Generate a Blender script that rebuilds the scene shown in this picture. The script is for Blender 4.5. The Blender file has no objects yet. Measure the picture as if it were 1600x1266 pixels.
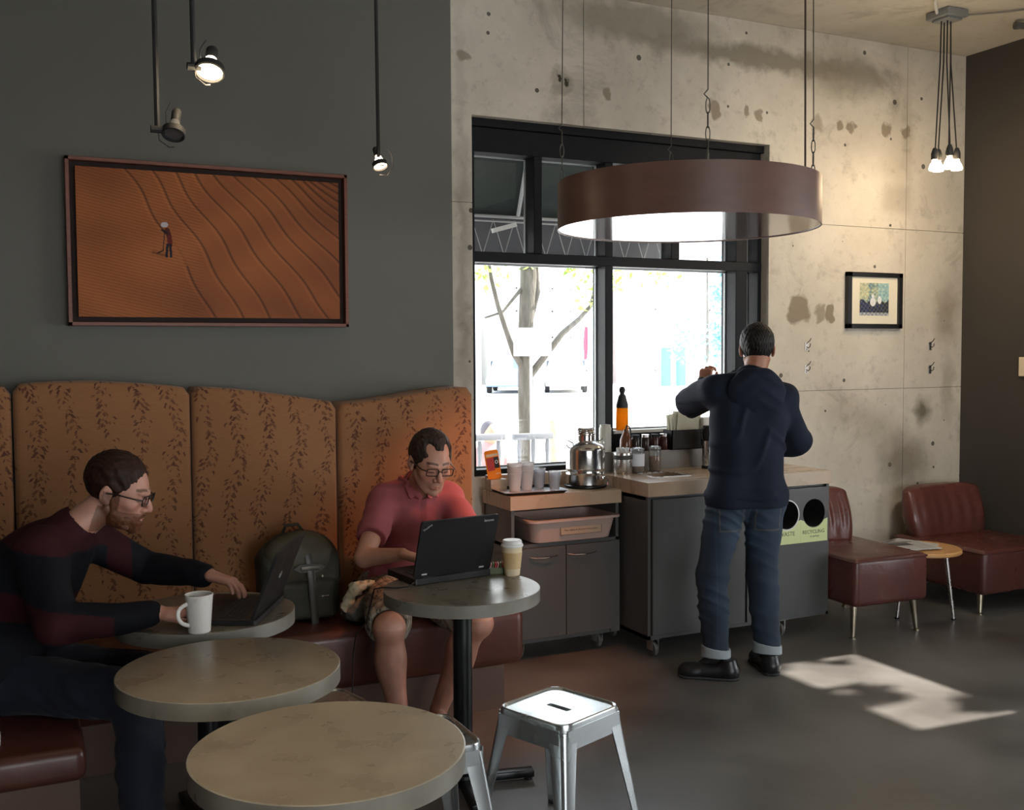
import bpy, bmesh, math, random
import numpy as np
from mathutils import Vector, Matrix, Euler
R = math.radians
PI = math.pi
random.seed(7)
rng = np.random.default_rng(7)
sc = bpy.context.scene
col = sc.collection

# ------------------------------------------------------------ camera
cam_d = bpy.data.cameras.new('camera')
cam_d.sensor_width = 36.0
cam_d.lens = 1622.7 / 1600 * 36.0
cam_d.clip_end = 300
cam = bpy.data.objects.new('camera', cam_d)
col.objects.link(cam)
_yaw, _pit, _rol = 0.447184, 0.050993, -0.005608
_f = Vector((math.sin(_yaw) * math.cos(_pit), math.cos(_yaw) * math.cos(_pit), -math.sin(_pit)))
_r = Vector((math.cos(_yaw), -math.sin(_yaw), 0))
_u = _r.cross(_f)
_rr = _r * math.cos(_rol) + _u * math.sin(_rol)
_uu = -_r * math.sin(_rol) + _u * math.cos(_rol)
M = Matrix((_rr, _uu, -_f)).transposed().to_4x4()
M.translation = (0, 0, 1.62)
cam.matrix_world = M
sc.camera = cam

# ------------------------------------------------------------ light and exposure
sc.view_settings.view_transform = 'Standard'
sc.view_settings.look = 'None'
sc.view_settings.exposure = 0.0
sc.view_settings.gamma = 1.0
sc.view_settings.use_curve_mapping = False
world = bpy.data.worlds.new('world')
sc.world = world
world.use_nodes = True
wn = world.node_tree
wn.nodes.clear()
w_out = wn.nodes.new('ShaderNodeOutputWorld')
w_bg = wn.nodes.new('ShaderNodeBackground')
w_tc = wn.nodes.new('ShaderNodeTexCoord')
w_sep = wn.nodes.new('ShaderNodeSeparateXYZ')
w_rmp = wn.nodes.new('ShaderNodeValToRGB')
wn.links.new(w_tc.outputs['Generated'], w_sep.inputs[0])
wn.links.new(w_sep.outputs['Z'], w_rmp.inputs[0])
w_rmp.color_ramp.elements[0].position = 0.0
w_rmp.color_ramp.elements[0].color = (1.0, 1.0, 1.0, 1)
w_rmp.color_ramp.elements[1].position = 0.8
w_rmp.color_ramp.elements[1].color = (0.72, 0.86, 1.0, 1)
wn.links.new(w_rmp.outputs[0], w_bg.inputs[0])
w_bg.inputs[1].default_value = 5.5
wn.links.new(w_bg.outputs[0], w_out.inputs[0])


def light(name, kind, loc, energy, color, rot=None, target=None, **kw):
    d = bpy.data.lights.new(name, kind)
    d.energy = energy
    d.color = color
    for k, v in kw.items():
        setattr(d, k, v)
    o = bpy.data.objects.new(name, d)
    col.objects.link(o)
    o.location = loc
    if target is not None:
        o.rotation_euler = (Vector(target) - Vector(loc)).to_track_quat('-Z', 'Y').to_euler()
    elif rot is not None:
        o.rotation_euler = rot
    return o


SUN_DIR = Vector((-0.76, 0.05, -0.62)).normalized()
sun = light('sun', 'SUN', (12, 3, 10), 20.0, (1.0, 0.93, 0.82), angle=R(0.8))
sun.rotation_euler = SUN_DIR.to_track_quat('-Z', 'Y').to_euler()
# daylight through the two side windows of the room, plus fill from behind the camera
light('side_window_daylight', 'AREA', (5.9, 1.7, 1.35), 30, (0.93, 0.97, 1.0), target=(0, 2.6, 1.2), shape='RECTANGLE', size=2.6, size_y=2.0)
light('shopfront_fill', 'AREA', (2.8, -2.8, 1.5), 6, (0.95, 0.97, 1.0), target=(2.2, 4, 1.3), shape='RECTANGLE', size=3.0, size_y=2.0)  # added general fill, standing for an unseen shopfront
# the warm downlight in the underside of the drum pendant
light('drum_downlight', 'SPOT', (2.47, 3.80, 2.125), 70, (1.0, 0.36, 0.17), target=(2.02, 4.45, 0.55), spot_size=R(62), spot_blend=0.7, shadow_soft_size=0.03)
# ceiling lamps of the room outside the frame
light('ceiling_spot_front', 'SPOT', (0.35, 1.5, 3.2), 165, (1.0, 0.82, 0.60), target=(0.55, 2.25, 0.75), spot_size=R(34), spot_blend=0.9, shadow_soft_size=0.06)
light('ceiling_spot_wall', 'SPOT', (4.3, 2.6, 3.2), 118, (1.0, 0.88, 0.72), target=(4.9, 5.2, 2.0), spot_size=R(80), spot_blend=1.0, shadow_soft_size=0.08)

# ------------------------------------------------------------ helpers: materials


def principled(name):
    m = bpy.data.materials.new(name)
    m.use_nodes = True
    nt = m.node_tree
    b = nt.nodes['Principled BSDF']
    return m, nt, b


def mat(name, c, rough=0.6, metal=0.0, c2=None, scale=8.0, detail=4.0, bump=0.0, bscale=40.0, rvar=0.0, stretch=None, coat=0.0, spec=None, sheen=0.0, trans=0.0, alpha=1.0, emit=None, estr=0.0, lo=0.35, hi=0.65, bdist=0.01, dist=0.0):
    m, nt, b = principled(name)
    b.inputs['Base Color'].default_value = (*c, 1)
    b.inputs['Roughness'].default_value = rough
    b.inputs['Metallic'].default_value = metal
    if coat:
        b.inputs['Coat Weight'].default_value = coat
        b.inputs['Coat Roughness'].default_value = 0.12
    if spec is not None:
        b.inputs['Specular IOR Level'].default_value = spec
    if sheen:
        b.inputs['Sheen Weight'].default_value = sheen
    if trans:
        b.inputs['Transmission Weight'].default_value = trans
    if alpha < 1:
        b.inputs['Alpha'].default_value = alpha
    if emit:
        b.inputs['Emission Color'].default_value = (*emit, 1)
        b.inputs['Emission Strength'].default_value = estr
    tc = nt.nodes.new('ShaderNodeTexCoord')
    mp = nt.nodes.new('ShaderNodeMapping')
    nt.links.new(tc.outputs['Object'], mp.inputs[0])
    if stretch:
        mp.inputs['Scale'].default_value = stretch
    if c2 is not None or rvar:
        n = nt.nodes.new('ShaderNodeTexNoise')
        n.inputs['Scale'].default_value = scale
        n.inputs['Detail'].default_value = detail
        n.inputs['Distortion'].default_value = dist
        nt.links.new(mp.outputs[0], n.inputs['Vector'])
        if c2 is not None:
            r = nt.nodes.new('ShaderNodeValToRGB')
            r.color_ramp.elements[0].position = lo
            r.color_ramp.elements[1].position = hi
            r.color_ramp.elements[0].color = (*c, 1)
            r.color_ramp.elements[1].color = (*c2, 1)
            nt.links.new(n.outputs['Fac'], r.inputs[0])
            nt.links.new(r.outputs[0], b.inputs['Base Color'])
        if rvar:
            mr = nt.nodes.new('ShaderNodeMapRange')
            mr.inputs['To Min'].default_value = max(rough - rvar, 0.02)
            mr.inputs['To Max'].default_value = min(rough + rvar, 1)
            mr.inputs['From Min'].default_value = 0.3
            mr.inputs['From Max'].default_value = 0.7
            nt.links.new(n.outputs['Fac'], mr.inputs[0])
            nt.links.new(mr.outputs[0], b.inputs['Roughness'])
    if bump:
        n2 = nt.nodes.new('ShaderNodeTexNoise')
        n2.inputs['Scale'].default_value = bscale
        n2.inputs['Detail'].default_value = 3
        nt.links.new(mp.outputs[0], n2.inputs['Vector'])
        bp = nt.nodes.new('ShaderNodeBump')
        bp.inputs['Strength'].default_value = bump
        bp.inputs['Distance'].default_value = bdist
        nt.links.new(n2.outputs['Fac'], bp.inputs['Height'])
        nt.links.new(bp.outputs[0], b.inputs['Normal'])
    return m


def attr_mat(name, rough=0.6, bump=0.0, bscale=60, bdist=0.004, sheen=0.0, sss=0.0, spec=None, metal=0.0):
    m, nt, b = principled(name)
    a = nt.nodes.new('ShaderNodeAttribute')
    a.attribute_name = 'Col'
    nt.links.new(a.outputs['Color'], b.inputs['Base Color'])
    b.inputs['Roughness'].default_value = rough
    b.inputs['Metallic'].default_value = metal
    if sheen:
        b.inputs['Sheen Weight'].default_value = sheen
    if sss:
        b.inputs['Subsurface Weight'].default_value = sss
        b.inputs['Subsurface Radius'].default_value = (0.02, 0.008, 0.004)
        b.inputs['Subsurface Scale'].default_value = 0.3
    if spec is not None:
        b.inputs['Specular IOR Level'].default_value = spec
    if bump:
        tc = nt.nodes.new('ShaderNodeTexCoord')
        n2 = nt.nodes.new('ShaderNodeTexNoise')
        n2.inputs['Scale'].default_value = bscale
        n2.inputs['Detail'].default_value = 3
        nt.links.new(tc.outputs['Object'], n2.inputs['Vector'])
        bp = nt.nodes.new('ShaderNodeBump')
        bp.inputs['Strength'].default_value = bump
        bp.inputs['Distance'].default_value = bdist
        nt.links.new(n2.outputs['Fac'], bp.inputs['Height'])
        nt.links.new(bp.outputs[0], b.inputs['Normal'])
    return m


def backlit_mat(name, c, t=0.5, c2=None):
    """thin paper or plastic: part diffuse, part translucent"""
    m = bpy.data.materials.new(name)
    m.use_nodes = True
    nt = m.node_tree
    nt.nodes.clear()
    out = nt.nodes.new('ShaderNodeOutputMaterial')
    d = nt.nodes.new('ShaderNodeBsdfDiffuse')
    d.inputs[0].default_value = (*c, 1)
    tr_ = nt.nodes.new('ShaderNodeBsdfTranslucent')
    tr_.inputs[0].default_value = (*(c2 or c), 1)
    mx = nt.nodes.new('ShaderNodeMixShader')
    mx.inputs[0].default_value = t
    nt.links.new(d.outputs[0], mx.inputs[1])
    nt.links.new(tr_.outputs[0], mx.inputs[2])
    nt.links.new(mx.outputs[0], out.inputs[0])
    return m


def glass_mat(name, tint=(1, 1, 1), refl=0.10, rough=0.02, body=0.0, body_c=(0.8, 0.8, 0.8)):
    """clear sheet glass: transparent, fresnel gloss on top, optionally part milky"""
    m = bpy.data.materials.new(name)
    m.use_nodes = True
    nt = m.node_tree
    nt.nodes.clear()
    out = nt.nodes.new('ShaderNodeOutputMaterial')
    t = nt.nodes.new('ShaderNodeBsdfTransparent')
    t.inputs[0].default_value = (*tint, 1)
    g = nt.nodes.new('ShaderNodeBsdfGlossy')
    g.inputs['Roughness'].default_value = rough
    fr = nt.nodes.new('ShaderNodeFresnel')
    fr.inputs[0].default_value = 1.4
    mul = nt.nodes.new('ShaderNodeMath')
    mul.operation = 'MULTIPLY_ADD'
    mul.inputs[1].default_value = 0.7
    mul.inputs[2].default_value = refl * 0.1
    mul.use_clamp = True
    nt.links.new(fr.outputs[0], mul.inputs[0])
    mx = nt.nodes.new('ShaderNodeMixShader')
    nt.links.new(mul.outputs[0], mx.inputs[0])
    last = t
    if body:
        d = nt.nodes.new('ShaderNodeBsdfDiffuse')
        d.inputs[0].default_value = (*body_c, 1)
        m2 = nt.nodes.new('ShaderNodeMixShader')
        m2.inputs[0].default_value = body
        nt.links.new(t.outputs[0], m2.inputs[1])
        nt.links.new(d.outputs[0], m2.inputs[2])
        last = m2
    nt.links.new(last.outputs[0], mx.inputs[1])
    nt.links.new(g.outputs[0], mx.inputs[2])
    nt.links.new(mx.outputs[0], out.inputs[0])
    return m


def concrete_mat(name, base, dark, light_, stains, seams=0.0, pits=True, scale=1.0, blot=0.5):
    m, nt, b = principled(name)
    N, L = nt.nodes, nt.links
    b.inputs['Roughness'].default_value = 0.85
    b.inputs['Specular IOR Level'].default_value = 0.25
    geo = N.new('ShaderNodeNewGeometry')
    pos = geo.outputs['Position']

    def noise(s, det=5, rough=0.6, dist=0.0):
        n = N.new('ShaderNodeTexNoise')
        n.inputs['Scale'].default_value = s * scale
        n.inputs['Detail'].default_value = det
        n.inputs['Roughness'].default_value = rough
        n.inputs['Distortion'].default_value = dist
        L.new(pos, n.inputs['Vector'])
        return n.outputs['Fac']

    def ramp(v, a, b_):
        r = N.new('ShaderNodeMapRange')
        r.inputs['From Min'].default_value = a
        r.inputs['From Max'].default_value = b_
        L.new(v, r.inputs[0])
        return r.outputs[0]

    def mix(f, a, c, k=1.0):
        x = N.new('ShaderNodeMixRGB')
        if k != 1.0:
            mm = N.new('ShaderNodeMath')
            mm.operation = 'MULTIPLY'
            mm.inputs[1].default_value = k
            L.new(f, mm.inputs[0])
            f = mm.outputs[0]
        L.new(f, x.inputs[0])
        if isinstance(a, tuple):
            x.inputs[1].default_value = (*a, 1)
        else:
            L.new(a, x.inputs[1])
        if isinstance(c, tuple):
            x.inputs[2].default_value = (*c, 1)
        else:
            L.new(c, x.inputs[2])
        return x.outputs[0]
    c = mix(ramp(noise(0.9, 6, 0.65), 0.38, 0.66), base, light_)
    c = mix(ramp(noise(2.2, 8, 0.7, 0.6), 0.56, 0.70), c, dark, blot)
    c = mix(ramp(noise(14, 6, 0.7), 0.55, 0.75), c, dark, 0.35)
    height = noise(6, 6, 0.6)
    if pits:
        v = N.new('ShaderNodeTexVoronoi')
        v.inputs['Scale'].default_value = 7.5 * scale
        v.inputs['Randomness'].default_value = 1.0
        L.new(pos, v.inputs['Vector'])
        sz = N.new('ShaderNodeSeparateColor')
        L.new(v.outputs['Color'], sz.inputs[0])
        th = N.new('ShaderNodeMath')
        th.operation = 'MULTIPLY_ADD'
        th.inputs[1].default_value = 0.22
        th.inputs[2].default_value = -0.08
        L.new(sz.outputs[0], th.inputs[0])
        lt = N.new('ShaderNodeMath')
        lt.operation = 'LESS_THAN'
        L.new(v.outputs['Distance'], lt.inputs[0])
        L.new(th.outputs[0], lt.inputs[1])
        c = mix(lt.outputs[0], c, (dark[0] * 0.3, dark[1] * 0.3, dark[2] * 0.3), 0.85)
        sub = N.new('ShaderNodeMath')
        sub.operation = 'SUBTRACT'
        L.new(height, sub.inputs[0])
        L.new(lt.outputs[0], sub.inputs[1])
        height = sub.outputs[0]
    if stains:
        wob = N.new('ShaderNodeTexNoise')
        wob.inputs['Scale'].default_value = 9
        wob.inputs['Detail'].default_value = 5
        L.new(pos, wob.inputs['Vector'])
        off = N.new('ShaderNodeVectorMath')
        off.operation = 'MULTIPLY_ADD'
        off.inputs[1].default_value = (0.16, 0.0, 0.16)
        off.inputs[2].default_value = (-0.08, 0.0, -0.08)
        L.new(wob.outputs['Color'], off.inputs[0])
        pw = N.new('ShaderNodeVectorMath')
        L.new(pos, pw.inputs[0])
        L.new(off.outputs[0], pw.inputs[1])
        for (x, z, rx, rz, k, cc, soft) in stains:
            mp = N.new('ShaderNodeVectorMath')
            mp.operation = 'SUBTRACT'
            L.new(pw.outputs[0], mp.inputs[0])
            mp.inputs[1].default_value = (x, 0, z)
            ms = N.new('ShaderNodeVectorMath')
            ms.operation = 'MULTIPLY'
            ms.inputs[1].default_value = (1 / rx, 0, 1 / rz)
            L.new(mp.outputs[0], ms.inputs[0])
            ln = N.new('ShaderNodeVectorMath')
            ln.operation = 'LENGTH'
            L.new(ms.outputs[0], ln.inputs[0])
            r = N.new('ShaderNodeMapRange')
            r.inputs['From Min'].default_value = 1.0
            r.inputs['From Max'].default_value = 1.0 - soft
            L.new(ln.outputs['Value'], r.inputs[0])
            c = mix(r.outputs[0], c, cc, k)
    L.new(c, b.inputs['Base Color'])
    bp = N.new('ShaderNodeBump')
    bp.inputs['Strength'].default_value = 0.35
    bp.inputs['Distance'].default_value = 0.01
    L.new(height, bp.inputs['Height'])
    L.new(bp.outputs[0], b.inputs['Normal'])
    return m


# ------------------------------------------------------------ helpers: objects
def tag(o, label=None, cat=None, group=None, kind=None):
    if label:
        o['label'] = label
    if cat:
        o['category'] = cat
    if group:
        o['group'] = group
    if kind:
        o['kind'] = kind
    return o


def empty(name, loc, rz=0.0, label=None, cat=None, group=None):
    o = bpy.data.objects.new(name, None)
    col.objects.link(o)
    o.location = loc
    o.rotation_euler = (0, 0, rz)
    o.empty_display_size = 0.05
    return tag(o, label, cat, group)


def copy_tree(o, parent=None):
    c = o.copy()
    col.objects.link(c)
    if parent is not None:
        c.parent = parent
    for ch in list(o.children):
        copy_tree(ch, c)
    return c


class MB:
    """collects shapes in one bmesh"""

    def __init__(s):
        s.bm = bmesh.new()

    def _xf(s, vs, m):
        if m is not None:
            for v in vs:
                v.co = m @ v.co

    def box(s, x0, x1, y0, y1, z0, z1, bev=0.0, seg=2, m=None):
        g = bmesh.ops.create_cube(s.bm, size=1)
        vs = g['verts']
        for v in vs:
            v.co = Vector(((x0 + x1) / 2 + v.co.x * (x1 - x0), (y0 + y1) / 2 + v.co.y * (y1 - y0), (z0 + z1) / 2 + v.co.z * (z1 - z0)))
        if bev:
            es = list({e for v in vs for e in v.link_edges})
            before = set(s.bm.verts)
            res = bmesh.ops.bevel(s.bm, geom=es, offset=bev, segments=seg, profile=0.5, affect='EDGES')
            vs = list({v for f in res['faces'] for v in f.verts} | {v for v in vs if v.is_valid})
            # collect the whole island
            todo, seen = list(vs), set(vs)
            while todo:
                v = todo.pop()
                for e in v.link_edges:
                    w = e.other_vert(v)
                    if w not in seen:
                        seen.add(w)
                        todo.append(w)
            vs = list(seen)
        s._xf(vs, m)
        return s

    def lathe(s, prof, n=32, c=(0, 0, 0), m=None, cap=True):
        rings = []
        allv = []
        for (r, z) in prof:
            ring = [s.bm.verts.new((c[0] + r * math.cos(2 * PI * i / n), c[1] + r * math.sin(2 * PI * i / n), c[2] + z)) for i in range(n)]
            rings.append(ring)
            allv += ring
        for a, b in zip(rings, rings[1:]):
            for i in range(n):
                j = (i + 1) % n
                s.bm.faces.new((a[i], a[j], b[j], b[i]))
        if cap:
            if prof[0][0] > 1e-4:
                s.bm.faces.new(list(reversed(rings[0])))
            if prof[-1][0] > 1e-4:
                s.bm.faces.new(rings[-1])
        s._xf(allv, m)
        return s

    def tube(s, pts, r, n=10, closed=False, r2=None, cap=True, flat=1.0, up=None):
        pts = [Vector(p) for p in pts]
        k = len(pts)
        rings = []
        prev = None
        for i, p in enumerate(pts):
            if closed:
                t = pts[(i + 1) % k] - pts[i - 1]
            else:
                t = pts[min(i + 1, k - 1)] - pts[max(i - 1, 0)]
            t.normalize()
            if prev is None:
                ref = Vector(up) if up else (Vector((0, 0, 1)) if abs(t.z) < 0.9 else Vector((1, 0, 0)))
                a = (ref - t * ref.dot(t)).normalized()
            else:
                a = (prev - t * prev.dot(t)).normalized()
            prev = a
            b = t.cross(a)
            rad = r if r2 is None else r + (r2 - r) * i / (k - 1)
            if isinstance(r, (list, tuple)):
                rad = r[i]
            rings.append([s.bm.verts.new(p + a * rad * flat * math.cos(2 * PI * j / n) + b * rad * math.sin(2 * PI * j / n)) for j in range(n)])
        rng_ = range(k if closed else k - 1)
        for i in rng_:
            A, B = rings[i], rings[(i + 1) % k]
            for j in range(n):
                q = (j + 1) % n
                s.bm.faces.new((A[j], A[q], B[q], B[j]))
        if cap and not closed:
            s.bm.faces.new(list(reversed(rings[0])))
            s.bm.faces.new(rings[-1])
        return s

    def prism(s, poly, h0, h1, m=None):
        a = [s.bm.verts.new((x, y, h0)) for x, y in poly]
        b = [s.bm.verts.new((x, y, h1)) for x, y in poly]
        n = len(poly)
        s.bm.faces.new(list(reversed(a)))
        s.bm.faces.new(b)
        for i in range(n):
            j = (i + 1) % n
            s.bm.faces.new((a[i], a[j], b[j], b[i]))
        s._xf(a + b, m)
        return s

    def sphere(s, c, r, sx=1, sy=1, sz=1, u=16, v=10):
        g = bmesh.ops.create_uvsphere(s.bm, u_segments=u, v_segments=v, radius=r)
        for q in g['verts']:
            q.co = Vector((c[0] + q.co.x * sx, c[1] + q.co.y * sy, c[2] + q.co.z * sz))
        return s

    def quad(s, a, b, c, d):
        s.bm.faces.new([s.bm.verts.new(p) for p in (a, b, c, d)])
        return s

    def build(s, name, m, parent=None, smooth=True, angle=35, loc=None):
        bmesh.ops.recalc_face_normals(s.bm, faces=s.bm.faces)
        me = bpy.data.meshes.new(name)
        if smooth:
            for f in s.bm.faces:
                f.smooth = True
            for e in s.bm.edges:
                if len(e.link_faces) == 2 and e.calc_face_angle(0) > R(angle):
                    e.smooth = False
        s.bm.to_mesh(me)
        s.bm.free()
        me.materials.append(m)
        o = bpy.data.objects.new(name, me)
        col.objects.link(o)
        if parent is not None:
            o.parent = parent
        if loc is not None:
            o.location = loc
        return o


def struct(name, mb, m, parent=None, **kw):
    o = mb.build(name, m, parent, **kw)
    if parent is None:
        o['kind'] = 'structure'
    return o


def rrect(w, d, r, n=6, cx=0, cy=0):
    """rounded rectangle polygon"""
    p = []
    for (sx, sy, a0) in ((1, 1, 0), (-1, 1, 90), (-1, -1, 180), (1, -1, 270)):
        for i in range(n + 1):
            a = R(a0 + 90 * i / n)
            p.append((cx + sx * (w / 2 - r) + r * math.cos(a), cy + sy * (d / 2 - r) + r * math.sin(a)))
    return p


def loft(mb, sections, m=None, cap0=True, cap1=True):
    """sections: list of (poly, z)"""
    rings = []
    al = []
    for poly, z in sections:
        ring = [mb.bm.verts.new((x, y, z)) for x, y in poly]
        rings.append(ring)
        al += ring
    n = len(rings[0])
    for a, b in zip(rings, rings[1:]):
        for i in range(n):
            j = (i + 1) % n
            mb.bm.faces.new((a[i], a[j], b[j], b[i]))
    if cap0:
        mb.bm.faces.new(list(reversed(rings[0])))
    if cap1:
        mb.bm.faces.new(rings[-1])
    mb._xf(al, m)
    return mb


def text(name, s, size, m, parent, loc, rot, depth=0.0006, align='CENTER'):
    cu = bpy.data.curves.new(name, 'FONT')
    cu.body = s
    cu.size = size
    cu.extrude = depth
    cu.align_x = align
    cu.align_y = 'CENTER'
    cu.resolution_u = 2
    tmp = bpy.data.objects.new(name + '_curve', cu)
    col.objects.link(tmp)
    dg = bpy.context.evaluated_depsgraph_get()
    me = bpy.data.meshes.new_from_object(tmp.evaluated_get(dg))
    bpy.data.objects.remove(tmp)
    me.materials.clear()
    me.materials.append(m)
    o = bpy.data.objects.new(name, me)
    col.objects.link(o)
    o.parent = parent
    o.location = loc
    o.rotation_euler = rot
    return o


# ------------------------------------------------------------ helpers: signed-distance sculpting
def V(*a):
    return np.array(a, dtype=np.float64)


def cap(a, b, ra, rb, flat=None, fs=1.0):
    a, b = np.array(a, np.float32), np.array(b, np.float32)
    ba = b - a
    bb = max(float(ba @ ba), 1e-9)
    nf = None if flat is None else (np.array(flat, float) / np.linalg.norm(flat)).astype(np.float32)

    def f(P):
        pa = P - a
        h = np.clip(pa @ ba / bb, 0, 1)
        q = pa - h[:, None] * ba
        if nf is not None:
            q = q + (q @ nf)[:, None] * nf * (1 / fs - 1)
            return (np.sqrt((q * q).sum(1)) - (ra + (rb - ra) * h)) * min(fs, 1.0) ** 0.5
        return np.sqrt((q * q).sum(1)) - (ra + (rb - ra) * h)
    return f


def ell(c, r, rot=None):
    c, r = np.array(c, np.float32), np.array(r, np.float32)
    Rm = None if rot is None else np.array(rot, np.float32)

    def f(P):
        q = P - c
        if Rm is not None:
            q = q @ Rm          # columns of Rm = local axes
        k0 = np.sqrt(((q / r) ** 2).sum(1))
        k1 = np.sqrt(((q / (r * r)) ** 2).sum(1))
        return k0 * (k0 - 1) / np.maximum(k1, 1e-6)
    return f


def rbox(c, h, rad, rot=None):
    c, h = np.array(c, np.float32), np.array(h, np.float32)
    Rm = None if rot is None else np.array(rot, np.float32)

    def f(P):
        q = P - c
        if Rm is not None:
            q = q @ Rm
        q = np.abs(q) - (h - rad)
        return np.sqrt((np.maximum(q, 0) ** 2).sum(1)) + np.minimum(q.max(1), 0) - rad
    return f


def plane(p, n):
    p, n = np.array(p, np.float32), np.array(n, np.float32)
    n = n / np.linalg.norm(n)

    def f(P):
        return (P - p) @ n
    return f


def chain(pts, rs, **kw):
    return [cap(pts[i], pts[i + 1], rs[i], rs[i + 1], **kw) for i in range(len(pts) - 1)]


def evaluate(ops, P):
    D = None
    for op in ops:
        kind, fn, k = op
        d = fn(P)
        if D is None:
            D = d
        elif kind == 'u':
            if k:
                h = np.clip(0.5 + 0.5 * (D - d) / k, 0, 1)
                D = D + (d - D) * h - k * h * (1 - h)
            else:
                D = np.minimum(D, d)
        elif kind == 's':
            d = -d
            if k:
                h = np.clip(0.5 - 0.5 * (D - d) / k, 0, 1)
                D = D + (d - D) * h + k * h * (1 - h)
            else:
                D = np.maximum(D, d)
        elif kind == 'i':
            D = np.maximum(D, d)
        elif kind == 'n':
            D = D + d
    return D


def xform(ops, Rm, t, sc_=1.0):
    """run local ops in a frame: columns of Rm are the local axes in the world"""
    Rm = np.array(Rm, np.float32)
    t = np.array(t, np.float32)

    def wrap(fn):
        return lambda P: fn(((P - t) @ Rm) / sc_) * sc_
    return [(a, wrap(f), k * sc_) for a, f, k in ops]


def axes_of(lo, hi, step, fine=None):
    """coordinate list; FINE: (lo, hi, step) interval with its own step"""
    x = [lo]
    while x[-1] < hi:
        st = step
        if fine and fine[0] <= x[-1] < fine[1]:
            st = fine[2]
        x.append(x[-1] + st)
    return np.array(x)


def sdf_mesh(name, ops, lo, hi, step, m, parent=None, color=None, fine=None, bs=4):
    ax = [axes_of(lo[i], hi[i], step, fine[i] if fine else None) for i in range(3)]
    for i in range(3):
        pad = (-len(ax[i])) % bs
        if pad:
            ax[i] = np.concatenate([ax[i], ax[i][-1] + step * np.arange(1, pad + 1)])
    n = [len(a) for a in ax]
    nb = [k // bs for k in n]
    cs = [a.reshape(-1, bs).mean(1) for a in ax]
    ext = [np.ptp(a.reshape(-1, bs), axis=1) / 2 for a in ax]
    G = np.stack(np.meshgrid(*cs, indexing='ij'), -1).reshape(-1, 3).astype(np.float32)
    E = np.stack(np.meshgrid(*ext, indexing='ij'), -1).reshape(-1, 3)
    hd = np.sqrt((E ** 2).sum(1))
    dc = evaluate(ops, G)
    act = np.abs(dc) < hd * 1.35 + 0.014
    D = np.where(dc > 0, 1.0, -1.0).astype(np.float32)
    D = np.repeat(np.repeat(np.repeat(D.reshape(nb), bs, 0), bs, 1), bs, 2)
    bi = np.argwhere(act.reshape(nb))
    o = np.arange(bs)
    OI = np.stack(np.meshgrid(o, o, o, indexing='ij'), -1).reshape(-1, 3)
    CH = 3000
    for s in range(0, len(bi), CH):
        I = (bi[s:s + CH, None, :] * bs + OI[None]).reshape(-1, 3)
        P = np.stack([ax[0][I[:, 0]], ax[1][I[:, 1]], ax[2][I[:, 2]]], -1).astype(np.float32)
        D[I[:, 0], I[:, 1], I[:, 2]] = evaluate(ops, P)
    ins = D < 0
    c = np.zeros([k - 1 for k in n], np.int8)
    for dx in (0, 1):
        for dy in (0, 1):
            for dz in (0, 1):
                c += ins[dx:n[0] - 1 + dx, dy:n[1] - 1 + dy, dz:n[2] - 1 + dz]
    cells = np.argwhere((c > 0) & (c < 8))
    idx = -np.ones(c.shape, np.int32)
    idx[cells[:, 0], cells[:, 1], cells[:, 2]] = np.arange(len(cells))
    corners = [(dx, dy, dz) for dx in (0, 1) for dy in (0, 1) for dz in (0, 1)]
    acc = np.zeros((len(cells), 3))
    cnt = np.zeros(len(cells))
    cv = {}
    for q in corners:
        I = cells + np.array(q)
        cv[q] = (D[I[:, 0], I[:, 1], I[:, 2]].astype(float), np.stack([ax[0][I[:, 0]], ax[1][I[:, 1]], ax[2][I[:, 2]]], -1))
    for q in corners:
        for a in range(3):
            if q[a] == 0:
                w = list(q)
                w[a] = 1
                d0, p0 = cv[q]
                d1, p1 = cv[tuple(w)]
                ok = (d0 < 0) != (d1 < 0)
                t = np.where(ok, d0 / np.where(ok, d0 - d1, 1), 0)
                acc += np.where(ok[:, None], p0 + (p1 - p0) * t[:, None], 0)
                cnt += ok
    verts = acc / cnt[:, None]
    quads = []
    for a in range(3):
        b_, c_ = (a + 1) % 3, (a + 2) % 3
        s0 = [slice(None)] * 3
        s1 = [slice(None)] * 3
        s0[a] = slice(0, n[a] - 1)
        s1[a] = slice(1, n[a])
        A, B = ins[tuple(s0)], ins[tuple(s1)]
        ch = A != B
        E_ = np.argwhere(ch)
        flip = A[E_[:, 0], E_[:, 1], E_[:, 2]]
        good = (E_[:, b_] > 0) & (E_[:, c_] > 0) & (E_[:, b_] < n[b_] - 1) & (E_[:, c_] < n[c_] - 1)
        E_, flip = E_[good], flip[good]
        eb = np.zeros(3, int)
        eb[b_] = 1
        ec = np.zeros(3, int)
        ec[c_] = 1
        q = [idx[tuple((E_ - v).T)] for v in (eb * 0, eb, eb + ec, ec)]
        Q = np.stack(q, 1)
        Q[~flip] = Q[~flip][:, ::-1]
        quads.append(Q)
    Q = np.concatenate(quads)
    Q = Q[(Q >= 0).all(1)]
    me = bpy.data.meshes.new(name)
    me.vertices.add(len(verts))
    me.vertices.foreach_set('co', verts.astype(np.float32).ravel())
    me.loops.add(len(Q) * 4)
    me.loops.foreach_set('vertex_index', Q.astype(np.int32).ravel())
    me.polygons.add(len(Q))
    me.polygons.foreach_set('loop_start', np.arange(0, len(Q) * 4, 4, dtype=np.int32))
    me.update(calc_edges=True)
    me.validate()
    me.polygons.foreach_set('use_smooth', np.ones(len(me.polygons), bool))
    if color is not None:
        a = me.color_attributes.new('Col', 'FLOAT_COLOR', 'POINT')
        C = np.ones((len(verts), 4), np.float32)
        C[:, :3] = color(verts)
        a.data.foreach_set('color', C.ravel())
    me.materials.append(m)
    o = bpy.data.objects.new(name, me)
    col.objects.link(o)
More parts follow.
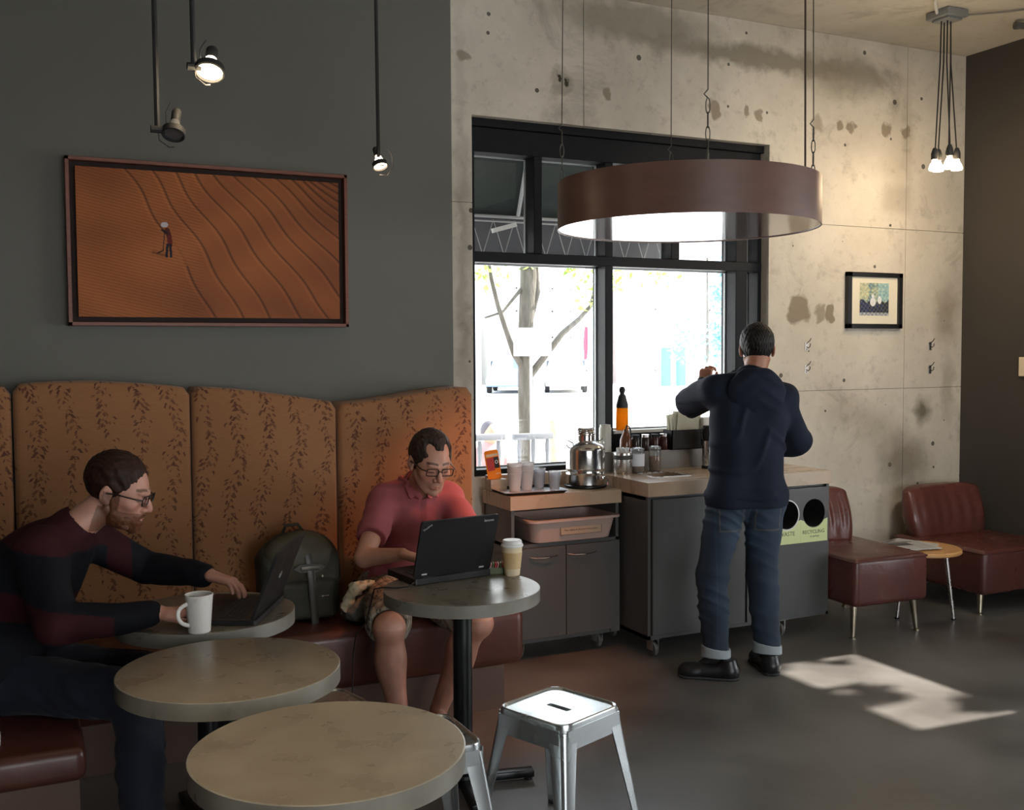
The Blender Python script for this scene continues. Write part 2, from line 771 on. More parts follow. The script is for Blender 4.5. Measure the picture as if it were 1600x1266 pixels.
    if parent is not None:
        o.parent = parent
        o.location = -Vector(parent.location)
    return o


def vnoise(P, s, seed=0):
    """cheap smooth pseudo noise in -1..1"""
    x, y, z = P[:, 0] * s + seed * 1.7, P[:, 1] * s + seed * 2.3, P[:, 2] * s + seed * 0.9
    return (np.sin(x + 1.3 * np.sin(y * 1.1 + z)) + np.sin(y * 1.2 + 1.5 * np.sin(z * 0.9 + x * 0.7)) + np.sin(z * 1.1 + 1.2 * np.sin(x * 1.3 - y))) / 3
# ============================================================ materials
BLACK = mat('black_metal', (0.012, 0.012, 0.013), 0.42, 0.3)
BLACKM = mat('black_matte', (0.012, 0.012, 0.013), 0.7)
STEEL = mat('brushed_steel', (0.62, 0.60, 0.58), 0.28, 1.0, rvar=0.08, scale=30)
CHROME = mat('chrome', (0.75, 0.75, 0.75), 0.15, 1.0)
WHITE = mat('white_ceramic', (0.72, 0.70, 0.66), 0.25, c2=(0.62, 0.60, 0.55), scale=60, lo=0.55, hi=0.75)
WHITEP = mat('white_plastic', (0.75, 0.75, 0.74), 0.4)
GLASS = glass_mat('window_glass')
CLEAR = glass_mat('clear_plastic', (0.93, 0.95, 0.97), refl=0.3, body=0.25, body_c=(0.85, 0.88, 0.92))
JAR = glass_mat('jar_glass', (0.9, 0.93, 0.93), refl=0.4, body=0.10)
INK = mat('ink', (0.03, 0.03, 0.03), 0.8)

DK, LT = (0.15, 0.130, 0.105), (0.66, 0.61, 0.52)
OR = (0.23, 0.185, 0.13)
STN = [(4.53, 1.88, 0.11, 0.10, 0.9, OR, 0.25), (4.70, 1.85, 0.05, 0.05, 0.7, OR, 0.3), (4.79, 1.85, 0.055, 0.075, 0.9, OR, 0.25),
       (5.62, 1.20, 0.10, 0.13, 0.85, (0.10, 0.085, 0.05), 0.8), (5.83, 1.85, 0.16, 0.24, 0.6, OR, 0.6), (5.45, 0.86, 0.30, 0.26, 0.75, (0.16, 0.13, 0.095), 0.7),
       (5.86, 1.35, 0.08, 0.30, 0.45, OR, 0.7), (4.95, 1.22, 0.25, 0.15, 0.35, OR, 0.7), (5.2, 1.1, 0.30, 0.16, 0.35, OR, 0.8),
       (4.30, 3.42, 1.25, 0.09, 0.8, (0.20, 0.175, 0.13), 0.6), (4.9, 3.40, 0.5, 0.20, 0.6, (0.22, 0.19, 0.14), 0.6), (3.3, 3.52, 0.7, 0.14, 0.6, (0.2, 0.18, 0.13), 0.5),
       (2.82, 3.13, 0.10, 0.09, 0.5, (0.24, 0.21, 0.16), 0.3), (2.80, 3.15, 0.025, 0.03, 1.0, (0.05, 0.045, 0.03), 0.4), (2.86, 3.14, 0.022, 0.03, 1.0, (0.05, 0.045, 0.03), 0.4),
       (3.10, 3.10, 0.045, 0.05, 0.8, OR, 0.3), (3.86, 3.08, 0.05, 0.05, 0.8, OR, 0.3), (4.10, 3.07, 0.035, 0.04, 0.8, OR, 0.3), (4.22, 3.07, 0.035, 0.04, 0.8, OR, 0.3),
       (4.66, 3.06, 0.05, 0.06, 0.6, OR, 0.4), (4.85, 3.07, 0.05, 0.05, 0.85, OR, 0.3), (4.95, 3.06, 0.04, 0.045, 0.85, OR, 0.3), (5.25, 3.07, 0.05, 0.05, 0.85, OR, 0.3), (5.43, 3.07, 0.04, 0.05, 0.85, OR, 0.3),
       (2.20, 2.1, 0.05, 1.6, 0.4, (0.18, 0.15, 0.11), 0.8), (2.22, 3.20, 0.045, 0.05, 0.7, OR, 0.3), (5.46, 3.1, 0.07, 0.5, 0.35, OR, 0.8)]
CONC = concrete_mat('board_formed_concrete', (0.49, 0.445, 0.37), DK, LT, STN)
CONC_C = concrete_mat('ceiling_concrete', (0.52, 0.48, 0.40), (0.28, 0.25, 0.20), (0.64, 0.60, 0.51), [], pits=False, scale=0.9, blot=0.6)
GREEN = mat('grey_green_paint', (0.116, 0.117, 0.103), 0.75, c2=(0.126, 0.127, 0.111), scale=1.2, bump=0.15, bscale=160, bdist=0.002)
CHAR = mat('charcoal_paint', (0.052, 0.047, 0.041), 0.75, c2=(0.060, 0.053, 0.045), scale=1.5, bump=0.15, bscale=160, bdist=0.002)
FLOORM = mat('stained_concrete_floor', (0.100, 0.092, 0.086), 0.40, c2=(0.175, 0.166, 0.156), scale=1.7, detail=8, rvar=0.12, bump=0.25, bscale=7, bdist=0.008, lo=0.35, hi=0.68)
PALE = mat('room_paint', (0.50, 0.46, 0.40), 0.8)

# ============================================================ the setting
W, X1, ZC = 5.2, 5.985, 3.64
WX0, WX1, WZ0, WZ1 = 2.262, 4.283, 0.93, 2.90     # opening of the front window
fl = struct('floor', MB().box(-4, X1 + 0.3, -3.2, 5.5, -0.12, 0), FLOORM)
struct('ceiling', MB().box(-4, X1 + 0.3, -3.2, 5.5, ZC, ZC + 0.15), CONC_C)
wb = MB()
for (a, b, c, d) in ((1.7, WX0, 0, ZC), (WX1, X1 + 0.3, 0, ZC), (WX0, WX1, WZ1, ZC), (WX0, WX1, 0, WZ0)):
    wb.box(a, b, W + 0.012, W + 0.30, c, d)
wall = struct('wall_back', wb, CONC, smooth=False)
# concrete panels, a 4 mm joint between them, clipped by the window opening
xs = [1.7, 2.955, 5.44, X1]
zs = [0.0, 1.36, 2.428, ZC]
for i in range(3):
    for j in range(3):
        x0, x1, z0, z1 = xs[i] + 0.002, xs[i + 1] - 0.002, zs[j] + 0.002, zs[j + 1] - 0.002
        mb = MB()
        rects = []
        ox0, ox1, oz0, oz1 = max(x0, WX0), min(x1, WX1), max(z0, WZ0), min(z1, WZ1)
        if ox0 < ox1 and oz0 < oz1:
            if x0 < ox0:
                rects.append((x0, ox0, z0, z1))
            if ox1 < x1:
                rects.append((ox1, x1, z0, z1))
            if z0 < oz0:
                rects.append((ox0, ox1, z0, oz0))
            if oz1 < z1:
                rects.append((ox0, ox1, oz1, z1))
        else:
            rects.append((x0, x1, z0, z1))
        for r_ in rects:
            mb.box(r_[0], r_[1], W, W + 0.012, r_[2], r_[3])
        mb.build('concrete_panel', CONC, wall, smooth=False)
# tie holes and old fixings left in the concrete
for (x, z) in ((4.15, 2.6), (4.56, 2.62), (5.3, 2.45)):
    MB().lathe([(0.009, 0), (0.009, 0.004), (0.0, 0.004)], 10, m=Matrix.Translation((x, W + 0.001, z)) @ Matrix.Rotation(R(90), 4, 'X')).build('tie_plug', mat('plug', (0.08, 0.07, 0.055), 0.9), wall)

struct('wall_left', MB().box(-4, 2.022, 4.90, 5.19, 0, ZC, bev=0.004), GREEN)
# right wall with its window openings (outside the frame)
wr = MB()
for (a, b, c, d) in ((4.05, 5.5, 0, ZC), (2.95, 4.05, 0, 1.62), (2.95, 4.05, 2.30, ZC), (2.75, 2.95, 0, ZC), (0.4, 2.75, 2.35, ZC), (0.4, 2.75, 0, 0.35), (-3.2, 0.4, 0, ZC)):
    wr.box(X1, X1 + 0.28, a, b, c, d)
struct('wall_right', wr, CHAR, smooth=False)
struct('baseboard_right', MB().box(X1 - 0.012, X1, 4.05, 5.2, 0, 0.09, bev=0.003), CHAR)
struct('wall_west', MB().box(-4.2, -4, -3.2, 5.2, 0, ZC), CHAR)
wf = MB()
for (a, b, c, d) in ((-4, -0.2, 0, ZC), (3.6, 6.2, 0, ZC), (-0.2, 3.6, 2.6, ZC), (-0.2, 3.6, 0, 0.3)):
    wf.box(a, b, -3.4, -3.2, c, d)
struct('wall_front', wf, CHAR, smooth=False)
for k, (a, b, c, d) in enumerate(((2.95, 4.05, 1.62, 2.30), (0.4, 2.75, 0.35, 2.35))):
    t = empty('window_%d' % (k + 2), (X1 + 0.14, (a + b) / 2, c))
    t['kind'] = 'structure'
    f = MB()
    h = (b - a) / 2
    for (y0, y1, z0, z1) in ((-h, -h + 0.05, 0, d - c), (h - 0.05, h, 0, d - c), (-h, h, 0, 0.05), (-h, h, d - c - 0.05, d - c)):
        f.box(-0.03, 0.03, y0, y1, z0, z1)
    f.build('window_frame', BLACK, t)
    MB().box(-0.004, 0.004, -h + 0.05, h - 0.05, 0.05, d - c - 0.05).build('pane', GLASS, t)

# ---- front window
win = empty('window_1', (0, 0, 0))
win['kind'] = 'structure'
FR = mat('window_frame_paint', (0.005, 0.006, 0.008), 0.5, 0.0, rvar=0.05, scale=3, spec=0.22)


def fbox(name, x0, x1, y0, y1, z0, z1, m=FR):
    return MB().box(x0, x1, y0, y1, z0, z1, bev=0.003, seg=1).build(name, m, win)


fbox('frame_head', WX0, WX1, 5.25, 5.42, 2.855, 2.90)
fbox('frame_head', WX0, WX1 - 0.01, 5.27, 5.42, 2.72, 2.855)
fbox('frame_jamb', WX0, WX0 + 0.045, 5.27, 5.42, WZ0, 2.72)
fbox('frame_jamb', 4.255, WX1, 5.27, 5.42, WZ0, 2.72)
fbox('mullion', 4.083, 4.172, 5.27, 5.42, WZ0, 2.72)
fbox('mullion', 3.138, 3.191, 5.27, 5.42, WZ0, 2.72)
fbox('mullion', 2.672, 2.724, 5.27, 5.40, 2.175, 2.72)
fbox('mullion', 3.600, 3.660, 5.27, 5.40, 2.175, 2.72)
fbox('transom', WX0, WX1, 5.268, 5.42, 2.118, 2.175)
fbox('bottom_rail', WX0 + 0.04, 3.14, 5.27, 5.42, WZ0, 0.965)
fbox('bottom_rail', 3.19, 4.09, 5.29, 5.42, WZ0, 1.150)
fbox('bottom_rail', 4.17, 4.256, 5.29, 5.42, WZ0, 1.150)
fbox('window_sill', 3.19, 4.09, 5.255, 5.31, 1.132, 1.152, mat('pale_sill', (0.6, 0.6, 0.58), 0.5))
BEAD = mat('glazing_bead', (0.42, 0.44, 0.45), 0.4, 0.4)
panes = [(2.307, 2.672, 2.175, 2.72), (2.724, 3.138, 2.175, 2.72), (3.191, 3.60, 2.175, 2.72), (3.66, 4.083, 2.175, 2.72),
         (2.307, 3.138, 0.965, 2.118), (3.191, 4.083, 1.150, 2.118), (4.172, 4.255, 2.175, 2.72), (4.172, 4.255, 1.15, 2.118)]
for (a, b, c, d) in panes:
    MB().box(a, b, 5.385, 5.391, c, d).build('pane', GLASS, win)
    g = MB()
    for q in ((a, a + 0.008, c, d), (b - 0.008, b, c, d), (a, b, c, c + 0.008), (a, b, d - 0.008, d)):
        g.box(q[0], q[1], 5.372, 5.384, q[2], q[3])
    g.build('glazing_bead', BEAD, win, smooth=False)

# ============================================================ outside
PAVE = mat('pavement', (0.62, 0.60, 0.57), 0.9, c2=(0.7, 0.69, 0.67), scale=0.8)
struct('ground', MB().box(-60, 90, 5.5, 120, -0.25, -0.12), PAVE)
struct('kerb', MB().box(-60, 90, 10.6, 10.75, -0.12, -0.06), mat('kerb_stone', (0.5, 0.48, 0.45), 0.9))
# awning over the front window
aw = empty('awning', (1.7, 5.55, 2.95), 0, 'dark green canvas awning on a grey steel frame outside the front window', 'awning')
CANV = mat('dark_green_canvas', (0.016, 0.024, 0.024), 0.9, c2=(0.022, 0.032, 0.030), scale=4)
AWF = mat('awning_steel', (0.34, 0.35, 0.36), 0.5, 0.3)
AX0, AX1 = -1.2, 2.42
MB().prism([(0, 0.75), (0.50, -0.47), (0.515, -0.46), (0.015, 0.755)], AX0, AX1, m=Matrix(((0, 0, 1, 0), (1, 0, 0, 0), (0, 1, 0, 0), (0, 0, 0, 1)))).build('canopy', CANV, aw, smooth=False)
MB().box(AX0, AX1, 0.505, 0.512, -0.735, -0.465).build('valance', mat('valance_canvas', (0.10, 0.105, 0.12), 0.9), aw)
for x in (0.0, 0.62, 1.24, 1.86, 2.38):
    MB().tube([(x, 0.0, 0.72), (x, 0.475, -0.46)], 0.014, 6).build('rafter', AWF, aw)
MB().tube([(AX0, 0.48, -0.47), (AX1, 0.48, -0.47)], 0.011, 6).tube([(AX0, 0.48, -0.50), (AX1, 0.48, -0.50)], 0.006, 6).tube([(AX0, 0.49, -0.72), (AX1, 0.49, -0.72)], 0.008, 6).build('front_rail', AWF, aw)
tr = MB()
for k in range(24):
    x = AX0 + 0.02 + k * 0.15
    tr.tube([(x, 0.485, -0.49), (x + 0.075, 0.485, -0.715)], 0.003, 5).tube([(x + 0.075, 0.485, -0.715), (x + 0.15, 0.485, -0.49)], 0.003, 5)
tr.build('truss_web', AWF, aw)['kind'] = 'stuff'
MB().box(-0.085, 0.085, -0.015, 0.015, -0.014, 0.014, m=Matrix.Translation((1.12, 0.43, -0.545)) @ Matrix.Rotation(R(-16), 4, 'Y')).build('lamp_bar', mat('pale_aluminium', (0.55, 0.55, 0.54), 0.5), aw)

# unseen awning and tree beyond the right wall, added to block and shape the sun
sa = empty('side_awning', (6.3, 1.55, 2.5), 0, 'unseen green canvas awning added to keep sun out of the side window', 'awning')
MB().prism([(0.0, 0.5), (2.0, 0.0), (2.0, -0.25), (1.98, -0.25), (1.98, 0.0), (0, 0.48)], -1.6, 1.32, m=Matrix(((1, 0, 0, 0), (0, 0, 1, 0), (0, 1, 0, 0), (0, 0, 0, 1)))).build('canopy', CANV, sa, smooth=False)
for y_ in (-1.5, 1.25):
    MB().tube([(0, y_, 0.3), (1.98, y_, -0.1)], 0.015, 6).build('bracket', AWF, sa)

# street tree in front of the window
BARK = mat('tree_bark', (0.065, 0.058, 0.045), 0.95, c2=(0.11, 0.10, 0.085), scale=14, bump=0.8, bscale=30, bdist=0.02, stretch=(1, 1, 0.3))
LEAF = mat('tree_leaf', (0.22, 0.40, 0.06), 0.6, c2=(0.40, 0.52, 0.12), scale=3)
LEAF2 = mat('blue_green_leaf', (0.10, 0.28, 0.30), 0.7, c2=(0.22, 0.45, 0.50), scale=2)


def leaves(spots, m, parent, size=0.06, n=60, seed=1):
    rr = random.Random(seed)
    mb = MB()
    for (x, y, z, r) in spots:
        for _ in range(n):
            while True:
                d = Vector((rr.uniform(-1, 1), rr.uniform(-1, 1), rr.uniform(-1, 1)))
                if d.length < 1:
                    break
            p = Vector((x, y, z)) + d * r
            a = Vector((rr.uniform(-1, 1), rr.uniform(-1, 1), rr.uniform(-1, 1))).normalized() * size
            b = a.cross(Vector((rr.uniform(-1, 1), rr.uniform(-1, 1), rr.uniform(-1, 1)))).normalized() * size * 0.45
            mb.quad(p - a, p + b, p + a, p - b)
    o = mb.build('foliage', m, parent, smooth=False)
    o['kind'] = 'stuff'
    return o


tree = empty('street_tree', (4.72, 9.5, -0.12), 0, 'bare-trunked street tree with thin bright leaves outside the left pane', 'tree')
MB().tube([(0, 0, 0), (0.0, 0, 0.6), (-0.02, 0, 1.2), (-0.01, 0, 1.9), (0.03, 0, 2.5), (0.06, 0.1, 3.4), (0.0, 0.2, 4.4)], [0.10, 0.075, 0.07, 0.075, 0.085, 0.06, 0.03], 12).build('trunk', BARK, tree)
for pts, r0, r1 in (
    ([(-0.02, 0, 1.55), (-0.16, -0.05, 1.72), (-0.27, -0.1, 1.95), (-0.36, -0.1, 2.2), (-0.43, -0.1, 2.46), (-0.5, -0.1, 2.9)], 0.035, 0.016),
    ([(0.0, 0, 1.45), (0.2, 0, 1.68), (0.42, 0, 1.93), (0.62, 0, 2.08), (0.76, 0, 2.22), (0.9, 0, 2.7)], 0.042, 0.016),
    ([(-0.05, 0, 2.38), (-0.18, -0.05, 2.26), (-0.3, -0.08, 2.14), (-0.5, -0.1, 2.08)], 0.02, 0.010),
    ([(0.05, 0, 2.1), (0.13, 0, 2.35), (0.12, 0, 2.6), (0.3, 0, 2.9)], 0.04, 0.02),
    ([(0.0, 0, 3.0), (-0.5, 0.1, 3.7), (-0.9, 0.1, 4.2)], 0.03, 0.015),
    ([(0.04, 0, 3.0), (0.7, 0.1, 3.6), (1.2, 0.1, 4.0)], 0.03, 0.015)):
    MB().tube(pts, r0, 8, r2=r1).build('branch', BARK, tree)
leaves([(-0.44, -0.1, 2.55, 0.22), (-0.6, -0.1, 2.7, 0.25), (0.78, 0, 2.35, 0.22), (1.0, 0.1, 2.55, 0.3), (0.85, 0, 2.6, 0.25), (0.05, 0, 2.65, 0.12), (0.52, 0.0, 2.62, 0.10), (-0.5, 0, 3.6, 0.6), (0.6, 0, 3.7, 0.7), (0.1, 0, 4.4, 0.8), (1.35, 0.2, 2.65, 0.3), (1.9, 0.3, 2.62, 0.2)], LEAF, tree, 0.045, 46, 3)
MB().box(0.20, 0.34, -0.08, -0.07, 1.43, 1.57).build('street_sign_plate', mat('sign_back', (0.35, 0.36, 0.37), 0.6), tree)

sun_break_tree = empty('sun_break_tree', (7.9, 4.3, -0.12), 0, 'unseen leafy tree added to break up the sun through the high window', 'tree')
MB().tube([(0, 0, 0), (0, 0, 1.6), (-0.1, -0.1, 3.2)], 0.05, 8, r2=0.02).build('trunk', BARK, sun_break_tree)
leaves([(-0.25, -0.28, 3.02, 0.32), (-0.15, -0.75, 2.90, 0.22), (-0.2, -0.95, 3.52, 0.16), (-0.1, -0.4, 3.75, 0.12), (-0.2, -1.25, 3.1, 0.15), (0.1, 0.2, 3.4, 0.4)], LEAF, sun_break_tree, 0.06, 130, 9)  # leaf clusters set to trim the sun patch on the floor
stake = tag(MB().box(4.86, 4.93, 9.2, 9.26, -0.12, 0.93, bev=0.004).build('wooden_tree_stake', mat('raw_timber', (0.45, 0.33, 0.18), 0.8, c2=(0.55, 0.42, 0.25), scale=12)), 'raw timber stake standing beside the street tree trunk', 'stake')

# patio railing
RAILM = mat('weathered_railing', (0.15, 0.155, 0.17), 0.8)
rl = empty('patio_railing', (3.2, 8.2, -0.12), 0, 'grey patio railing with turned balusters outside the left pane', 'railing')
MB().box(0, 0.66, -0.03, 0.03, 0.975, 1.03, bev=0.008).build('handrail', RAILM, rl)
MB().box(0.74, 1.13, -0.03, 0.03, 0.965, 1.02, bev=0.008).build('handrail', RAILM, rl)
for x in (0.10, 0.42, 0.60, 0.80, 0.94, 1.08):
    MB().lathe([(0.016, 0), (0.016, 0.2), (0.026, 0.3), (0.018, 0.4), (0.028, 0.6), (0.016, 0.75), (0.022, 0.9), (0.016, 0.97)], 10, c=(x, 0, 0)).build('baluster', RAILM, rl)

# people sitting outside
SK = mat('far_skin', (0.45, 0.28, 0.2), 0.6)
for (x, y, sh, hr, lab) in ((3.99, 8.8, (0.50, 0.24, 0.24), (0.10, 0.09, 0.10), 'person in a pink top with a dark cap sitting at the patio railing'),
                            (6.30, 8.8, (0.11, 0.13, 0.20), (0.10, 0.09, 0.11), 'person in a blue top seen from behind through the right pane')):
    base = 0.0 if x < 5 else 0.14
    p = empty('person', (x, y, -0.12), 0, lab, 'person')
    ops = [('u', ell((x, y, 0.56 + base), (0.13, 0.10, 0.26)), 0), ('u', cap((x - 0.13, y, 0.68 + base), (x + 0.13, y, 0.68 + base), 0.055, 0.055), 0.06),
           ('u', cap((x - 0.15, y, 0.66 + base), (x - 0.16, y - 0.05, 0.42 + base), 0.045, 0.035), 0.02), ('u', cap((x + 0.15, y, 0.66 + base), (x + 0.16, y - 0.05, 0.42 + base), 0.045, 0.035), 0.02),
           ('u', cap((x - 0.07, y, 0.36 + base), (x - 0.08, y - 0.35, 0.36 + base), 0.07, 0.055), 0.04), ('u', cap((x + 0.07, y, 0.36 + base), (x + 0.08, y - 0.35, 0.36 + base), 0.07, 0.055), 0.04),
           ('u', cap((x - 0.08, y - 0.35, 0.36 + base), (x - 0.08, y - 0.36, -0.06), 0.05, 0.04), 0.02), ('u', cap((x + 0.08, y - 0.35, 0.36 + base), (x + 0.08, y - 0.36, -0.06), 0.05, 0.04), 0.02)]
    sdf_mesh('shirt', ops, (x - 0.25, y - 0.5, -0.13), (x + 0.25, y + 0.2, 0.9 + base), 0.016, mat('far_shirt', sh, 0.8), p)
    sdf_mesh('head', [('u', ell((x, y - 0.01, 0.86 + base), (0.075, 0.09, 0.11)), 0), ('u', cap((x, y, 0.7 + base), (x, y, 0.84 + base), 0.045, 0.045), 0.02)], (x - 0.12, y - 0.15, 0.65 + base), (x + 0.12, y + 0.15, 1.0 + base), 0.012, SK, p)
    sdf_mesh('hair', [('u', ell((x, y + 0.012, 0.885 + base), (0.084, 0.095, 0.10)), 0), ('s', ell((x, y - 0.10, 0.83 + base), (0.09, 0.08, 0.09)), 0.01)], (x - 0.12, y - 0.15, 0.75 + base), (x + 0.12, y + 0.15, 1.02 + base), 0.012, mat('far_hair', hr, 0.8), p)

# blue-green tree behind the right pane
t2 = empty('leafy_tree', (22.0, 30, -0.12), 0, 'blue-green young tree across the street behind the right pane', 'tree')
MB().tube([(0.0, 0, 0), (0.02, 0, 1.6), (0.0, 0, 5.0)], 0.08, 8, r2=0.03).build('trunk', BARK, t2)
leaves([(0.2, 0, 1.9, 0.8), (-0.6, 0, 2.3, 0.7), (0.6, 0, 2.9, 0.8), (0.7, 0, 3.8, 0.6), (-1.0, 0, 1.7, 0.5), (0.9, 0, 4.7, 0.45), (0.9, 0, 1.9, 0.7)], LEAF2, t2, 0.13, 80, 5)

# buildings across the street
def building(name, x0, x1, y, h, wallc, trimc, nwin, label, door=None, roofc=None):
    t = empty(name, ((x0 + x1) / 2, y, -0.12), 0, label, 'building')
    w = (x1 - x0) / 2
    MB().box(-w, w, 0, 5, 0, h).build('wall', mat(name + '_wall', wallc, 0.8), t, smooth=False)
    MB().box(-w - 0.15, w + 0.15, -0.25, 5.1, h, h + 0.18).build('cornice', mat(name + '_trim', trimc, 0.7), t, smooth=False)
    MB().prism([(-0.9, h * 0.52), (0, h * 0.62), (0, h * 0.60), (-0.9, h * 0.50)], -w * 0.7, w * 0.7, m=Matrix(((0, 0, 1, 0), (1, 0, 0, 0), (0, 1, 0, 0), (0, 0, 0, 1)))).build('awning', mat(name + '_awning', roofc or trimc, 0.8), t, smooth=False)
    gm = mat(name + '_glass', (0.50, 0.56, 0.62), 0.3)
    fm = mat(name + '_frame', trimc, 0.6)
    for r_ in range(2):
        for i in range(nwin):
            cx = -w + (i + 0.5) * 2 * w / nwin
            z0 = 0.7 if r_ == 0 else h * 0.68
            z1 = h * 0.45 if r_ == 0 else h * 0.9
            ww = w / nwin * 0.55
            f = MB()
            for q in ((-ww, -ww + 0.07, z0, z1), (ww - 0.07, ww, z0, z1), (-ww, ww, z0, z0 + 0.07), (-ww, ww, z1 - 0.07, z1), (-0.03, 0.03, z0, z1)):
                f.box(cx + q[0], cx + q[1], -0.07, 0.0, q[2], q[3])
            fo = f.build('window', fm, t, smooth=False)
            MB().box(cx - ww + 0.05, cx + ww - 0.05, -0.03, -0.01, z0, z1).build('window_pane', gm, fo, smooth=False)
    return t


building('shop_building', 11.0, 22.2, 50, 8.6, (0.78, 0.78, 0.76), (0.70, 0.74, 0.74), 4, 'pale two-storey shop building across the street at the left', roofc=(0.55, 0.72, 0.72))
building('house', 22.8, 29.0, 48, 5.6, (0.80, 0.79, 0.77), (0.74, 0.74, 0.74), 3, 'low white house across the street behind the tree branches', roofc=(0.6, 0.8, 0.8))
building('brick_building', 29.6, 40.0, 46, 8.8, (0.76, 0.66, 0.64), (0.78, 0.76, 0.74), 3, 'pinkish building across the street behind the right pane', roofc=(0.16, 0.60, 0.62))
for x, lab in ((25.96, 'teal pillar left of the far shop entrance'), (26.75, 'teal pillar right of the far shop entrance')):
    p = empty('pillar', (x, 38.4, -0.12), 0, lab, 'pillar')
    MB().box(-0.16, 0.16, -0.16, 0.16, 0.2, 1.9).build('shaft', mat('teal_paint', (0.03, 0.42, 0.44), 0.6), p)
    MB().box(-0.22, 0.22, -0.22, 0.22, 0, 0.2).build('base', mat('pillar_stone', (0.5, 0.5, 0.5), 0.8), p)
ban = empty('street_banner', (14.0, 24.6, -0.12), 0, 'red and white banner hanging from a thin street pole', 'banner')
MB().tube([(0.1, 0, 0), (0.1, 0, 3.0)], 0.02, 8).build('pole', mat('pole_grey', (0.5, 0.5, 0.52), 0.5), ban)
MB().prism([(-0.02, 1.5), (0.06, 1.55), (0.1, 2.0), (0.08, 2.4), (0.0, 2.42), (-0.04, 2.0)], -0.01, 0.01, m=Matrix(((1, 0, 0, 0), (0, 0, 1, 0), (0, 1, 0, 0), (0, 0, 0, 1)))).build('cloth', mat('banner_red', (0.75, 0.04, 0.08), 0.7), ban)
ss = empty('white_board', (4.68, 9.30, -0.12), 0, 'white board standing in front of the street tree trunk', 'sign')
MB().box(-0.20, 0.22, -0.012, 0, 1.70, 1.98, bev=0.003).build('board', mat('board_white', (0.85, 0.85, 0.85), 0.5), ss)  # blank white board covering the middle of the trunk
MB().tube([(0.0, 0.01, 0), (0.0, 0.01, 1.95)], 0.014, 8).build('post', mat('board_post', (0.6, 0.6, 0.6), 0.5), ss)
def car(name, x, y, rz, body, label):
    t = empty(name, (x, y, -0.12), rz, label, 'car')
    sec = []
    prof = [(-2.2, 0.35, 0.75), (-2.15, 0.3, 0.95), (-1.2, 0.25, 1.02), (-0.6, 0.25, 1.45), (1.2, 0.25, 1.5), (1.95, 0.25, 1.05), (2.2, 0.3, 0.9), (2.22, 0.4, 0.7)]
    mb = MB()
    for (px, zb, zt) in prof:
        sec.append([mb.bm.verts.new((px, -0.85, zb)), mb.bm.verts.new((px, 0.85, zb)), mb.bm.verts.new((px, 0.88, (zb + zt) / 2)), mb.bm.verts.new((px, 0.68, zt)), mb.bm.verts.new((px, -0.68, zt)), mb.bm.verts.new((px, -0.88, (zb + zt) / 2))])
    for a, b in zip(sec, sec[1:]):
        for i in range(6):
            mb.bm.faces.new((a[i], a[(i + 1) % 6], b[(i + 1) % 6], b[i]))
    mb.bm.faces.new(sec[0])
    mb.bm.faces.new(sec[-1])
    mb.build('body', mat(name + '_paint', body, 0.3), t)
    gm = mat(name + '_window', (0.05, 0.07, 0.1), 0.1)
    MB().box(-0.5, 1.3, -0.83, 0.83, 1.08, 1.36, bev=0.03).build('side_window', gm, t)
    for wx in (-1.35, 1.4):
        for wy in (-0.8, 0.8):
            MB().lathe([(0.0, -0.1), (0.33, -0.1), (0.35, -0.06), (0.35, 0.06), (0.33, 0.1), (0.0, 0.1)], 16, m=Matrix.Translation((wx, wy, 0.35)) @ Matrix.Rotation(R(90), 4, 'X')).build('wheel', BLACKM, t)
    return t


car('parked_car', 21.9, 40.2, R(62), (0.75, 0.76, 0.77), 'white car parked across the street behind the branches')
car('dark_car', 19.6, 41.0, R(60), (0.22, 0.30, 0.45), 'dark blue car parked behind the street tree trunk')
nb = empty('newspaper_box', (16.4, 33.5, -0.12), R(20), 'blue box on a post across the street at the left', 'box')
MB().box(-0.18, 0.18, -0.2, 0.2, 1.15, 1.8, bev=0.02).build('housing', mat('box_blue', (0.12, 0.22, 0.55), 0.5), nb)
MB().tube([(0, 0, 0), (0, 0, 1.2)], 0.04, 8).build('post', mat('pole_grey2', (0.35, 0.35, 0.36), 0.5), nb)
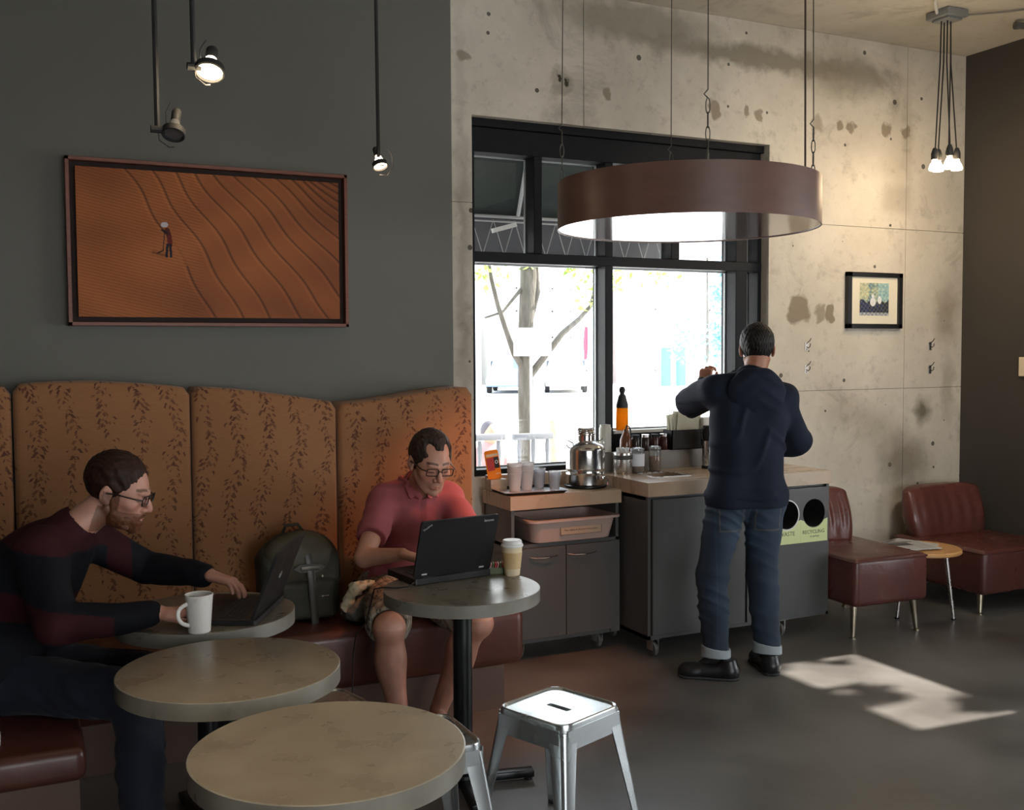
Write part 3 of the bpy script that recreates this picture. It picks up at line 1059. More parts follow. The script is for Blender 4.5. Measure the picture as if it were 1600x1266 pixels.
# ============================================================ banquette
def fabric_mat(name):
    m, nt, b = principled(name)
    N, L = nt.nodes, nt.links
    geo = N.new('ShaderNodeNewGeometry')
    b.inputs['Roughness'].default_value = 0.9
    b.inputs['Sheen Weight'].default_value = 0.15

    def math_(op, a, c=None, d=None):
        x = N.new('ShaderNodeMath')
        x.operation = op
        for i, v in enumerate((a, c, d)):
            if v is None:
                continue
            if isinstance(v, (int, float)):
                x.inputs[i].default_value = v
            else:
                L.new(v, x.inputs[i])
        return x.outputs[0]
    sep = N.new('ShaderNodeSeparateXYZ')
    L.new(geo.outputs['Position'], sep.inputs[0])
    X, Z = sep.outputs['X'], sep.outputs['Z']
    # wandering vines: a leaf band every 0.155 m
    wig = math_('MULTIPLY', math_('SINE', math_('MULTIPLY', Z, 9.0)), 0.024)
    wig2 = math_('MULTIPLY', math_('SINE', math_('ADD', math_('MULTIPLY', Z, 21.0), math_('MULTIPLY', X, 14.0))), 0.012)
    xx = math_('ADD', math_('ADD', X, wig), wig2)
    band = math_('ABSOLUTE', math_('SUBTRACT', math_('FRACT', math_('MULTIPLY', xx, 1 / 0.135)), 0.5))   # 0 on the vine
    fac = None
    for (sx, sz, off, th, bw) in ((27, 44, 0.0, 0.36, 0.36), (40, 34, 3.7, 0.28, 0.30)):
        cmb = N.new('ShaderNodeCombineXYZ')
        # leaves lean away from the vine
        lean = math_('MULTIPLY', math_('SUBTRACT', math_('FRACT', math_('MULTIPLY', xx, 1 / 0.135)), 0.5), 0.10)
        L.new(math_('MULTIPLY', X, sx), cmb.inputs[0])
        L.new(math_('ADD', math_('MULTIPLY', math_('ADD', Z, math_('ABSOLUTE', lean)), sz), off), cmb.inputs[1])
        v = N.new('ShaderNodeTexVoronoi')
        v.feature = 'F1'
        v.voronoi_dimensions = '2D'
        v.distance = 'MINKOWSKI'
        v.inputs['Exponent'].default_value = 0.8
        v.inputs['Scale'].default_value = 1.0
        v.inputs['Randomness'].default_value = 0.9
        L.new(cmb.outputs[0], v.inputs['Vector'])
        sc_ = N.new('ShaderNodeSeparateColor')
        L.new(v.outputs['Color'], sc_.inputs[0])
        leaf = math_('LESS_THAN', v.outputs['Distance'], math_('MULTIPLY_ADD', sc_.outputs[0], th, 0.17))
        inb = math_('LESS_THAN', band, math_('MULTIPLY_ADD', sc_.outputs[1], bw, 0.03))
        f = math_('MULTIPLY', leaf, inb)
        f = math_('MULTIPLY', f, math_('MULTIPLY_ADD', sc_.outputs[2], 0.5, 0.5))
        fac = f if fac is None else math_('MAXIMUM', fac, f)
    weave = N.new('ShaderNodeTexNoise')
    weave.inputs['Scale'].default_value = 1.0
    mp = N.new('ShaderNodeMapping')
    mp.inputs['Scale'].default_value = (25, 25, 420)
    L.new(geo.outputs['Position'], mp.inputs[0])
    L.new(mp.outputs[0], weave.inputs['Vector'])
    r = N.new('ShaderNodeMixRGB')
    L.new(weave.outputs['Fac'], r.inputs[0])
    r.inputs[1].default_value = (0.225, 0.100, 0.040, 1)
    r.inputs[2].default_value = (0.315, 0.145, 0.058, 1)
    mx = N.new('ShaderNodeMixRGB')
    L.new(fac, mx.inputs[0])
    L.new(r.outputs[0], mx.inputs[1])
    mx.inputs[2].default_value = (0.085, 0.026, 0.010, 1)
    L.new(mx.outputs[0], b.inputs['Base Color'])
    bp = N.new('ShaderNodeBump')
    bp.inputs['Strength'].default_value = 0.3
    bp.inputs['Distance'].default_value = 0.002
    L.new(weave.outputs['Fac'], bp.inputs['Height'])
    L.new(bp.outputs[0], b.inputs['Normal'])
    return m


FAB = fabric_mat('leaf_vine_upholstery')
LEA = mat('oxblood_leather', (0.085, 0.026, 0.017), 0.36, c2=(0.062, 0.019, 0.013), scale=5, rvar=0.08, bump=0.25, bscale=14, bdist=0.008)
BASEM = mat('bench_base_laminate', (0.105, 0.058, 0.040), 0.6, c2=(0.085, 0.047, 0.032), scale=3)

bq = empty('banquette', (0, 4.45, 0), 0, 'long wall banquette with a tall leaf-patterned rust back and oxblood leather seat', 'bench')
oy = 4.45
prof_all = [
    ('-0.71', [(-0.71, 1.49), (-0.4, 1.492), (-0.1, 1.492), (-0.013, 1.488)]),
    ('', [(-0.007, 1.497), (0.12, 1.507), (0.3, 1.508), (0.5, 1.494), (0.692, 1.472)]),
    ('', [(0.698, 1.476), (0.85, 1.468), (0.99, 1.45), (1.2, 1.418), (1.30, 1.400), (1.347, 1.392)]),
    ('', [(1.353, 1.386), (1.5, 1.394), (1.66, 1.414), (1.83, 1.440), (1.95, 1.452), (2.035, 1.448)])]
MXZ = Matrix(((1, 0, 0, 0), (0, 0, -1, 0), (0, 1, 0, 0), (0, 0, 0, 1)))   # (x, z, h) -> (x, -h, z)
for _, pr in prof_all:
    xa, xb = pr[0][0], pr[-1][0]
    xs_ = np.linspace(xa, xb, 29)
    px = [p[0] for p in pr]
    pz = [p[1] for p in pr]
    zt = np.interp(xs_, px, pz)
    zt = np.convolve(np.pad(zt, 2, mode='edge'), np.ones(5) / 5, 'valid')
    rc = 0.035
    tz = []
    for x, z in zip(xs_, zt):
        d = min(x - xa, xb - x)
        if d < rc:
            z -= rc - math.sqrt(max(rc * rc - (rc - d) ** 2, 0))
        tz.append(z)
    cx, cz = (xa + xb) / 2, 0.95

    def inset(k):
        w, h = (xb - xa) / 2, 0.55
        poly = [(x, z) for x, z in zip(xs_, tz)] + [(xb, 0.40), (xa, 0.40)]
        return [(cx + (x - cx) * (w - k) / w, cz + (z - cz) * (h - k) / h) for x, z in poly]
    mb = MB()
    loft(mb, [(inset(0.004), -0.435), (inset(0.0), -0.43), (inset(0.0), -0.262), (inset(0.003), -0.250), (inset(0.010), -0.241), (inset(0.022), -0.236)], m=MXZ)
    mb.build('back_panel', FAB, bq, angle=50)
MB().box(0.16, 2.07, 4.185 - oy, 4.72 - oy, 0.20, 0.455, bev=0.045, seg=4).build('seat', LEA, bq)
MB().box(-0.72, 0.165, 3.28 - oy, 4.72 - oy, 0.35, 0.455, bev=0.030, seg=4).build('seat', LEA, bq)
MB().box(0.13, 1.98, 4.225 - oy, 4.7 - oy, 0.0, 0.205).box(-0.70, 0.145, 3.30 - oy, 4.7 - oy, 0, 0.352).build('base', BASEM, bq)

# ============================================================ pictures on the walls
def color_grid(name, w, h, nx, ny, fn, m, parent, loc, rotx=R(90)):
    xs_ = np.linspace(-w / 2, w / 2, nx)
    ys_ = np.linspace(-h / 2, h / 2, ny)
    GX, GY = np.meshgrid(xs_, ys_, indexing='ij')
    P = np.stack([GX.ravel(), GY.ravel(), np.zeros(GX.size)], 1)
    i = np.arange(nx * ny).reshape(nx, ny)
    Q = np.stack([i[:-1, :-1], i[1:, :-1], i[1:, 1:], i[:-1, 1:]], -1).reshape(-1, 4)
    me = bpy.data.meshes.new(name)
    me.from_pydata(P.tolist(), [], Q.tolist())
    C = np.ones((len(P), 4), np.float32)
    C[:, :3] = fn(GX.ravel() / w + 0.5, GY.ravel() / h + 0.5)
    a = me.color_attributes.new('Col', 'FLOAT_COLOR', 'POINT')
    a.data.foreach_set('color', C.ravel())
    me.materials.append(m)
    o = bpy.data.objects.new(name, me)
    col.objects.link(o)
    o.parent = parent
    o.location = loc
    o.rotation_euler = (rotx, 0, 0)
    return o


def seg(u, v, a, b):
    p = np.stack([u, v], 1)
    a, b = np.array(a), np.array(b)
    ba = b - a
    h = np.clip((p - a) @ ba / (ba @ ba), 0, 1)
    return np.sqrt(((p - a - h[:, None] * ba) ** 2).sum(1))


def print_field(u, v):
    n1 = np.sin(u * 9 + 2 * np.sin(v * 5)) * np.sin(v * 7 + 1.7 * np.sin(u * 6))
    g = rng.normal(0, 1, len(u)) * 0.05
    base = np.stack([0.36 + 0.07 * n1, 0.115 + 0.028 * n1, 0.030 + 0.006 * n1], 1)
    base *= (1 + g)[:, None]
    glow = np.exp(-(((u - 0.16) / 0.22) ** 2 + ((v - 0.45) / 0.5) ** 2))
    base += glow[:, None] * np.array([0.06, 0.02, 0.0])
    dark = np.clip((u - 0.55) * 1.3, 0, 1) * np.clip((v - 0.2) * 1.2, 0, 1)
    base *= (1 - 0.50 * dark)[:, None]
    base *= (1 - 0.16 * np.sin(v * 300 + u * 120) * (u < 0.45))[:, None]
    # furrows: lines that start along the top edge and run down to the right
    t = v
    lines = [(0.175, 0.49), (0.265, 0.60), (0.35, 0.71), (0.43, 0.84), (0.51, 0.955), (0.59, 1.08), (0.665, 1.21), (0.74, 1.36), (0.80, 1.50), (0.85, 1.62), (0.89, 1.75), (0.93, 1.9), (0.97, 2.1)]
    W_ = 1.75
    for k, (a, b_) in enumerate(lines):
        s = 1 - t
        x = a + (b_ - a) * (s * 0.92 + 0.08 * s * s) + 0.012 * np.sin(s * 14 + k) * (1 - s * 0.5) + 0.02 * np.sin(s * 3.0)
        dd = (u - x) * W_ / math.hypot(1, (b_ - a) * W_)
        if k == 0:
            keep = np.where((v < 0.36) | (v > 0.60), 1.0, 0.25)
        else:
            keep = 1.0
        w1 = 0.0065
        base *= (1 - 0.62 * np.exp(-(dd / w1) ** 2) * keep)[:, None]
        base *= (1 + 0.22 * np.exp(-((dd + 0.018) / 0.008) ** 2) * keep)[:, None]
    # the worker
    for (a, b_, r_, c) in (((0.322, 0.60), (0.330, 0.55), 0.012, (0.10, 0.012, 0.006)), ((0.33, 0.55), (0.332, 0.50), 0.012, (0.16, 0.014, 0.008)), ((0.322, 0.50), (0.318, 0.42), 0.006, (0.01, 0.012, 0.02)), ((0.332, 0.50), (0.335, 0.42), 0.006, (0.01, 0.012, 0.02)),
                           ((0.312, 0.58), (0.306, 0.46), 0.0022, (0.03, 0.015, 0.01)), ((0.306, 0.46), (0.285, 0.44), 0.003, (0.03, 0.015, 0.01)), ((0.31, 0.635), (0.316, 0.637), 0.013, (0.62, 0.60, 0.58)), ((0.305, 0.60), (0.318, 0.58), 0.006, (0.02, 0.01, 0.01))):
        p0, p1 = (a[0] * W_, a[1]), (b_[0] * W_, b_[1])
        d = seg(u * W_, v, p0, p1)
        base[d < r_ * 1.35] = c
    sh = seg(u * W_, v, (0.318 * W_, 0.425), (0.27 * W_, 0.445))
    base *= (1 - 0.5 * np.exp(-(sh / 0.012) ** 2))[:, None]
    return np.clip(base * np.array([0.72, 0.70, 0.80]), 0, 1)


PRINT = attr_mat('printed_picture', 0.55, spec=0.2)
pic = empty('framed_picture', (0.838, 4.90, 2.105), 0, 'wide picture of an orange ploughed field in a reddish wood frame on the grey-green wall', 'picture')
FRW = mat('reddish_frame_wood', (0.13, 0.034, 0.018), 0.45, c2=(0.17, 0.05, 0.026), scale=20, stretch=(1, 1, 6))
FW, FH = 1.238, 0.722
mb = MB()
for q in ((-FW / 2, FW / 2, FH / 2 - 0.016, FH / 2), (-FW / 2, FW / 2, -FH / 2, -FH / 2 + 0.016), (-FW / 2, -FW / 2 + 0.016, -FH / 2, FH / 2), (FW / 2 - 0.016, FW / 2, -FH / 2, FH / 2)):
    mb.box(q[0], q[1], -0.062, -0.002, q[2], q[3], bev=0.0015, seg=1)
mb.build('frame', FRW, pic, smooth=False)
MB().box(-FW / 2 + 0.012, FW / 2 - 0.012, -0.020, -0.004, -FH / 2 + 0.012, FH / 2 - 0.012).build('backing', mat('dark_backing', (0.018, 0.008, 0.006), 0.8), pic)
color_grid('print', FW - 0.082, FH - 0.078, 560, 320, print_field, PRINT, pic, (0, -0.048, 0))
MB().box(-FW / 2 + 0.041, FW / 2 - 0.041, -0.0475, -0.02, -FH / 2 + 0.039, FH / 2 - 0.039).build('panel', mat('panel_edge', (0.10, 0.035, 0.02), 0.7), pic)


def print_trees(u, v):
    n = len(u)
    a = np.sin(u * 21 + 3 * np.sin(v * 13)) * np.sin(v * 24 + 2 * np.sin(u * 17))
    b_ = np.sin(u * 47 + 5 * v) * np.sin(v * 41 - 6 * u)
    c = np.stack([0.30 + 0.25 * a, 0.42 + 0.20 * a + 0.1 * b_, 0.30 + 0.15 * b_], 1)
    c = np.where(((u > 0.62) & (v > 0.45))[:, None], c * 0.5 + np.array([0.15, 0.42, 0.45]) * 0.8, c)
    c = np.where(((u < 0.3) & (v > 0.5))[:, None], c * 0.6 + np.array([0.35, 0.30, 0.10]), c)
    lowm = v < 0.45 + 0.05 * np.sin(u * 20)
    c = np.where(lowm[:, None], np.stack([0.05 + 0.06 * b_, 0.06 + 0.06 * b_, 0.11 + 0.08 * a], 1), c)
    c = np.where((v < 0.1)[:, None], np.stack([0.35 + 0.2 * b_, 0.38 + 0.2 * b_, 0.42 + 0.1 * b_], 1), c)
    for (x, y, rx, ry) in ((0.45, 0.42, 0.10, 0.13), (0.68, 0.48, 0.07, 0.12), (0.45, 0.60, 0.05, 0.05)):
        c[(((u - x) / rx) ** 2 + ((v - y) / ry) ** 2) < 1] = (0.75, 0.78, 0.78)
    c = c * (0.75 + 0.5 * rng.random(len(c)))[:, None]
    g = c.mean(1, keepdims=True)
    return np.clip(c * 0.6 + g * 0.4, 0.01, 1)


p2 = empty('framed_photograph', (5.150, W, 1.9465), 0, 'small square photograph with a cream mat in a black frame on the concrete wall', 'picture')
w2, h2 = 0.483, 0.368
mb = MB()
for q in ((-w2 / 2, w2 / 2, h2 / 2 - 0.030, h2 / 2), (-w2 / 2, w2 / 2, -h2 / 2, -h2 / 2 + 0.030), (-w2 / 2, -w2 / 2 + 0.036, -h2 / 2, h2 / 2), (w2 / 2 - 0.036, w2 / 2, -h2 / 2, h2 / 2)):
    mb.box(q[0], q[1], -0.032, -0.002, q[2], q[3], bev=0.002, seg=1)
mb.build('frame', mat('black_frame', (0.010, 0.010, 0.011), 0.35), p2, smooth=False)
MB().box(-w2 / 2 + 0.03, w2 / 2 - 0.03, -0.016, -0.004, -h2 / 2 + 0.026, h2 / 2 - 0.026).build('mat_board', mat('cream_mat_board', (0.80, 0.74, 0.58), 0.8), p2)
color_grid('photograph', 0.255, 0.215, 90, 80, print_trees, PRINT, p2, (0, -0.0175, 0.008))

# hooks in the concrete wall
for (x, z, lab) in ((4.591, 1.651, 'upper metal hook plate left of the framed photograph'), (4.591, 1.505, 'lower metal hook plate left of the framed photograph'), (5.68, 1.651, 'upper metal hook plate near the corner of the concrete wall'), (5.68, 1.49, 'lower metal hook plate near the corner of the concrete wall')):
    h = empty('wall_hook', (x, W, z), 0, lab, 'hook', 'hook plates on the concrete wall')
    MB().box(-0.014, 0.014, -0.004, 0, -0.034, 0.022, bev=0.003, seg=1).build('plate', WHITEP if x < 5 else STEEL, h)
    MB().tube([(0, -0.003, -0.008), (0, -0.02, -0.016), (0, -0.034, -0.006), (0, -0.038, 0.012)], 0.0028, 6).tube([(0, -0.003, 0.014), (0.01, -0.018, 0.028), (0.016, -0.026, 0.046)], 0.0024, 6).build('prong', BLACK, h)
    for dz in (0.012, -0.024):
        MB().sphere((0, -0.004, dz), 0.0035, u=8, v=6).build('screw', BLACKM, h)
tag(MB().box(-0.02, -0.001, -0.06, 0.075, -0.063, 0.063, bev=0.003, seg=1).build('wall_plaque', mat('cream_plaque', (0.80, 0.68, 0.48), 0.5), loc=(X1, 4.65, 1.505)), 'small cream plaque on the charcoal wall at the frame edge', 'plaque')

# ============================================================ drum pendant
DRX, DRY, DRZ, DRR, DRH = 2.611, 3.705, 2.139, 0.553, 0.196
DRUM = mat('copper_brown_lacquer', (0.125, 0.065, 0.050), 0.40, c2=(0.15, 0.078, 0.060), scale=6, stretch=(1, 1, 3), spec=0.5)
DRUMB = mat('glossy_brown_acrylic', (0.20, 0.11, 0.09), 0.06, spec=0.9, coat=1.0)
dr = empty('drum_pendant', (DRX, DRY, DRZ), 0, 'wide shallow copper-brown drum pendant hanging in front of the window', 'lamp')
MB().lathe([(DRR - 0.006, 0.002), (DRR, 0.0), (DRR, DRH), (DRR - 0.006, DRH), (DRR - 0.006, 0.002)], 96, cap=False).build('shade', DRUM, dr)
MB().lathe([(0.0, 0.004), (DRR - 0.007, 0.004), (DRR - 0.007, 0.010), (0.0, 0.010)], 96, cap=False).build('bottom_panel', DRUMB, dr)
cable_m = mat('wire_rope', (0.10, 0.095, 0.08), 0.4, 0.6)
for (a, big) in ((149, 0), (63, 0), (-27, 1), (-117, 1)):
    a = R(a - 0)
    x, y = (DRR - 0.02) * math.cos(a), (DRR - 0.02) * math.sin(a)
    c = MB().tube([(x, y, DRH + 0.26), (x * 0.98, y * 0.98, 3.64 - DRZ)], 0.0024, 6).build('suspension_cable', cable_m, dr)
    ch = MB()
    ch.lathe([(0.0, -0.006), (0.007, -0.004), (0.007, 0.02), (0.0, 0.022)], 8, c=(x, y, DRH + 0.004))
    for k in range(4):
        zc = DRH + 0.045 + k * 0.052
        ang = a + (PI / 2 if k % 2 else 0)
        dx, dy = 0.008 * math.cos(ang), 0.008 * math.sin(ang)
        ch.tube([(x + dx * math.cos(t), y + dy * math.cos(t), zc + 0.030 * math.sin(t)) for t in np.linspace(0, 2 * PI, 13)[:-1]], 0.0022, 5, closed=True)
    ch.tube([(x, y, DRH + 0.23), (x - 0.012, y + 0.008, DRH + 0.245), (x, y, DRH + 0.262)], 0.003, 5)
    ch.build('hook_chain', cable_m, c)
MB().tube([(0.505, -0.16, DRH - 0.01), (0.50, -0.15, 1.5)], 0.0045, 6).build('power_cable', mat('brown_cable', (0.07, 0.045, 0.03), 0.6), dr)
for sx in (-0.018, 0.018):
    MB().lathe([(0.0, -0.006), (0.013, -0.006), (0.015, 0.004), (0.0, 0.004)], 14, c=(0.27 + sx, 0.22, 0.0)).build('recessed_bulb', mat('lit_bulb_%d' % (sx * 1000), (1, 0.95, 0.85), 0.5, emit=(1, 0.93, 0.8), estr=6), dr)

# ============================================================ bare bulb cluster at the corner
bc = empty('bulb_cluster', (5.093, 4.57, ZC), 0, 'cluster of five lit bulbs on black cords near the concrete corner', 'lamp')
MB().box(-0.085, 0.085, -0.085, 0.085, -0.045, 0, bev=0.006).box(-0.06, 0.06, -0.06, 0.06, -0.06, -0.045, bev=0.004).build('junction_box', mat('galvanised_box', (0.30, 0.31, 0.31), 0.45, 0.5), bc)
BULB = mat('glowing_bulb', (1, 0.9, 0.7), 0.3, emit=(1.0, 0.80, 0.52), estr=22)
CORD = mat('black_cord', (0.010, 0.007, 0.005), 0.7)
for k, (bx, by, tx, ty) in enumerate(((-0.052, 0.03, -0.035, 0.01), (-0.012, -0.045, -0.018, -0.02), (-0.005, 0.045, 0.0, 0.02), (0.034, 0.0, 0.020, -0.01), (0.066, -0.03, 0.042, 0.01))):
    zb = -0.84 + 0.012 * (k % 2)
    cd = MB().tube([(tx, ty, -0.055), (tx * 1.0 + bx * 0.1, ty, -0.3), (bx * 0.9, by, zb + 0.05), (bx, by, zb)], 0.0042, 6).build('cord', CORD, bc)
    MB().lathe([(0.0, 0.035), (0.010, 0.033), (0.017, 0.015), (0.021, 0.0), (0.021, -0.035), (0.0, -0.036)], 14, c=(bx, by, zb)).build('socket', BLACKM, cd)
    MB().lathe([(0.013, -0.036), (0.017, -0.05), (0.028, -0.070), (0.034, -0.090), (0.030, -0.100), (0.0, -0.103)], 20, c=(bx, by, zb)).build('bulb', BULB, cd)
light('bulb_cluster_glow', 'POINT', (5.09, 4.52, 2.62), 13, (1.0, 0.72, 0.42), shadow_soft_size=0.08)
# conduit on the ceiling
tag(MB().tube([(5.01, 4.57, ZC - 0.02), (4.86, 4.45, ZC - 0.012), (4.2, 3.7, ZC - 0.012), (3.0, 2.4, ZC - 0.012)], 0.009, 8).build('ceiling_cable', mat('pale_conduit', (0.72, 0.71, 0.66), 0.4)), 'pale cable running along the concrete ceiling to the bulb junction box', 'cable')
tag(MB().tube([(5.17, 4.55, ZC - 0.02), (5.4, 4.4, ZC - 0.010), (5.9, 3.8, ZC - 0.010)], 0.006, 8).build('thin_ceiling_cable', mat('grey_conduit', (0.22, 0.2, 0.17), 0.6)), 'thin grey cable leaving the junction box towards the charcoal wall', 'cable')
tag(MB().tube([(5.62, 4.50, ZC - 0.035), (5.98, 4.42, ZC - 0.035)], 0.02, 12).tube([(5.60, 4.505, ZC - 0.035), (5.62, 4.50, ZC - 0.035)], 0.024, 12).build('ceiling_pipe', mat('grey_pipe', (0.10, 0.095, 0.09), 0.5)), 'short dark pipe end on the ceiling by the charcoal wall', 'pipe')

# ============================================================ spot lamps on stems
def spot_lamp(x, y, z, lit, flip, label, sc_=1.0, stem_dx=-0.045):
    t = empty('spot_lamp', (x, y, z), 0, label, 'lamp', 'spot lamps on thin black stems')
    sx = stem_dx
    MB().tube([(sx, 0, 0.0), (sx - 0.006, 0, ZC - z)], 0.0075, 8).build('stem', BLACKM, t)
    MB().tube([(sx - 0.018, 0, 0.0), (sx + 0.02, 0, 0.0)], 0.011, 10).build('swivel', BLACKM, t)
    Rt = Matrix.Rotation(R(12 if not flip else -6), 4, 'Y') @ Matrix.Rotation(R(-26), 4, 'X')
    r = 0.034 * sc_
    MB().lathe([(r, 0.004), (r * 1.12, 0.002), (r * 1.12, -0.016), (r, -0.018), (r, 0.004)], 24, m=Rt, cap=False).build('ring', BLACKM, t)
    refl = mat('spot_reflector_on', (1, 0.9, 0.75), 0.3, emit=(1.0, 0.80, 0.55), estr=14) if lit else mat('spot_reflector_off', (0.35, 0.36, 0.37), 0.2, 0.8)
    MB().lathe([(0.0, -0.010), (r * 0.96, -0.010), (r * 0.9, 0.0), (r * 0.55, 0.022), (r * 0.42, 0.034), (0.0, 0.034)], 20, m=Rt).build('bulb', refl, t)
    MB().lathe([(r * 0.40, 0.034), (r * 0.46, 0.04), (r * 0.46, 0.068), (r * 0.36, 0.074), (0.0, 0.074)], 14, m=Rt).build('socket', BLACKM, t)
    s = 1 if flip else -1
    MB().tube([(sx, 0, 0.005), (sx * 0.9, 0, -0.03), (sx * 0.3, 0, -0.048), (0.0, 0, -0.046)] if not flip else [(r, 0, 0.068), (r * 1.9, 0, 0.04), (r * 2.1, 0, -0.01), (r * 1.2, 0, -0.045), (0, 0, -0.045)], 0.0018, 6).build('bail_wire', BLACK, t)
    MB().tube([(-r * 0.7, 0, 0.0), (-r * 0.72, 0, 0.05), (-r * 0.25, 0, 0.078)], 0.0016, 6).build('lamp_wire', BLACK, t)
    return t


spot_lamp(0.432, 3.124, 2.257, False, False, 'unlit black spot lamp hanging above the field picture', 0.86)
spot_lamp(0.528, 3.078, 2.432, True, False, 'lit spot lamp hanging highest, above the unlit one', 1.1)
spot_lamp(1.345, 4.019, 2.378, True, True, 'lit spot lamp right of the field picture', 0.80, -0.004)
light('spot_glow', 'POINT', (0.528, 3.07, 2.38), 2.2, (1.0, 0.78, 0.48), shadow_soft_size=0.03)
light('spot_glow', 'POINT', (1.345, 4.01, 2.33), 1.3, (1.0, 0.72, 0.45), shadow_soft_size=0.03)

# ============================================================ round tables
LAM = mat('mottled_laminate', (0.158, 0.136, 0.102), 0.30, c2=(0.210, 0.183, 0.138), scale=9, detail=5, rvar=0.07, lo=0.28, hi=0.74, dist=0.2)
EDG = mat('laminate_edge', (0.17, 0.16, 0.135), 0.34, c2=(0.23, 0.22, 0.185), scale=9, rvar=0.08)
BLKP = mat('black_powder_coat', (0.012, 0.013, 0.014), 0.28, 0.3)


def round_table(x, y, z, r, label, rz=0.0):
    t = empty('round_table', (x, y, 0), rz, label, 'table', 'round cafe tables')
    MB().lathe([(0.0, z - 0.045), (r - 0.004, z - 0.045), (r - 0.004, z), (0.0, z)], 96).build('tabletop', LAM, t)
    MB().lathe([(r - 0.004, z - 0.047), (r, z - 0.046), (r, z - 0.0015), (r - 0.0025, z), (r - 0.004, z)], 96, cap=False).build('edge_band', EDG, t)
    MB().lathe([(0.036, 0.03), (0.036, z - 0.06)], 28).build('column', BLKP, t)
    MB().lathe([(0.02, z - 0.06), (0.13, z - 0.052), (0.13, z - 0.046), (0.02, z - 0.046)], 28).build('mounting_plate', BLKP, t)
    b = MB()
    for k in range(4):
        a = k * PI / 2
        m = Matrix.Rotation(a, 4, 'Z')
        b.box(0.0, 0.27, -0.025, 0.025, 0.012, 0.040, bev=0.006, m=m)
    b.lathe([(0.0, 0.012), (0.06, 0.012), (0.055, 0.052), (0.036, 0.06), (0.0, 0.06)], 24)
    bo = b.build('cross_base', BLKP, t)
    for k in range(4):
        a = k * PI / 2
        MB().lathe([(0.0, 0.0), (0.016, 0.0), (0.018, 0.012), (0.0, 0.013)], 12, c=(0.25 * math.cos(a), 0.25 * math.sin(a), 0)).build('foot_pad', BLACKM, bo)
    return t


round_table(0.607, 2.212, 0.75, 0.302, 'round laminate cafe table standing nearest the camera', R(20))
round_table(0.520, 2.905, 0.75, 0.302, 'round laminate cafe table between the front table and the mug table', R(50))
round_table(1.478, 3.520, 0.75, 0.290, 'round laminate cafe table in front of the man in the pink polo shirt', R(-12))
round_table(0.565, 3.580, 0.75, 0.294, 'round laminate cafe table under the white mug and thin laptop', R(10))

# ============================================================ metal stools
GALV = mat('galvanised_steel', (0.64, 0.68, 0.69), 0.24, 0.9, c2=(0.48, 0.51, 0.51), scale=5, detail=3, rvar=0.07, lo=0.45, hi=0.75)


def stool(x, y, rz, label):
    t = empty('metal_stool', (x, y, 0), rz, label, 'stool', 'galvanised metal stools')
    H, s = 0.452, 0.150
    mb = MB()
    # seat: pressed pan with rounded corners, a dish, and a hand hole
    n = 6
    outer = rrect(2 * s, 2 * s, 0.045, n)
    rings = []
    N_ = len(outer)

    def ringz(sc_, z):
        return [mb.bm.verts.new((px * sc_, py * sc_, z)) for px, py in outer]
    rings.append(ringz(1.0, H - 0.045))
    rings.append(ringz(1.0, H - 0.010))
    rings.append(ringz(0.985, H - 0.002))
    rings.append(ringz(0.955, H))
    rings.append(ringz(0.925, H - 0.002))
    rings.append(ringz(0.905, H - 0.007))
    slot = []
    for (px, py) in outer:          # slot outline has as many vertices
        a = math.atan2(py, px)
        dx, dy = math.cos(a), math.sin(a)
        cy_ = 0.034 * max(-1, min(1, dy * 2.2))
        slot.append(mb.bm.verts.new((0.016 * dx, cy_ + 0.016 * dy, H - 0.009)))
    rings.append(slot)
    rings.append([mb.bm.verts.new((v.co.x, v.co.y, H - 0.022)) for v in slot])
    for a, b in zip(rings, rings[1:]):
        for i in range(N_):
            j = (i + 1) % N_
            mb.bm.faces.new((a[i], a[j], b[j], b[i]))
    mb.build('seat', GALV, t, angle=40)
    # apron
    ap = MB()
    for k in range(4):
        m = Matrix.Rotation(k * PI / 2, 4, 'Z')
        ap.box(-s + 0.02, s - 0.02, -s - 0.002, -s + 0.001, H - 0.085, H - 0.02, m=m @ Matrix.Translation((0, 0, 0)))
    ap.build('apron', GALV, t, smooth=False)
    for k in range(4):
        m = Matrix.Rotation(k * PI / 2, 4, 'Z')
        lg = MB()
        top, bot = s - 0.003, s * 1.36
        sec = []
        for f_ in np.linspace(0, 1, 6):
            z = (H - 0.028) * (1 - f_)
            c_ = top + (bot - top) * f_
            w = 0.066 - 0.036 * f_
            rr = 0.020 - 0.006 * f_
            th = 0.003
            pts = [(c_ - w, c_)]
            for q in range(5):
                a = R(90 - q * 22.5)
                pts.append((c_ - rr + rr * math.cos(a), c_ - rr + rr * math.sin(a)))
            pts.append((c_, c_ - w))
            inner = [(px - th if i > 0 else px, py - th if i < len(pts) - 1 else py) for i, (px, py) in enumerate(pts)]
            inner = [(min(px, c_ - th), min(py, c_ - th)) for px, py in inner]
            sec.append((pts + inner[::-1], z))
        loft(lg, sec, m=m)
        lo = lg.build('leg', GALV, t, angle=40)
        lg2 = MB()
        cc = bot - 0.014
        lg2.box(cc - 0.016, cc + 0.016, cc - 0.016, cc + 0.016, 0.0, 0.014, bev=0.004, m=m)
        lg2.build('rubber_foot', BLACKM, lo)
    # cross brace under the seat
    MB().box(-0.17, 0.17, -0.008, 0.008, H - 0.09, H - 0.085, m=Matrix.Rotation(R(45), 4, 'Z')).box(-0.17, 0.17, -0.008, 0.008, H - 0.095, H - 0.09, m=Matrix.Rotation(R(-45), 4, 'Z')).build('cross_brace', GALV, t)
    return t


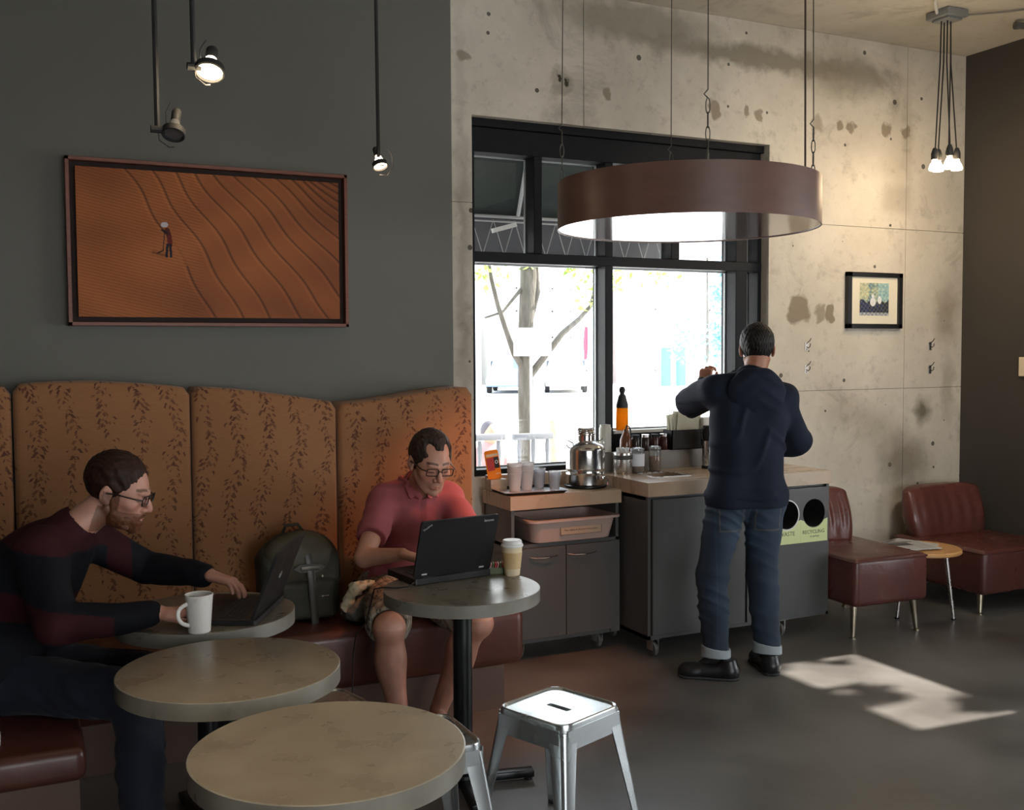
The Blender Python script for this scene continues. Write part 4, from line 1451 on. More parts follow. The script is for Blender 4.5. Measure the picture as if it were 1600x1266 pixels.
stool(1.600, 2.990, R(21), 'galvanised metal stool standing alone with its hand slot showing')
stool(1.095, 2.945, R(0), 'galvanised metal stool half hidden behind the front table')
stool(0.890, 3.330, R(12), 'galvanised metal stool tucked behind the middle table with one seat corner showing')

# ============================================================ cabinets
GREY = mat('dark_grey_laminate', (0.074, 0.075, 0.074), 0.42, c2=(0.080, 0.081, 0.080), scale=2, rvar=0.05)
WOODL = mat('pale_ash_laminate', (0.40, 0.285, 0.185), 0.36, c2=(0.50, 0.37, 0.25), scale=3.0, detail=8, stretch=(1.2, 1.2, 9), rvar=0.05)
WOODT = mat('pale_ash_counter', (0.42, 0.31, 0.21), 0.30, c2=(0.52, 0.39, 0.27), scale=3.0, detail=8, stretch=(1.2, 9, 1.2), rvar=0.05)
HOLE = mat('dark_interior', (0.004, 0.004, 0.004), 0.9)
CAST = mat('caster_rubber', (0.10, 0.095, 0.09), 0.6)


def caster(parent, x, y, h=0.105):
    f = MB()
    f.box(x - 0.032, x + 0.032, y - 0.035, y + 0.035, h - 0.010, h, bev=0.002, seg=1)
    f.box(x - 0.021, x - 0.017, y - 0.026, y + 0.026, 0.035, h - 0.008)
    f.box(x + 0.017, x + 0.021, y - 0.026, y + 0.026, 0.035, h - 0.008)
    c = f.build('caster', STEEL, parent, smooth=False)
    MB().lathe([(0.0, -0.012), (0.028, -0.013), (0.038, -0.010), (0.0385, 0.0), (0.038, 0.010), (0.028, 0.013), (0.0, 0.012)], 20, m=Matrix.Translation((x, y, 0.0385)) @ Matrix.Rotation(R(90), 4, 'Y')).build('wheel', CAST, c)


# tall condiment cabinet with the two round openings
tcx, tcy = 3.575, 4.85
tc_ = empty('condiment_cabinet', (tcx, tcy, 0), 0, 'tall dark grey condiment cabinet on casters with round waste openings', 'cabinet')
x0, x1, y0, y1 = 2.962 - tcx, 4.188 - tcx, 4.545 - tcy, 5.10 - tcy
b = MB()
b.box(x0, x0 + 0.018, y0, y1, 0.105, 0.862)
b.box(x1 - 0.018, x1, y0, y1, 0.105, 0.862)
b.box(x0, x1, y1 - 0.018, y1, 0.105, 0.862)
b.box(x0, x1, y0, y1, 0.105, 0.125)
b.box(x0, x1, y0 + 0.02, y1, 0.84, 0.862)
b.box(0.006, 0.024, y0 + 0.015, y1, 0.125, 0.85)
b.build('carcass', GREY, tc_, smooth=False)
MB().box(x0 + 0.021, 3.583 - tcx, y0 - 0.017, y0 - 0.001, 0.128, 0.846, bev=0.0015, seg=1).build('door', GREY, tc_, smooth=False)
# door with two round holes: strips around the circles
dx0, dx1, dz0, dz1 = 3.597 - tcx, 4.172 - tcx, 0.128, 0.846
cs_ = [(3.870 - tcx, 0.701), (4.064 - tcx, 0.701)]
rh = 0.080
dm = MB()


def plate_with_holes(mb, x0, x1, z0, z1, holes, r, ya, yb, n=40):
    """front face, back face and rims; the plate is split midway between the holes"""
    xsplit = [x0] + [(holes[i][0] + holes[i + 1][0]) / 2 for i in range(len(holes) - 1)] + [x1]
    for i, (cx_, cz_) in enumerate(holes):
        a_, b_ = xsplit[i], xsplit[i + 1]
        ring, rect = [], []
        for k in range(n):
            t = 2 * PI * (k + 0.5) / n
            c, s = math.cos(t), math.sin(t)
            ring.append((cx_ + r * c, cz_ + r * s))
            kx = ((b_ - cx_) if c > 0 else (cx_ - a_)) / max(abs(c), 1e-6)
            kz = ((z1 - cz_) if s > 0 else (cz_ - z0)) / max(abs(s), 1e-6)
            kk = min(kx, kz)
            rect.append([cx_ + kk * c, cz_ + kk * s])
        # snap nearest points to the corners
        for (qx, qz) in ((a_, z0), (a_, z1), (b_, z0), (b_, z1)):
            j = min(range(n), key=lambda q: (rect[q][0] - qx) ** 2 + (rect[q][1] - qz) ** 2)
            rect[j] = [qx, qz]
        vf = [mb.bm.verts.new((p[0], ya, p[1])) for p in ring]
        vr = [mb.bm.verts.new((p[0], ya, p[1])) for p in rect]
        vb = [mb.bm.verts.new((p[0], yb, p[1])) for p in ring]
        vq = [mb.bm.verts.new((p[0], yb, p[1])) for p in rect]
        for k in range(n):
            j = (k + 1) % n
            mb.bm.faces.new((vf[k], vf[j], vr[j], vr[k]))
            mb.bm.faces.new((vb[k], vb[j], vf[j], vf[k]))
            mb.bm.faces.new((vr[k], vr[j], vq[j], vq[k]))
            mb.bm.faces.new((vb[k], vq[k], vq[j], vb[j]))


plate_with_holes(dm, dx0, dx1, dz0, dz1, cs_, rh, y0 - 0.017, y0 - 0.001)
door = dm.build('door', GREY, tc_, smooth=False)
for i, (cx_, cz_) in enumerate(cs_):
    MB().lathe([(rh - 0.001, 0), (rh - 0.001, 0.20), (0, 0.20)], 32, m=Matrix.Translation((cx_, y0 - 0.016, cz_)) @ Matrix.Rotation(R(-90), 4, 'X'), cap=False).build('bin_liner', HOLE, tc_)
MB().lathe([(rh, 0.0), (rh + 0.006, 0.0), (rh + 0.006, 0.004), (rh, 0.004), (rh, 0.0)], 40, m=Matrix.Translation((cs_[0][0], y0 - 0.017, cs_[0][1])) @ Matrix.Rotation(R(90), 4, 'X'), cap=False).build('trim_ring', mat('white_trim_ring', (0.8, 0.8, 0.8), 0.4), door)
SIGN = mat('pale_green_sign', (0.66, 0.74, 0.36), 0.35)
for i, (a_, b_, cx_, s) in enumerate(((3.603 - tcx, 3.775 - tcx, 3.682 - tcx, ''), (3.778 - tcx, 3.966 - tcx, cs_[0][0], 'WASTE'), (3.967 - tcx, 4.162 - tcx, cs_[1][0], 'RECYCLING'))):
    pts = [(a_, 0.537), (b_, 0.537)]
    zt = 0.668
    pts += [(b_, zt)]
    n = 18
    rr_ = rh + 0.003
    dzr = 0.701
    for k in range(n + 1):
        t = PI + PI * (1 - k / n)
        px_, pz_ = cx_ + rr_ * math.cos(t), dzr + rr_ * math.sin(t)
        if pz_ < zt and a_ < px_ < b_:
            pts.append((px_, pz_))
    pts.append((a_, zt))
    if not s:
        pts = [(a_, 0.537), (b_, 0.537), (b_, 0.66), (a_, 0.66)]
    sg = MB().prism(pts, y0 - 0.0185, y0 - 0.0172, m=Matrix(((1, 0, 0, 0), (0, 0, 1, 0), (0, 1, 0, 0), (0, 0, 0, 1)))).build('bin_sign', SIGN, tc_, smooth=False)
    if s:
        text('bin_lettering', s, 0.034 if i == 1 else 0.030, mat('sign_letters', (0.12, 0.13, 0.08), 0.6), sg, (cx_ if i == 1 else (a_ + b_) / 2 - 0.004, y0 - 0.0188, 0.594), (R(90), 0, 0))
    if i == 2:
        text('bin_small_print', 'no garbage', 0.016, mat('sign_small', (0.2, 0.22, 0.14), 0.6), sg, ((a_ + b_) / 2 + 0.004, y0 - 0.0188, 0.570), (R(90), 0, 0))
tt = MB()
plate = [(2.952 - tcx, 4.528 - tcy), (4.192 - tcx, 4.528 - tcy), (4.192 - tcx, 5.10 - tcy), (2.952 - tcx, 5.10 - tcy)]
CHX0, CHX1, CHY0, CHY1 = 3.135 - tcx, 3.325 - tcx, 4.72 - tcy, 4.90 - tcy     # waste slot in the counter
for q in ((2.952 - tcx, CHX0, 4.528 - tcy, 5.10 - tcy), (CHX1, 4.192 - tcx, 4.528 - tcy, 5.10 - tcy), (CHX0, CHX1, 4.528 - tcy, CHY0), (CHX0, CHX1, CHY1, 5.10 - tcy)):
    tt.box(q[0], q[1], q[2], q[3], 0.862, 0.936)
ctop = tt.build('countertop', WOODT, tc_, smooth=False)
fb = MB()
for q in ((CHX0 - 0.02, CHX1 + 0.02, CHY0 - 0.02, CHY0), (CHX0 - 0.02, CHX1 + 0.02, CHY1, CHY1 + 0.02), (CHX0 - 0.02, CHX0, CHY0, CHY1), (CHX1, CHX1 + 0.02, CHY0, CHY1)):
    fb.box(q[0], q[1], q[2], q[3], 0.9355, 0.939)
fb.build('slot_frame', STEEL, ctop, smooth=False)
MB().box(CHX0, CHX1, CHY0, CHY1, 0.865, 0.87).build('slot_well', HOLE, ctop)
MB().box(2.955 - tcx, 4.19 - tcx, 5.045 - tcy, 5.10 - tcy, 0.936, 1.045).build('backsplash', mat('grey_beige_laminate', (0.20, 0.18, 0.155), 0.4), tc_, smooth=False)
for (x, y) in ((3.03, 4.60), (3.88, 4.60), (3.03, 5.02), (4.1, 5.02)):
    caster(tc_, x - tcx, y - tcy)

# low bussing cabinet
lcx, lcy = 2.615, 4.95
lc = empty('bussing_cabinet', (lcx, lcy, 0), 0, 'low dark grey bussing cabinet on casters with two doors and an open tub bay', 'cabinet')
x0, x1, y0, y1 = 2.296 - lcx, 2.942 - lcx, 4.805 - lcy, 5.14 - lcy
b = MB()
b.box(x0, x0 + 0.018, y0, y1, 0.095, 0.803)
b.box(x1 - 0.018, x1, y0, y1, 0.095, 0.803)
b.box(x0, x1, y1 - 0.012, y1, 0.095, 0.803)
b.box(x0, x1, y0, y1, 0.095, 0.115)
b.box(x0, x1, y0, y1, 0.598, 0.616)
b.build('carcass', GREY, lc, smooth=False)
for (a_, c_) in ((x0 + 0.020, 2.608 - lcx), (2.612 - lcx, 2.885 - lcx)):
    d = MB().box(a_, c_, y0 - 0.017, y0 - 0.001, 0.118, 0.597, bev=0.0015, seg=1).build('door', GREY, lc, smooth=False)
    cxh = (2.475 if a_ < 0 and c_ < 0.01 else 2.705) - lcx
    MB().tube([(cxh - 0.085, y0 - 0.018, 0.552), (cxh - 0.06, y0 - 0.036, 0.549), (cxh, y0 - 0.044, 0.547), (cxh + 0.06, y0 - 0.036, 0.549), (cxh + 0.085, y0 - 0.018, 0.552)], 0.0055, 8, flat=0.7).build('handle', CHROME, d)
MB().box(2.887 - lcx, x1, y0 - 0.012, y0, 0.10, 0.60).build('filler_strip', GREY, lc, smooth=False)
MB().box(2.283 - lcx, 2.950 - lcx, 4.785 - lcy, 5.14 - lcy, 0.803, 0.875, bev=0.001, seg=1).build('countertop', WOODT, lc, smooth=False)
MB().box(2.30 - lcx, 2.94 - lcx, 5.10 - lcy, 5.14 - lcy, 0.875, 0.952).build('backsplash', WOODL, lc, smooth=False)
for (x, y) in ((2.37, 4.88), (2.85, 4.88), (2.37, 5.07), (2.85, 5.07)):
    caster(lc, x - lcx, y - lcy, 0.096)
# bus tub
TUB = mat('beige_pink_plastic', (0.46, 0.34, 0.29), 0.45)
tb = empty('bus_tub', (2.655, 4.93, 0.617), 0, 'beige-pink plastic bus tub sticking out of the open bay', 'tub')
m_ = MB()
o_ = lambda w, d, r=0.05: rrect(w, d, r, 6)
loft(m_, [(o_(0.44, 0.26), 0.0), (o_(0.47, 0.29), 0.006), (o_(0.515, 0.335), 0.118), (o_(0.55, 0.36), 0.121), (o_(0.555, 0.365), 0.115), (o_(0.560, 0.37), 0.115), (o_(0.560, 0.37), 0.127), (o_(0.50, 0.32), 0.127), (o_(0.45, 0.27), 0.010)], cap0=True, cap1=True)
m_.build('tub_shell', TUB, tb, angle=50)
tm = Matrix.Translation((0.035, -0.1605, 0.064)) @ Matrix.Rotation(R(-7), 4, 'X')
lb = MB().box(-0.125, 0.125, -0.001, 0.0, -0.025, 0.025, m=tm).build('label_plate', mat('label_paper', (0.40, 0.31, 0.21), 0.6), tb, smooth=False)
bd = MB()
for q in ((-0.125, 0.125, 0.022, 0.025), (-0.125, 0.125, -0.025, -0.022), (-0.125, -0.122, -0.025, 0.025), (0.122, 0.125, -0.025, 0.025)):
    bd.box(q[0], q[1], -0.0016, -0.0008, q[2], q[3], m=tm)
bd.build('label_border', mat('label_brown', (0.12, 0.08, 0.05), 0.7), lb, smooth=False)
text('label_lettering', 'Place dishes & silverware here please', 0.0135, mat('label_ink', (0.12, 0.08, 0.05), 0.7), lb, (0.035, -0.1622, 0.064), (R(83), 0, 0))

# ============================================================ things on the low cabinet
tray = empty('serving_tray', (2.46, 4.935, 0.875), R(-3), 'black tray with a silvery lining under the stacked cups', 'tray')
m_ = MB()
loft(m_, [(rrect(0.33, 0.25, 0.03), 0.0), (rrect(0.36, 0.28, 0.035), 0.016), (rrect(0.365, 0.285, 0.036), 0.016), (rrect(0.335, 0.255, 0.03), 0.002)])
m_.build('tray_body', BLKP, tray)
MB().prism(rrect(0.32, 0.24, 0.028), 0.0025, 0.0035).build('tray_liner', mat('tray_liner', (0.6, 0.62, 0.66), 0.3, 0.3), tray)


def cup_stack(name, x, y, n, r, h, m, label, group, z=0.8795):
    for k in range(n):
        o = MB().lathe([(r * 0.72, 0), (r * 0.70, 0.004), (r * 0.97, h - 0.003), (r, h), (r * 1.04, h), (r * 1.04, h + 0.003), (r * 0.96, h + 0.003), (r * 0.68, 0.006), (0, 0.006)], 20, cap=False).build(name, m, loc=(x, y, z + k * 0.013))
        tag(o, label[k] if isinstance(label, list) else label, 'cup', group)


ordn = ['lowest', 'second lowest', 'third', 'fourth', 'topmost']
WCUP = backlit_mat('white_cup_paper', (0.85, 0.85, 0.85), 0.5)
cup_stack('white_cup', 2.385, 4.945, 5, 0.040, 0.095, WCUP, ['white cup in the stack nearest the orange card, %s of the stack' % q for q in ordn], 'white cups stacked on the black tray')
cup_stack('white_cup', 2.465, 4.965, 5, 0.040, 0.095, WCUP, ['white cup in the stack in the middle of the tray, %s of the stack' % q for q in ordn], 'white cups stacked in the middle of the tray')
cup_stack('clear_cup', 2.545, 4.975, 3, 0.036, 0.085, CLEAR, ['clear cup beside the white stacks, %s of its stack' % q for q in ('lowest', 'middle', 'topmost')], 'clear cups by the white stacks')
cup_stack('clear_cup', 2.60, 4.90, 2, 0.036, 0.085, CLEAR, ['clear cup nearest the steel urn, %s of its stack' % q for q in ('lower', 'upper')], 'clear cups by the steel urn')

# orange card standing in a wooden block
card = empty('menu_card', (2.328, 5.055, 0.9), 0, 'orange table card with a red patch and a round badge standing by the tray', 'card')
cm = Matrix.Rotation(R(-6), 4, 'X') @ Matrix.Rotation(R(-7), 4, 'Y')
MB().prism(rrect(0.082, 0.158, 0.012, 4, 0, 0.115), -0.001, 0.001, m=cm @ Matrix(((1, 0, 0, 0), (0, 0, 1, 0), (0, 1, 0, 0), (0, 0, 0, 1)))).build('card_face', backlit_mat('orange_card', (0.95, 0.36, 0.05), 0.35), card, smooth=False)
MB().box(-0.034, 0.008, -0.003, -0.0012, 0.085, 0.155, m=cm).build('red_patch', mat('card_red', (0.5, 0.03, 0.02), 0.5), card)
MB().box(0.009, 0.036, -0.003, -0.0012, 0.095, 0.155, m=cm).build('black_badge', INK, card)
MB().lathe([(0.010, -0.001), (0.010, 0.001), (0.006, 0.001), (0.006, -0.001), (0.010, -0.001)], 18, cap=False, m=cm @ Matrix.Translation((0.022, -0.004, 0.128)) @ Matrix.Rotation(R(90), 4, 'X')).build('badge_swirl', WHITEP, card)
MB().box(-0.034, 0.036, -0.0028, -0.0012, 0.160, 0.174, m=cm).box(0.008, 0.036, -0.0028, -0.0012, 0.062, 0.068, m=cm).build('title_strip', mat('card_cream', (0.85, 0.62, 0.40), 0.6), card, smooth=False)
MB().box(-0.045, 0.05, -0.03, 0.03, -0.022, 0.038, bev=0.002).build('wooden_block', WOODL, card)

# steel milk urn
urn = empty('steel_urn', (2.828, 4.965, 0.875), 0, 'large polished steel urn with a narrow neck on a round black mat', 'urn')
MB().lathe([(0.0, 0.0), (0.112, 0.0), (0.117, 0.006), (0.117, 0.014), (0.112, 0.016), (0.0, 0.016)], 40).build('round_mat', BLKP, urn)
US = mat('polished_steel', (0.72, 0.70, 0.68), 0.16, 1.0, rvar=0.04, scale=14)
MB().lathe([(0.0, 0.016), (0.104, 0.016), (0.107, 0.02), (0.107, 0.072), (0.1085, 0.075), (0.107, 0.078), (0.1085, 0.081), (0.107, 0.084), (0.107, 0.102), (0.1085, 0.105), (0.107, 0.108), (0.107, 0.205), (0.103, 0.222), (0.088, 0.238), (0.062, 0.252), (0.050, 0.258), (0.0, 0.258)], 56).build('urn_body', US, urn)
MB().lathe([(0.048, 0.255), (0.048, 0.285), (0.053, 0.290), (0.053, 0.296), (0.049, 0.300), (0.053, 0.306), (0.049, 0.311), (0.053, 0.318), (0.050, 0.328), (0.0, 0.331)], 40).build('urn_lid', US, urn)
for s in (-1, 1):
    MB().tube([(s * 0.098, 0, 0.215), (s * 0.118, 0, 0.235), (s * 0.112, 0, 0.262), (s * 0.078, 0, 0.245)], 0.004, 8).build('handle', US, urn)
MB().box(-0.02, 0.02, -0.135, -0.108, 0.045, 0.07, bev=0.004, m=Matrix.Rotation(R(20), 4, 'Z')).tube([(0.045, -0.125, 0.056), (0.055, -0.15, 0.05), (0.055, -0.152, 0.025)], 0.007, 8).build('tap', CHROME, urn)

# ============================================================ things on the tall cabinet (counter z = 0.936, ledge z = 1.045)
CZ, LZ = 0.936, 1.045
k1 = empty('steel_canister', (3.062, 4.955, CZ), 0, 'squat steel canister with a dark name strip and packets on top', 'canister')
MB().lathe([(0.0, 0.0), (0.052, 0.0), (0.054, 0.004), (0.054, 0.118), (0.050, 0.122), (0.0, 0.122)], 32).build('can_body', STEEL, k1)
MB().lathe([(0.0548, 0.082), (0.0552, 0.082), (0.0552, 0.106), (0.0548, 0.106)], 32, cap=False).build('name_strip', mat('strip_dark', (0.05, 0.045, 0.04), 0.6), k1)
pk = MB()
for i in range(9):
    a, q = i * 0.7, (i % 3) * 0.012
    pk.box(-0.012, 0.012, -0.003, 0.003, 0, 0.03, m=Matrix.Translation((0.022 * math.cos(a), 0.022 * math.sin(a), 0.118)) @ Matrix.Rotation(a, 4, 'Z') @ Matrix.Rotation(0.5, 4, 'X'))
tag(pk.build('sugar_packets', WHITEP, smooth=False, loc=(3.062, 4.955, CZ)), 'white sugar packets heaped in the steel canister', 'packets', kind='stuff')


def jar(x, y, r, h, fill, fc, label, lid=True, z=CZ, labelc=None):
    t = empty('glass_jar', (x, y, z), 0, label, 'jar', 'glass jars on the condiment cabinet')
    MB().lathe([(0.0, 0.001), (r * 0.94, 0.0), (r, 0.006), (r, h * 0.88), (r * 0.9, h * 0.95), (r * 0.9, h)], 24, cap=False).build('jar_wall', JAR, t)
    MB().lathe([(0.0, 0.004), (r * 0.9, 0.004), (r * 0.93, fill * h), (0.0, fill * h)], 20).build('contents', mat('contents_%d' % (x * 1000), fc, 0.8, c2=tuple(min(1, c * 1.4) for c in fc), scale=90), t)
    if lid:
        MB().lathe([(0.0, h + 0.010), (r * 0.5, h + 0.008), (r * 1.0, h + 0.002), (r * 1.02, h - 0.010), (r * 0.92, h - 0.010)], 24, cap=False).build('jar_lid', CLEAR, t)
    if labelc:
        MB().lathe([(r + 0.0006, h * 0.28), (r + 0.0006, h * 0.80)], 24, cap=False).build('jar_label', mat('jar_label', labelc, 0.6), t)
    return t


jar(3.165, 4.965, 0.040, 0.135, 0.40, (0.16, 0.09, 0.05), 'glass jar with a white label beside the steel canister', labelc=(0.78, 0.80, 0.84))
jar(3.288, 4.975, 0.036, 0.138, 0.62, (0.20, 0.11, 0.06), 'glass jar two thirds full of brown powder at the counter back')
# ledge row
t = empty('ribbed_glass_canister', (3.02, 5.075, LZ), 0, 'ribbed pale glass canister on the ledge behind the urn', 'canister')
MB().lathe([(0.0, 0.0)] + [(0.034 + (0.0015 if i % 2 else 0), 0.005 + i * 0.012) for i in range(12)] + [(0.030, 0.150), (0.030, 0.160), (0.0, 0.165)], 24).build('canister_body', mat('frosted_glass', (0.45, 0.44, 0.38), 0.3), t)
t = empty('syrup_bottle', (3.155, 5.072, LZ), 0, 'brown syrup bottle with a curved black pour spout', 'bottle')
AMB = mat('amber_glass', (0.12, 0.035, 0.012), 0.15, trans=0.0)
MB().lathe([(0.0, 0.0), (0.034, 0.0), (0.036, 0.01), (0.034, 0.07), (0.022, 0.10), (0.014, 0.115), (0.014, 0.128), (0.0, 0.128)], 24).build('bottle_body', AMB, t)
MB().tube([(0, 0, 0.128), (0.006, 0, 0.150), (0.022, 0, 0.145), (0.032, 0, 0.12), (0.034, 0, 0.09)], [0.006, 0.005, 0.004, 0.004, 0.004], 8).build('pour_spout', BLACKM, t)
t = empty('honey_bottle', (3.262, 5.285, 1.152), 0, 'tall amber honey bottle with a black conical cap on the window sill', 'bottle')
MB().lathe([(0.0, 0.0), (0.034, 0.0), (0.037, 0.01), (0.037, 0.03), (0.035, 0.135), (0.0, 0.135)], 28).build('bottle_body', backlit_mat('amber_honey', (0.95, 0.42, 0.03), 0.65), t)
MB().lathe([(0.036, 0.133), (0.036, 0.150), (0.022, 0.205), (0.014, 0.215), (0.014, 0.222), (0.019, 0.232), (0.019, 0.246), (0.010, 0.258), (0.0, 0.260)], 24).build('cap', mat('black_cap', (0.02, 0.025, 0.03), 0.5), t)
for i, (x, lab) in enumerate(((3.222, 'small dark jar on the ledge just right of the syrup bottle'), (3.288, 'small dark jar on the ledge, second right of the syrup bottle'), (3.352, 'small dark jar on the ledge, third right of the syrup bottle'), (3.415, 'small dark jar on the ledge, nearest the black napkin box'))):
    t = empty('dark_jar', (x, 5.073, LZ), 0, lab, 'jar', 'dark jars along the ledge')
    MB().lathe([(0.0, 0.0), (0.025, 0.0), (0.027, 0.004), (0.027, 0.068), (0.022, 0.078), (0.022, 0.084), (0.0, 0.084)], 18).build('jar_body', mat('dark_jar_glass_%d' % i, (0.03 + 0.012 * i, 0.02, 0.015), 0.2), t)
    MB().lathe([(0.0235, 0.078), (0.0235, 0.094), (0.0, 0.095)], 18).build('jar_cap', STEEL if i % 2 else BLACKM, t)
t = empty('napkin_box', (3.545, 5.070, LZ), 0, 'black open box holding a fan of white napkins', 'box')
m_ = MB()
for q in ((-0.105, 0.105, -0.045, -0.040, 0, 0.115), (-0.105, 0.105, 0.040, 0.045, 0, 0.115), (-0.105, -0.10, -0.045, 0.045, 0, 0.115), (0.10, 0.105, -0.045, 0.045, 0, 0.115), (-0.105, 0.105, -0.045, 0.045, 0, 0.005)):
    m_.box(*q)
m_.build('box_walls', BLACKM, t, smooth=False)
nap = MB()
for i in range(12):
    a = -0.22 + i * 0.045
    nap.box(-0.085, 0.085, -0.0016, 0.0016, 0.0, 0.205 + 0.01 * math.sin(i * 2.1), m=Matrix.Translation((0.005, -0.030 + i * 0.0055, 0.006)) @ Matrix.Rotation(a * 0.4, 4, 'X') @ Matrix.Rotation(0.16 * math.sin(i * 1.3), 4, 'Y') @ Matrix.Rotation(0.15 * math.sin(i * 1.9), 4, 'Z'))
tag(nap.build('paper_napkins', backlit_mat('napkin_paper', (0.80, 0.80, 0.70), 0.45), smooth=False, loc=(3.545, 5.070, LZ)), 'fan of white paper napkins standing in the black box', 'napkins', kind='stuff')
t = empty('paper_dispenser', (3.71, 5.07, LZ), 0, 'white paper dispenser behind the steel vacuum flask', 'dispenser')
MB().box(-0.05, 0.05, -0.045, 0.045, 0, 0.185, bev=0.012).build('casing', WHITEP, t)
MB().box(-0.035, 0.035, -0.055, -0.043, 0.02, 0.05, bev=0.003).build('outlet', mat('outlet_grey', (0.3, 0.3, 0.3), 0.5), t)
t = empty('vacuum_flask', (3.640, 4.945, CZ), 0, 'tall steel vacuum flask with a black pouring top beside the standing man', 'flask')
MB().lathe([(0.0, 0.0), (0.038, 0.0), (0.038, 0.016), (0.036, 0.02), (0.036, 0.165), (0.0, 0.168)], 28).build('flask_body', STEEL, t)
MB().lathe([(0.039, 0.0), (0.039, 0.018), (0.036, 0.018)], 28, cap=False).build('flask_base', BLACKM, t)
MB().lathe([(0.0365, 0.163), (0.037, 0.19), (0.034, 0.235), (0.030, 0.250), (0.0, 0.252)], 28).tube([(-0.032, 0, 0.235), (-0.052, 0, 0.225), (-0.05, 0, 0.18), (-0.036, 0, 0.165)], 0.006, 8).build('flask_top', BLACKM, t)

# ============================================================ lounge chairs and side table
BRASS = mat('worn_metal_leg', (0.60, 0.54, 0.42), 0.28, 1.0, c2=(0.40, 0.34, 0.24), scale=18)
LEA2 = mat('brown_club_leather', (0.125, 0.040, 0.032), 0.30, c2=(0.090, 0.030, 0.024), scale=4, rvar=0.08, bump=0.35, bscale=11, bdist=0.010)


def lounge_chair(x, y, w, d, top, label, rz=0.0, bw=1.0, bo=0.0):
    t = empty('lounge_chair', (x, y, 0), rz, label, 'chair', 'armless oxblood lounge chairs')
    MB().box(-w / 2, w / 2, -d / 2, d / 2 - 0.02, top - 0.275, top, bev=0.035, seg=4).build('seat', LEA2, t)
    # welt seam round the seat edge
    MB().tube([(px, py, top - 0.018) for px, py in rrect(w + 0.001, d - 0.019, 0.03, 4, 0, -0.01)], 0.004, 6, closed=True).build('welt', LEA2, t)
    # back: tub-shaped, leaning, with soft pleats
    mb = MB()
    nx, nz = 33, 14
    front, back = [], []
    for i in range(nx):
        u = -1 + 2 * i / (nx - 1)
        fr_, bk_ = [], []
        for j in range(nz):
            v = j / (nz - 1)
            z = top - 0.02 + v * 0.34
            wd = bw * w / 2 * (0.90 + 0.10 * math.sin(PI * min(v, 0.9) / 0.9 * 0.8))
            edge = (1 - abs(u) ** 7)
            thick = (0.055 + 0.05 * math.sin(PI * (0.25 + 0.7 * v))) * (0.35 + 0.65 * edge)
            yc = d / 2 - 0.10 + 0.06 * v - 0.05 * (u * u)
            pleat = 0.006 * math.sin(u * 22) * math.exp(-((v - 0.55) / 0.28) ** 2)
            zz = z - (0.03 * abs(u) ** 5) * v
            fr_.append(mb.bm.verts.new((bo + u * wd, yc - thick + pleat, zz)))
            bk_.append(mb.bm.verts.new((bo + u * wd, yc + thick * 0.7, zz)))
        front.append(fr_)
        back.append(bk_)
    for i in range(nx - 1):
        for j in range(nz - 1):
            mb.bm.faces.new((front[i][j], front[i + 1][j], front[i + 1][j + 1], front[i][j + 1]))
            mb.bm.faces.new((back[i][j], back[i][j + 1], back[i + 1][j + 1], back[i + 1][j]))
        mb.bm.faces.new((front[i][-1], front[i + 1][-1], back[i + 1][-1], back[i][-1]))
        mb.bm.faces.new((front[i][0], back[i][0], back[i + 1][0], front[i + 1][0]))
    for i in (0, nx - 1):
        for j in range(nz - 1):
            mb.bm.faces.new((front[i][j], front[i][j + 1], back[i][j + 1], back[i][j]))
    o = mb.build('backrest', LEA2, t, angle=80)
    sd = o.modifiers.new('soft', 'SUBSURF')
    sd.levels = sd.render_levels = 1
    for sx in (-1, 1):
        for sy in (-1, 1):
            hx, hy = sx * (w / 2 - 0.055), sy * (d / 2 - 0.07)
            lg = MB().tube([(hx, hy, top - 0.27), (hx + sx * 0.018, hy + sy * 0.015, 0.0)], 0.021, 16, r2=0.012).build('leg', BRASS, t)
            MB().lathe([(0.0, 0.0), (0.019, 0.0), (0.019, 0.010), (0.012, 0.014), (0.0, 0.014)], 14, c=(hx + sx * 0.018, hy + sy * 0.015, 0)).build('foot_cap', BRASS, lg)


lounge_chair(4.455, 4.660, 0.535, 0.72, 0.46, 'oxblood leather lounge chair standing beside the tall cabinet', R(-3), 0.90, -0.045)
lounge_chair(5.600, 4.74, 0.70, 0.74, 0.40, 'oxblood leather lounge chair in the corner by the charcoal wall')
st = empty('side_table', (4.955, 4.575, 0), 0, 'small round blond wood side table between the lounge chairs', 'table')
MB().lathe([(0.0, 0.395), (0.222, 0.395), (0.228, 0.401), (0.228, 0.414), (0.222, 0.420), (0.0, 0.420)], 56).build('tabletop', mat('blond_wood', (0.62, 0.33, 0.12), 0.32, c2=(0.70, 0.40, 0.17), scale=3, stretch=(1, 8, 1)), st)
for k, a in enumerate((-62, 58, 178)):
    a = R(a)
    lg = MB().tube([(0.14 * math.cos(a), 0.14 * math.sin(a), 0.396), (0.19 * math.cos(a), 0.19 * math.sin(a), 0.0)], 0.012, 14, r2=0.010).build('leg', STEEL, st)
    MB().lathe([(0.0, 0.0), (0.014, 0.0), (0.014, 0.008), (0.0, 0.009)], 12, c=(0.19 * math.cos(a), 0.19 * math.sin(a), 0)).build('foot_cap', BLACKM, lg)


def print_news(u, v):
    n = len(u)
    c = np.full((n, 3), 0.62)
    lines = (np.sin(v * 150) > 0.1) & (u > 0.06) & (u < 0.94) & (np.abs(((u * 4) % 1) - 0.5) < 0.45)
    c[lines] = 0.36
    c[(u > 0.1) & (u < 0.62) & (v > 0.45) & (v < 0.85)] = (0.10, 0.09, 0.10)
    c[(v > 0.9) & (u > 0.1) & (u < 0.8)] = 0.12
    return c


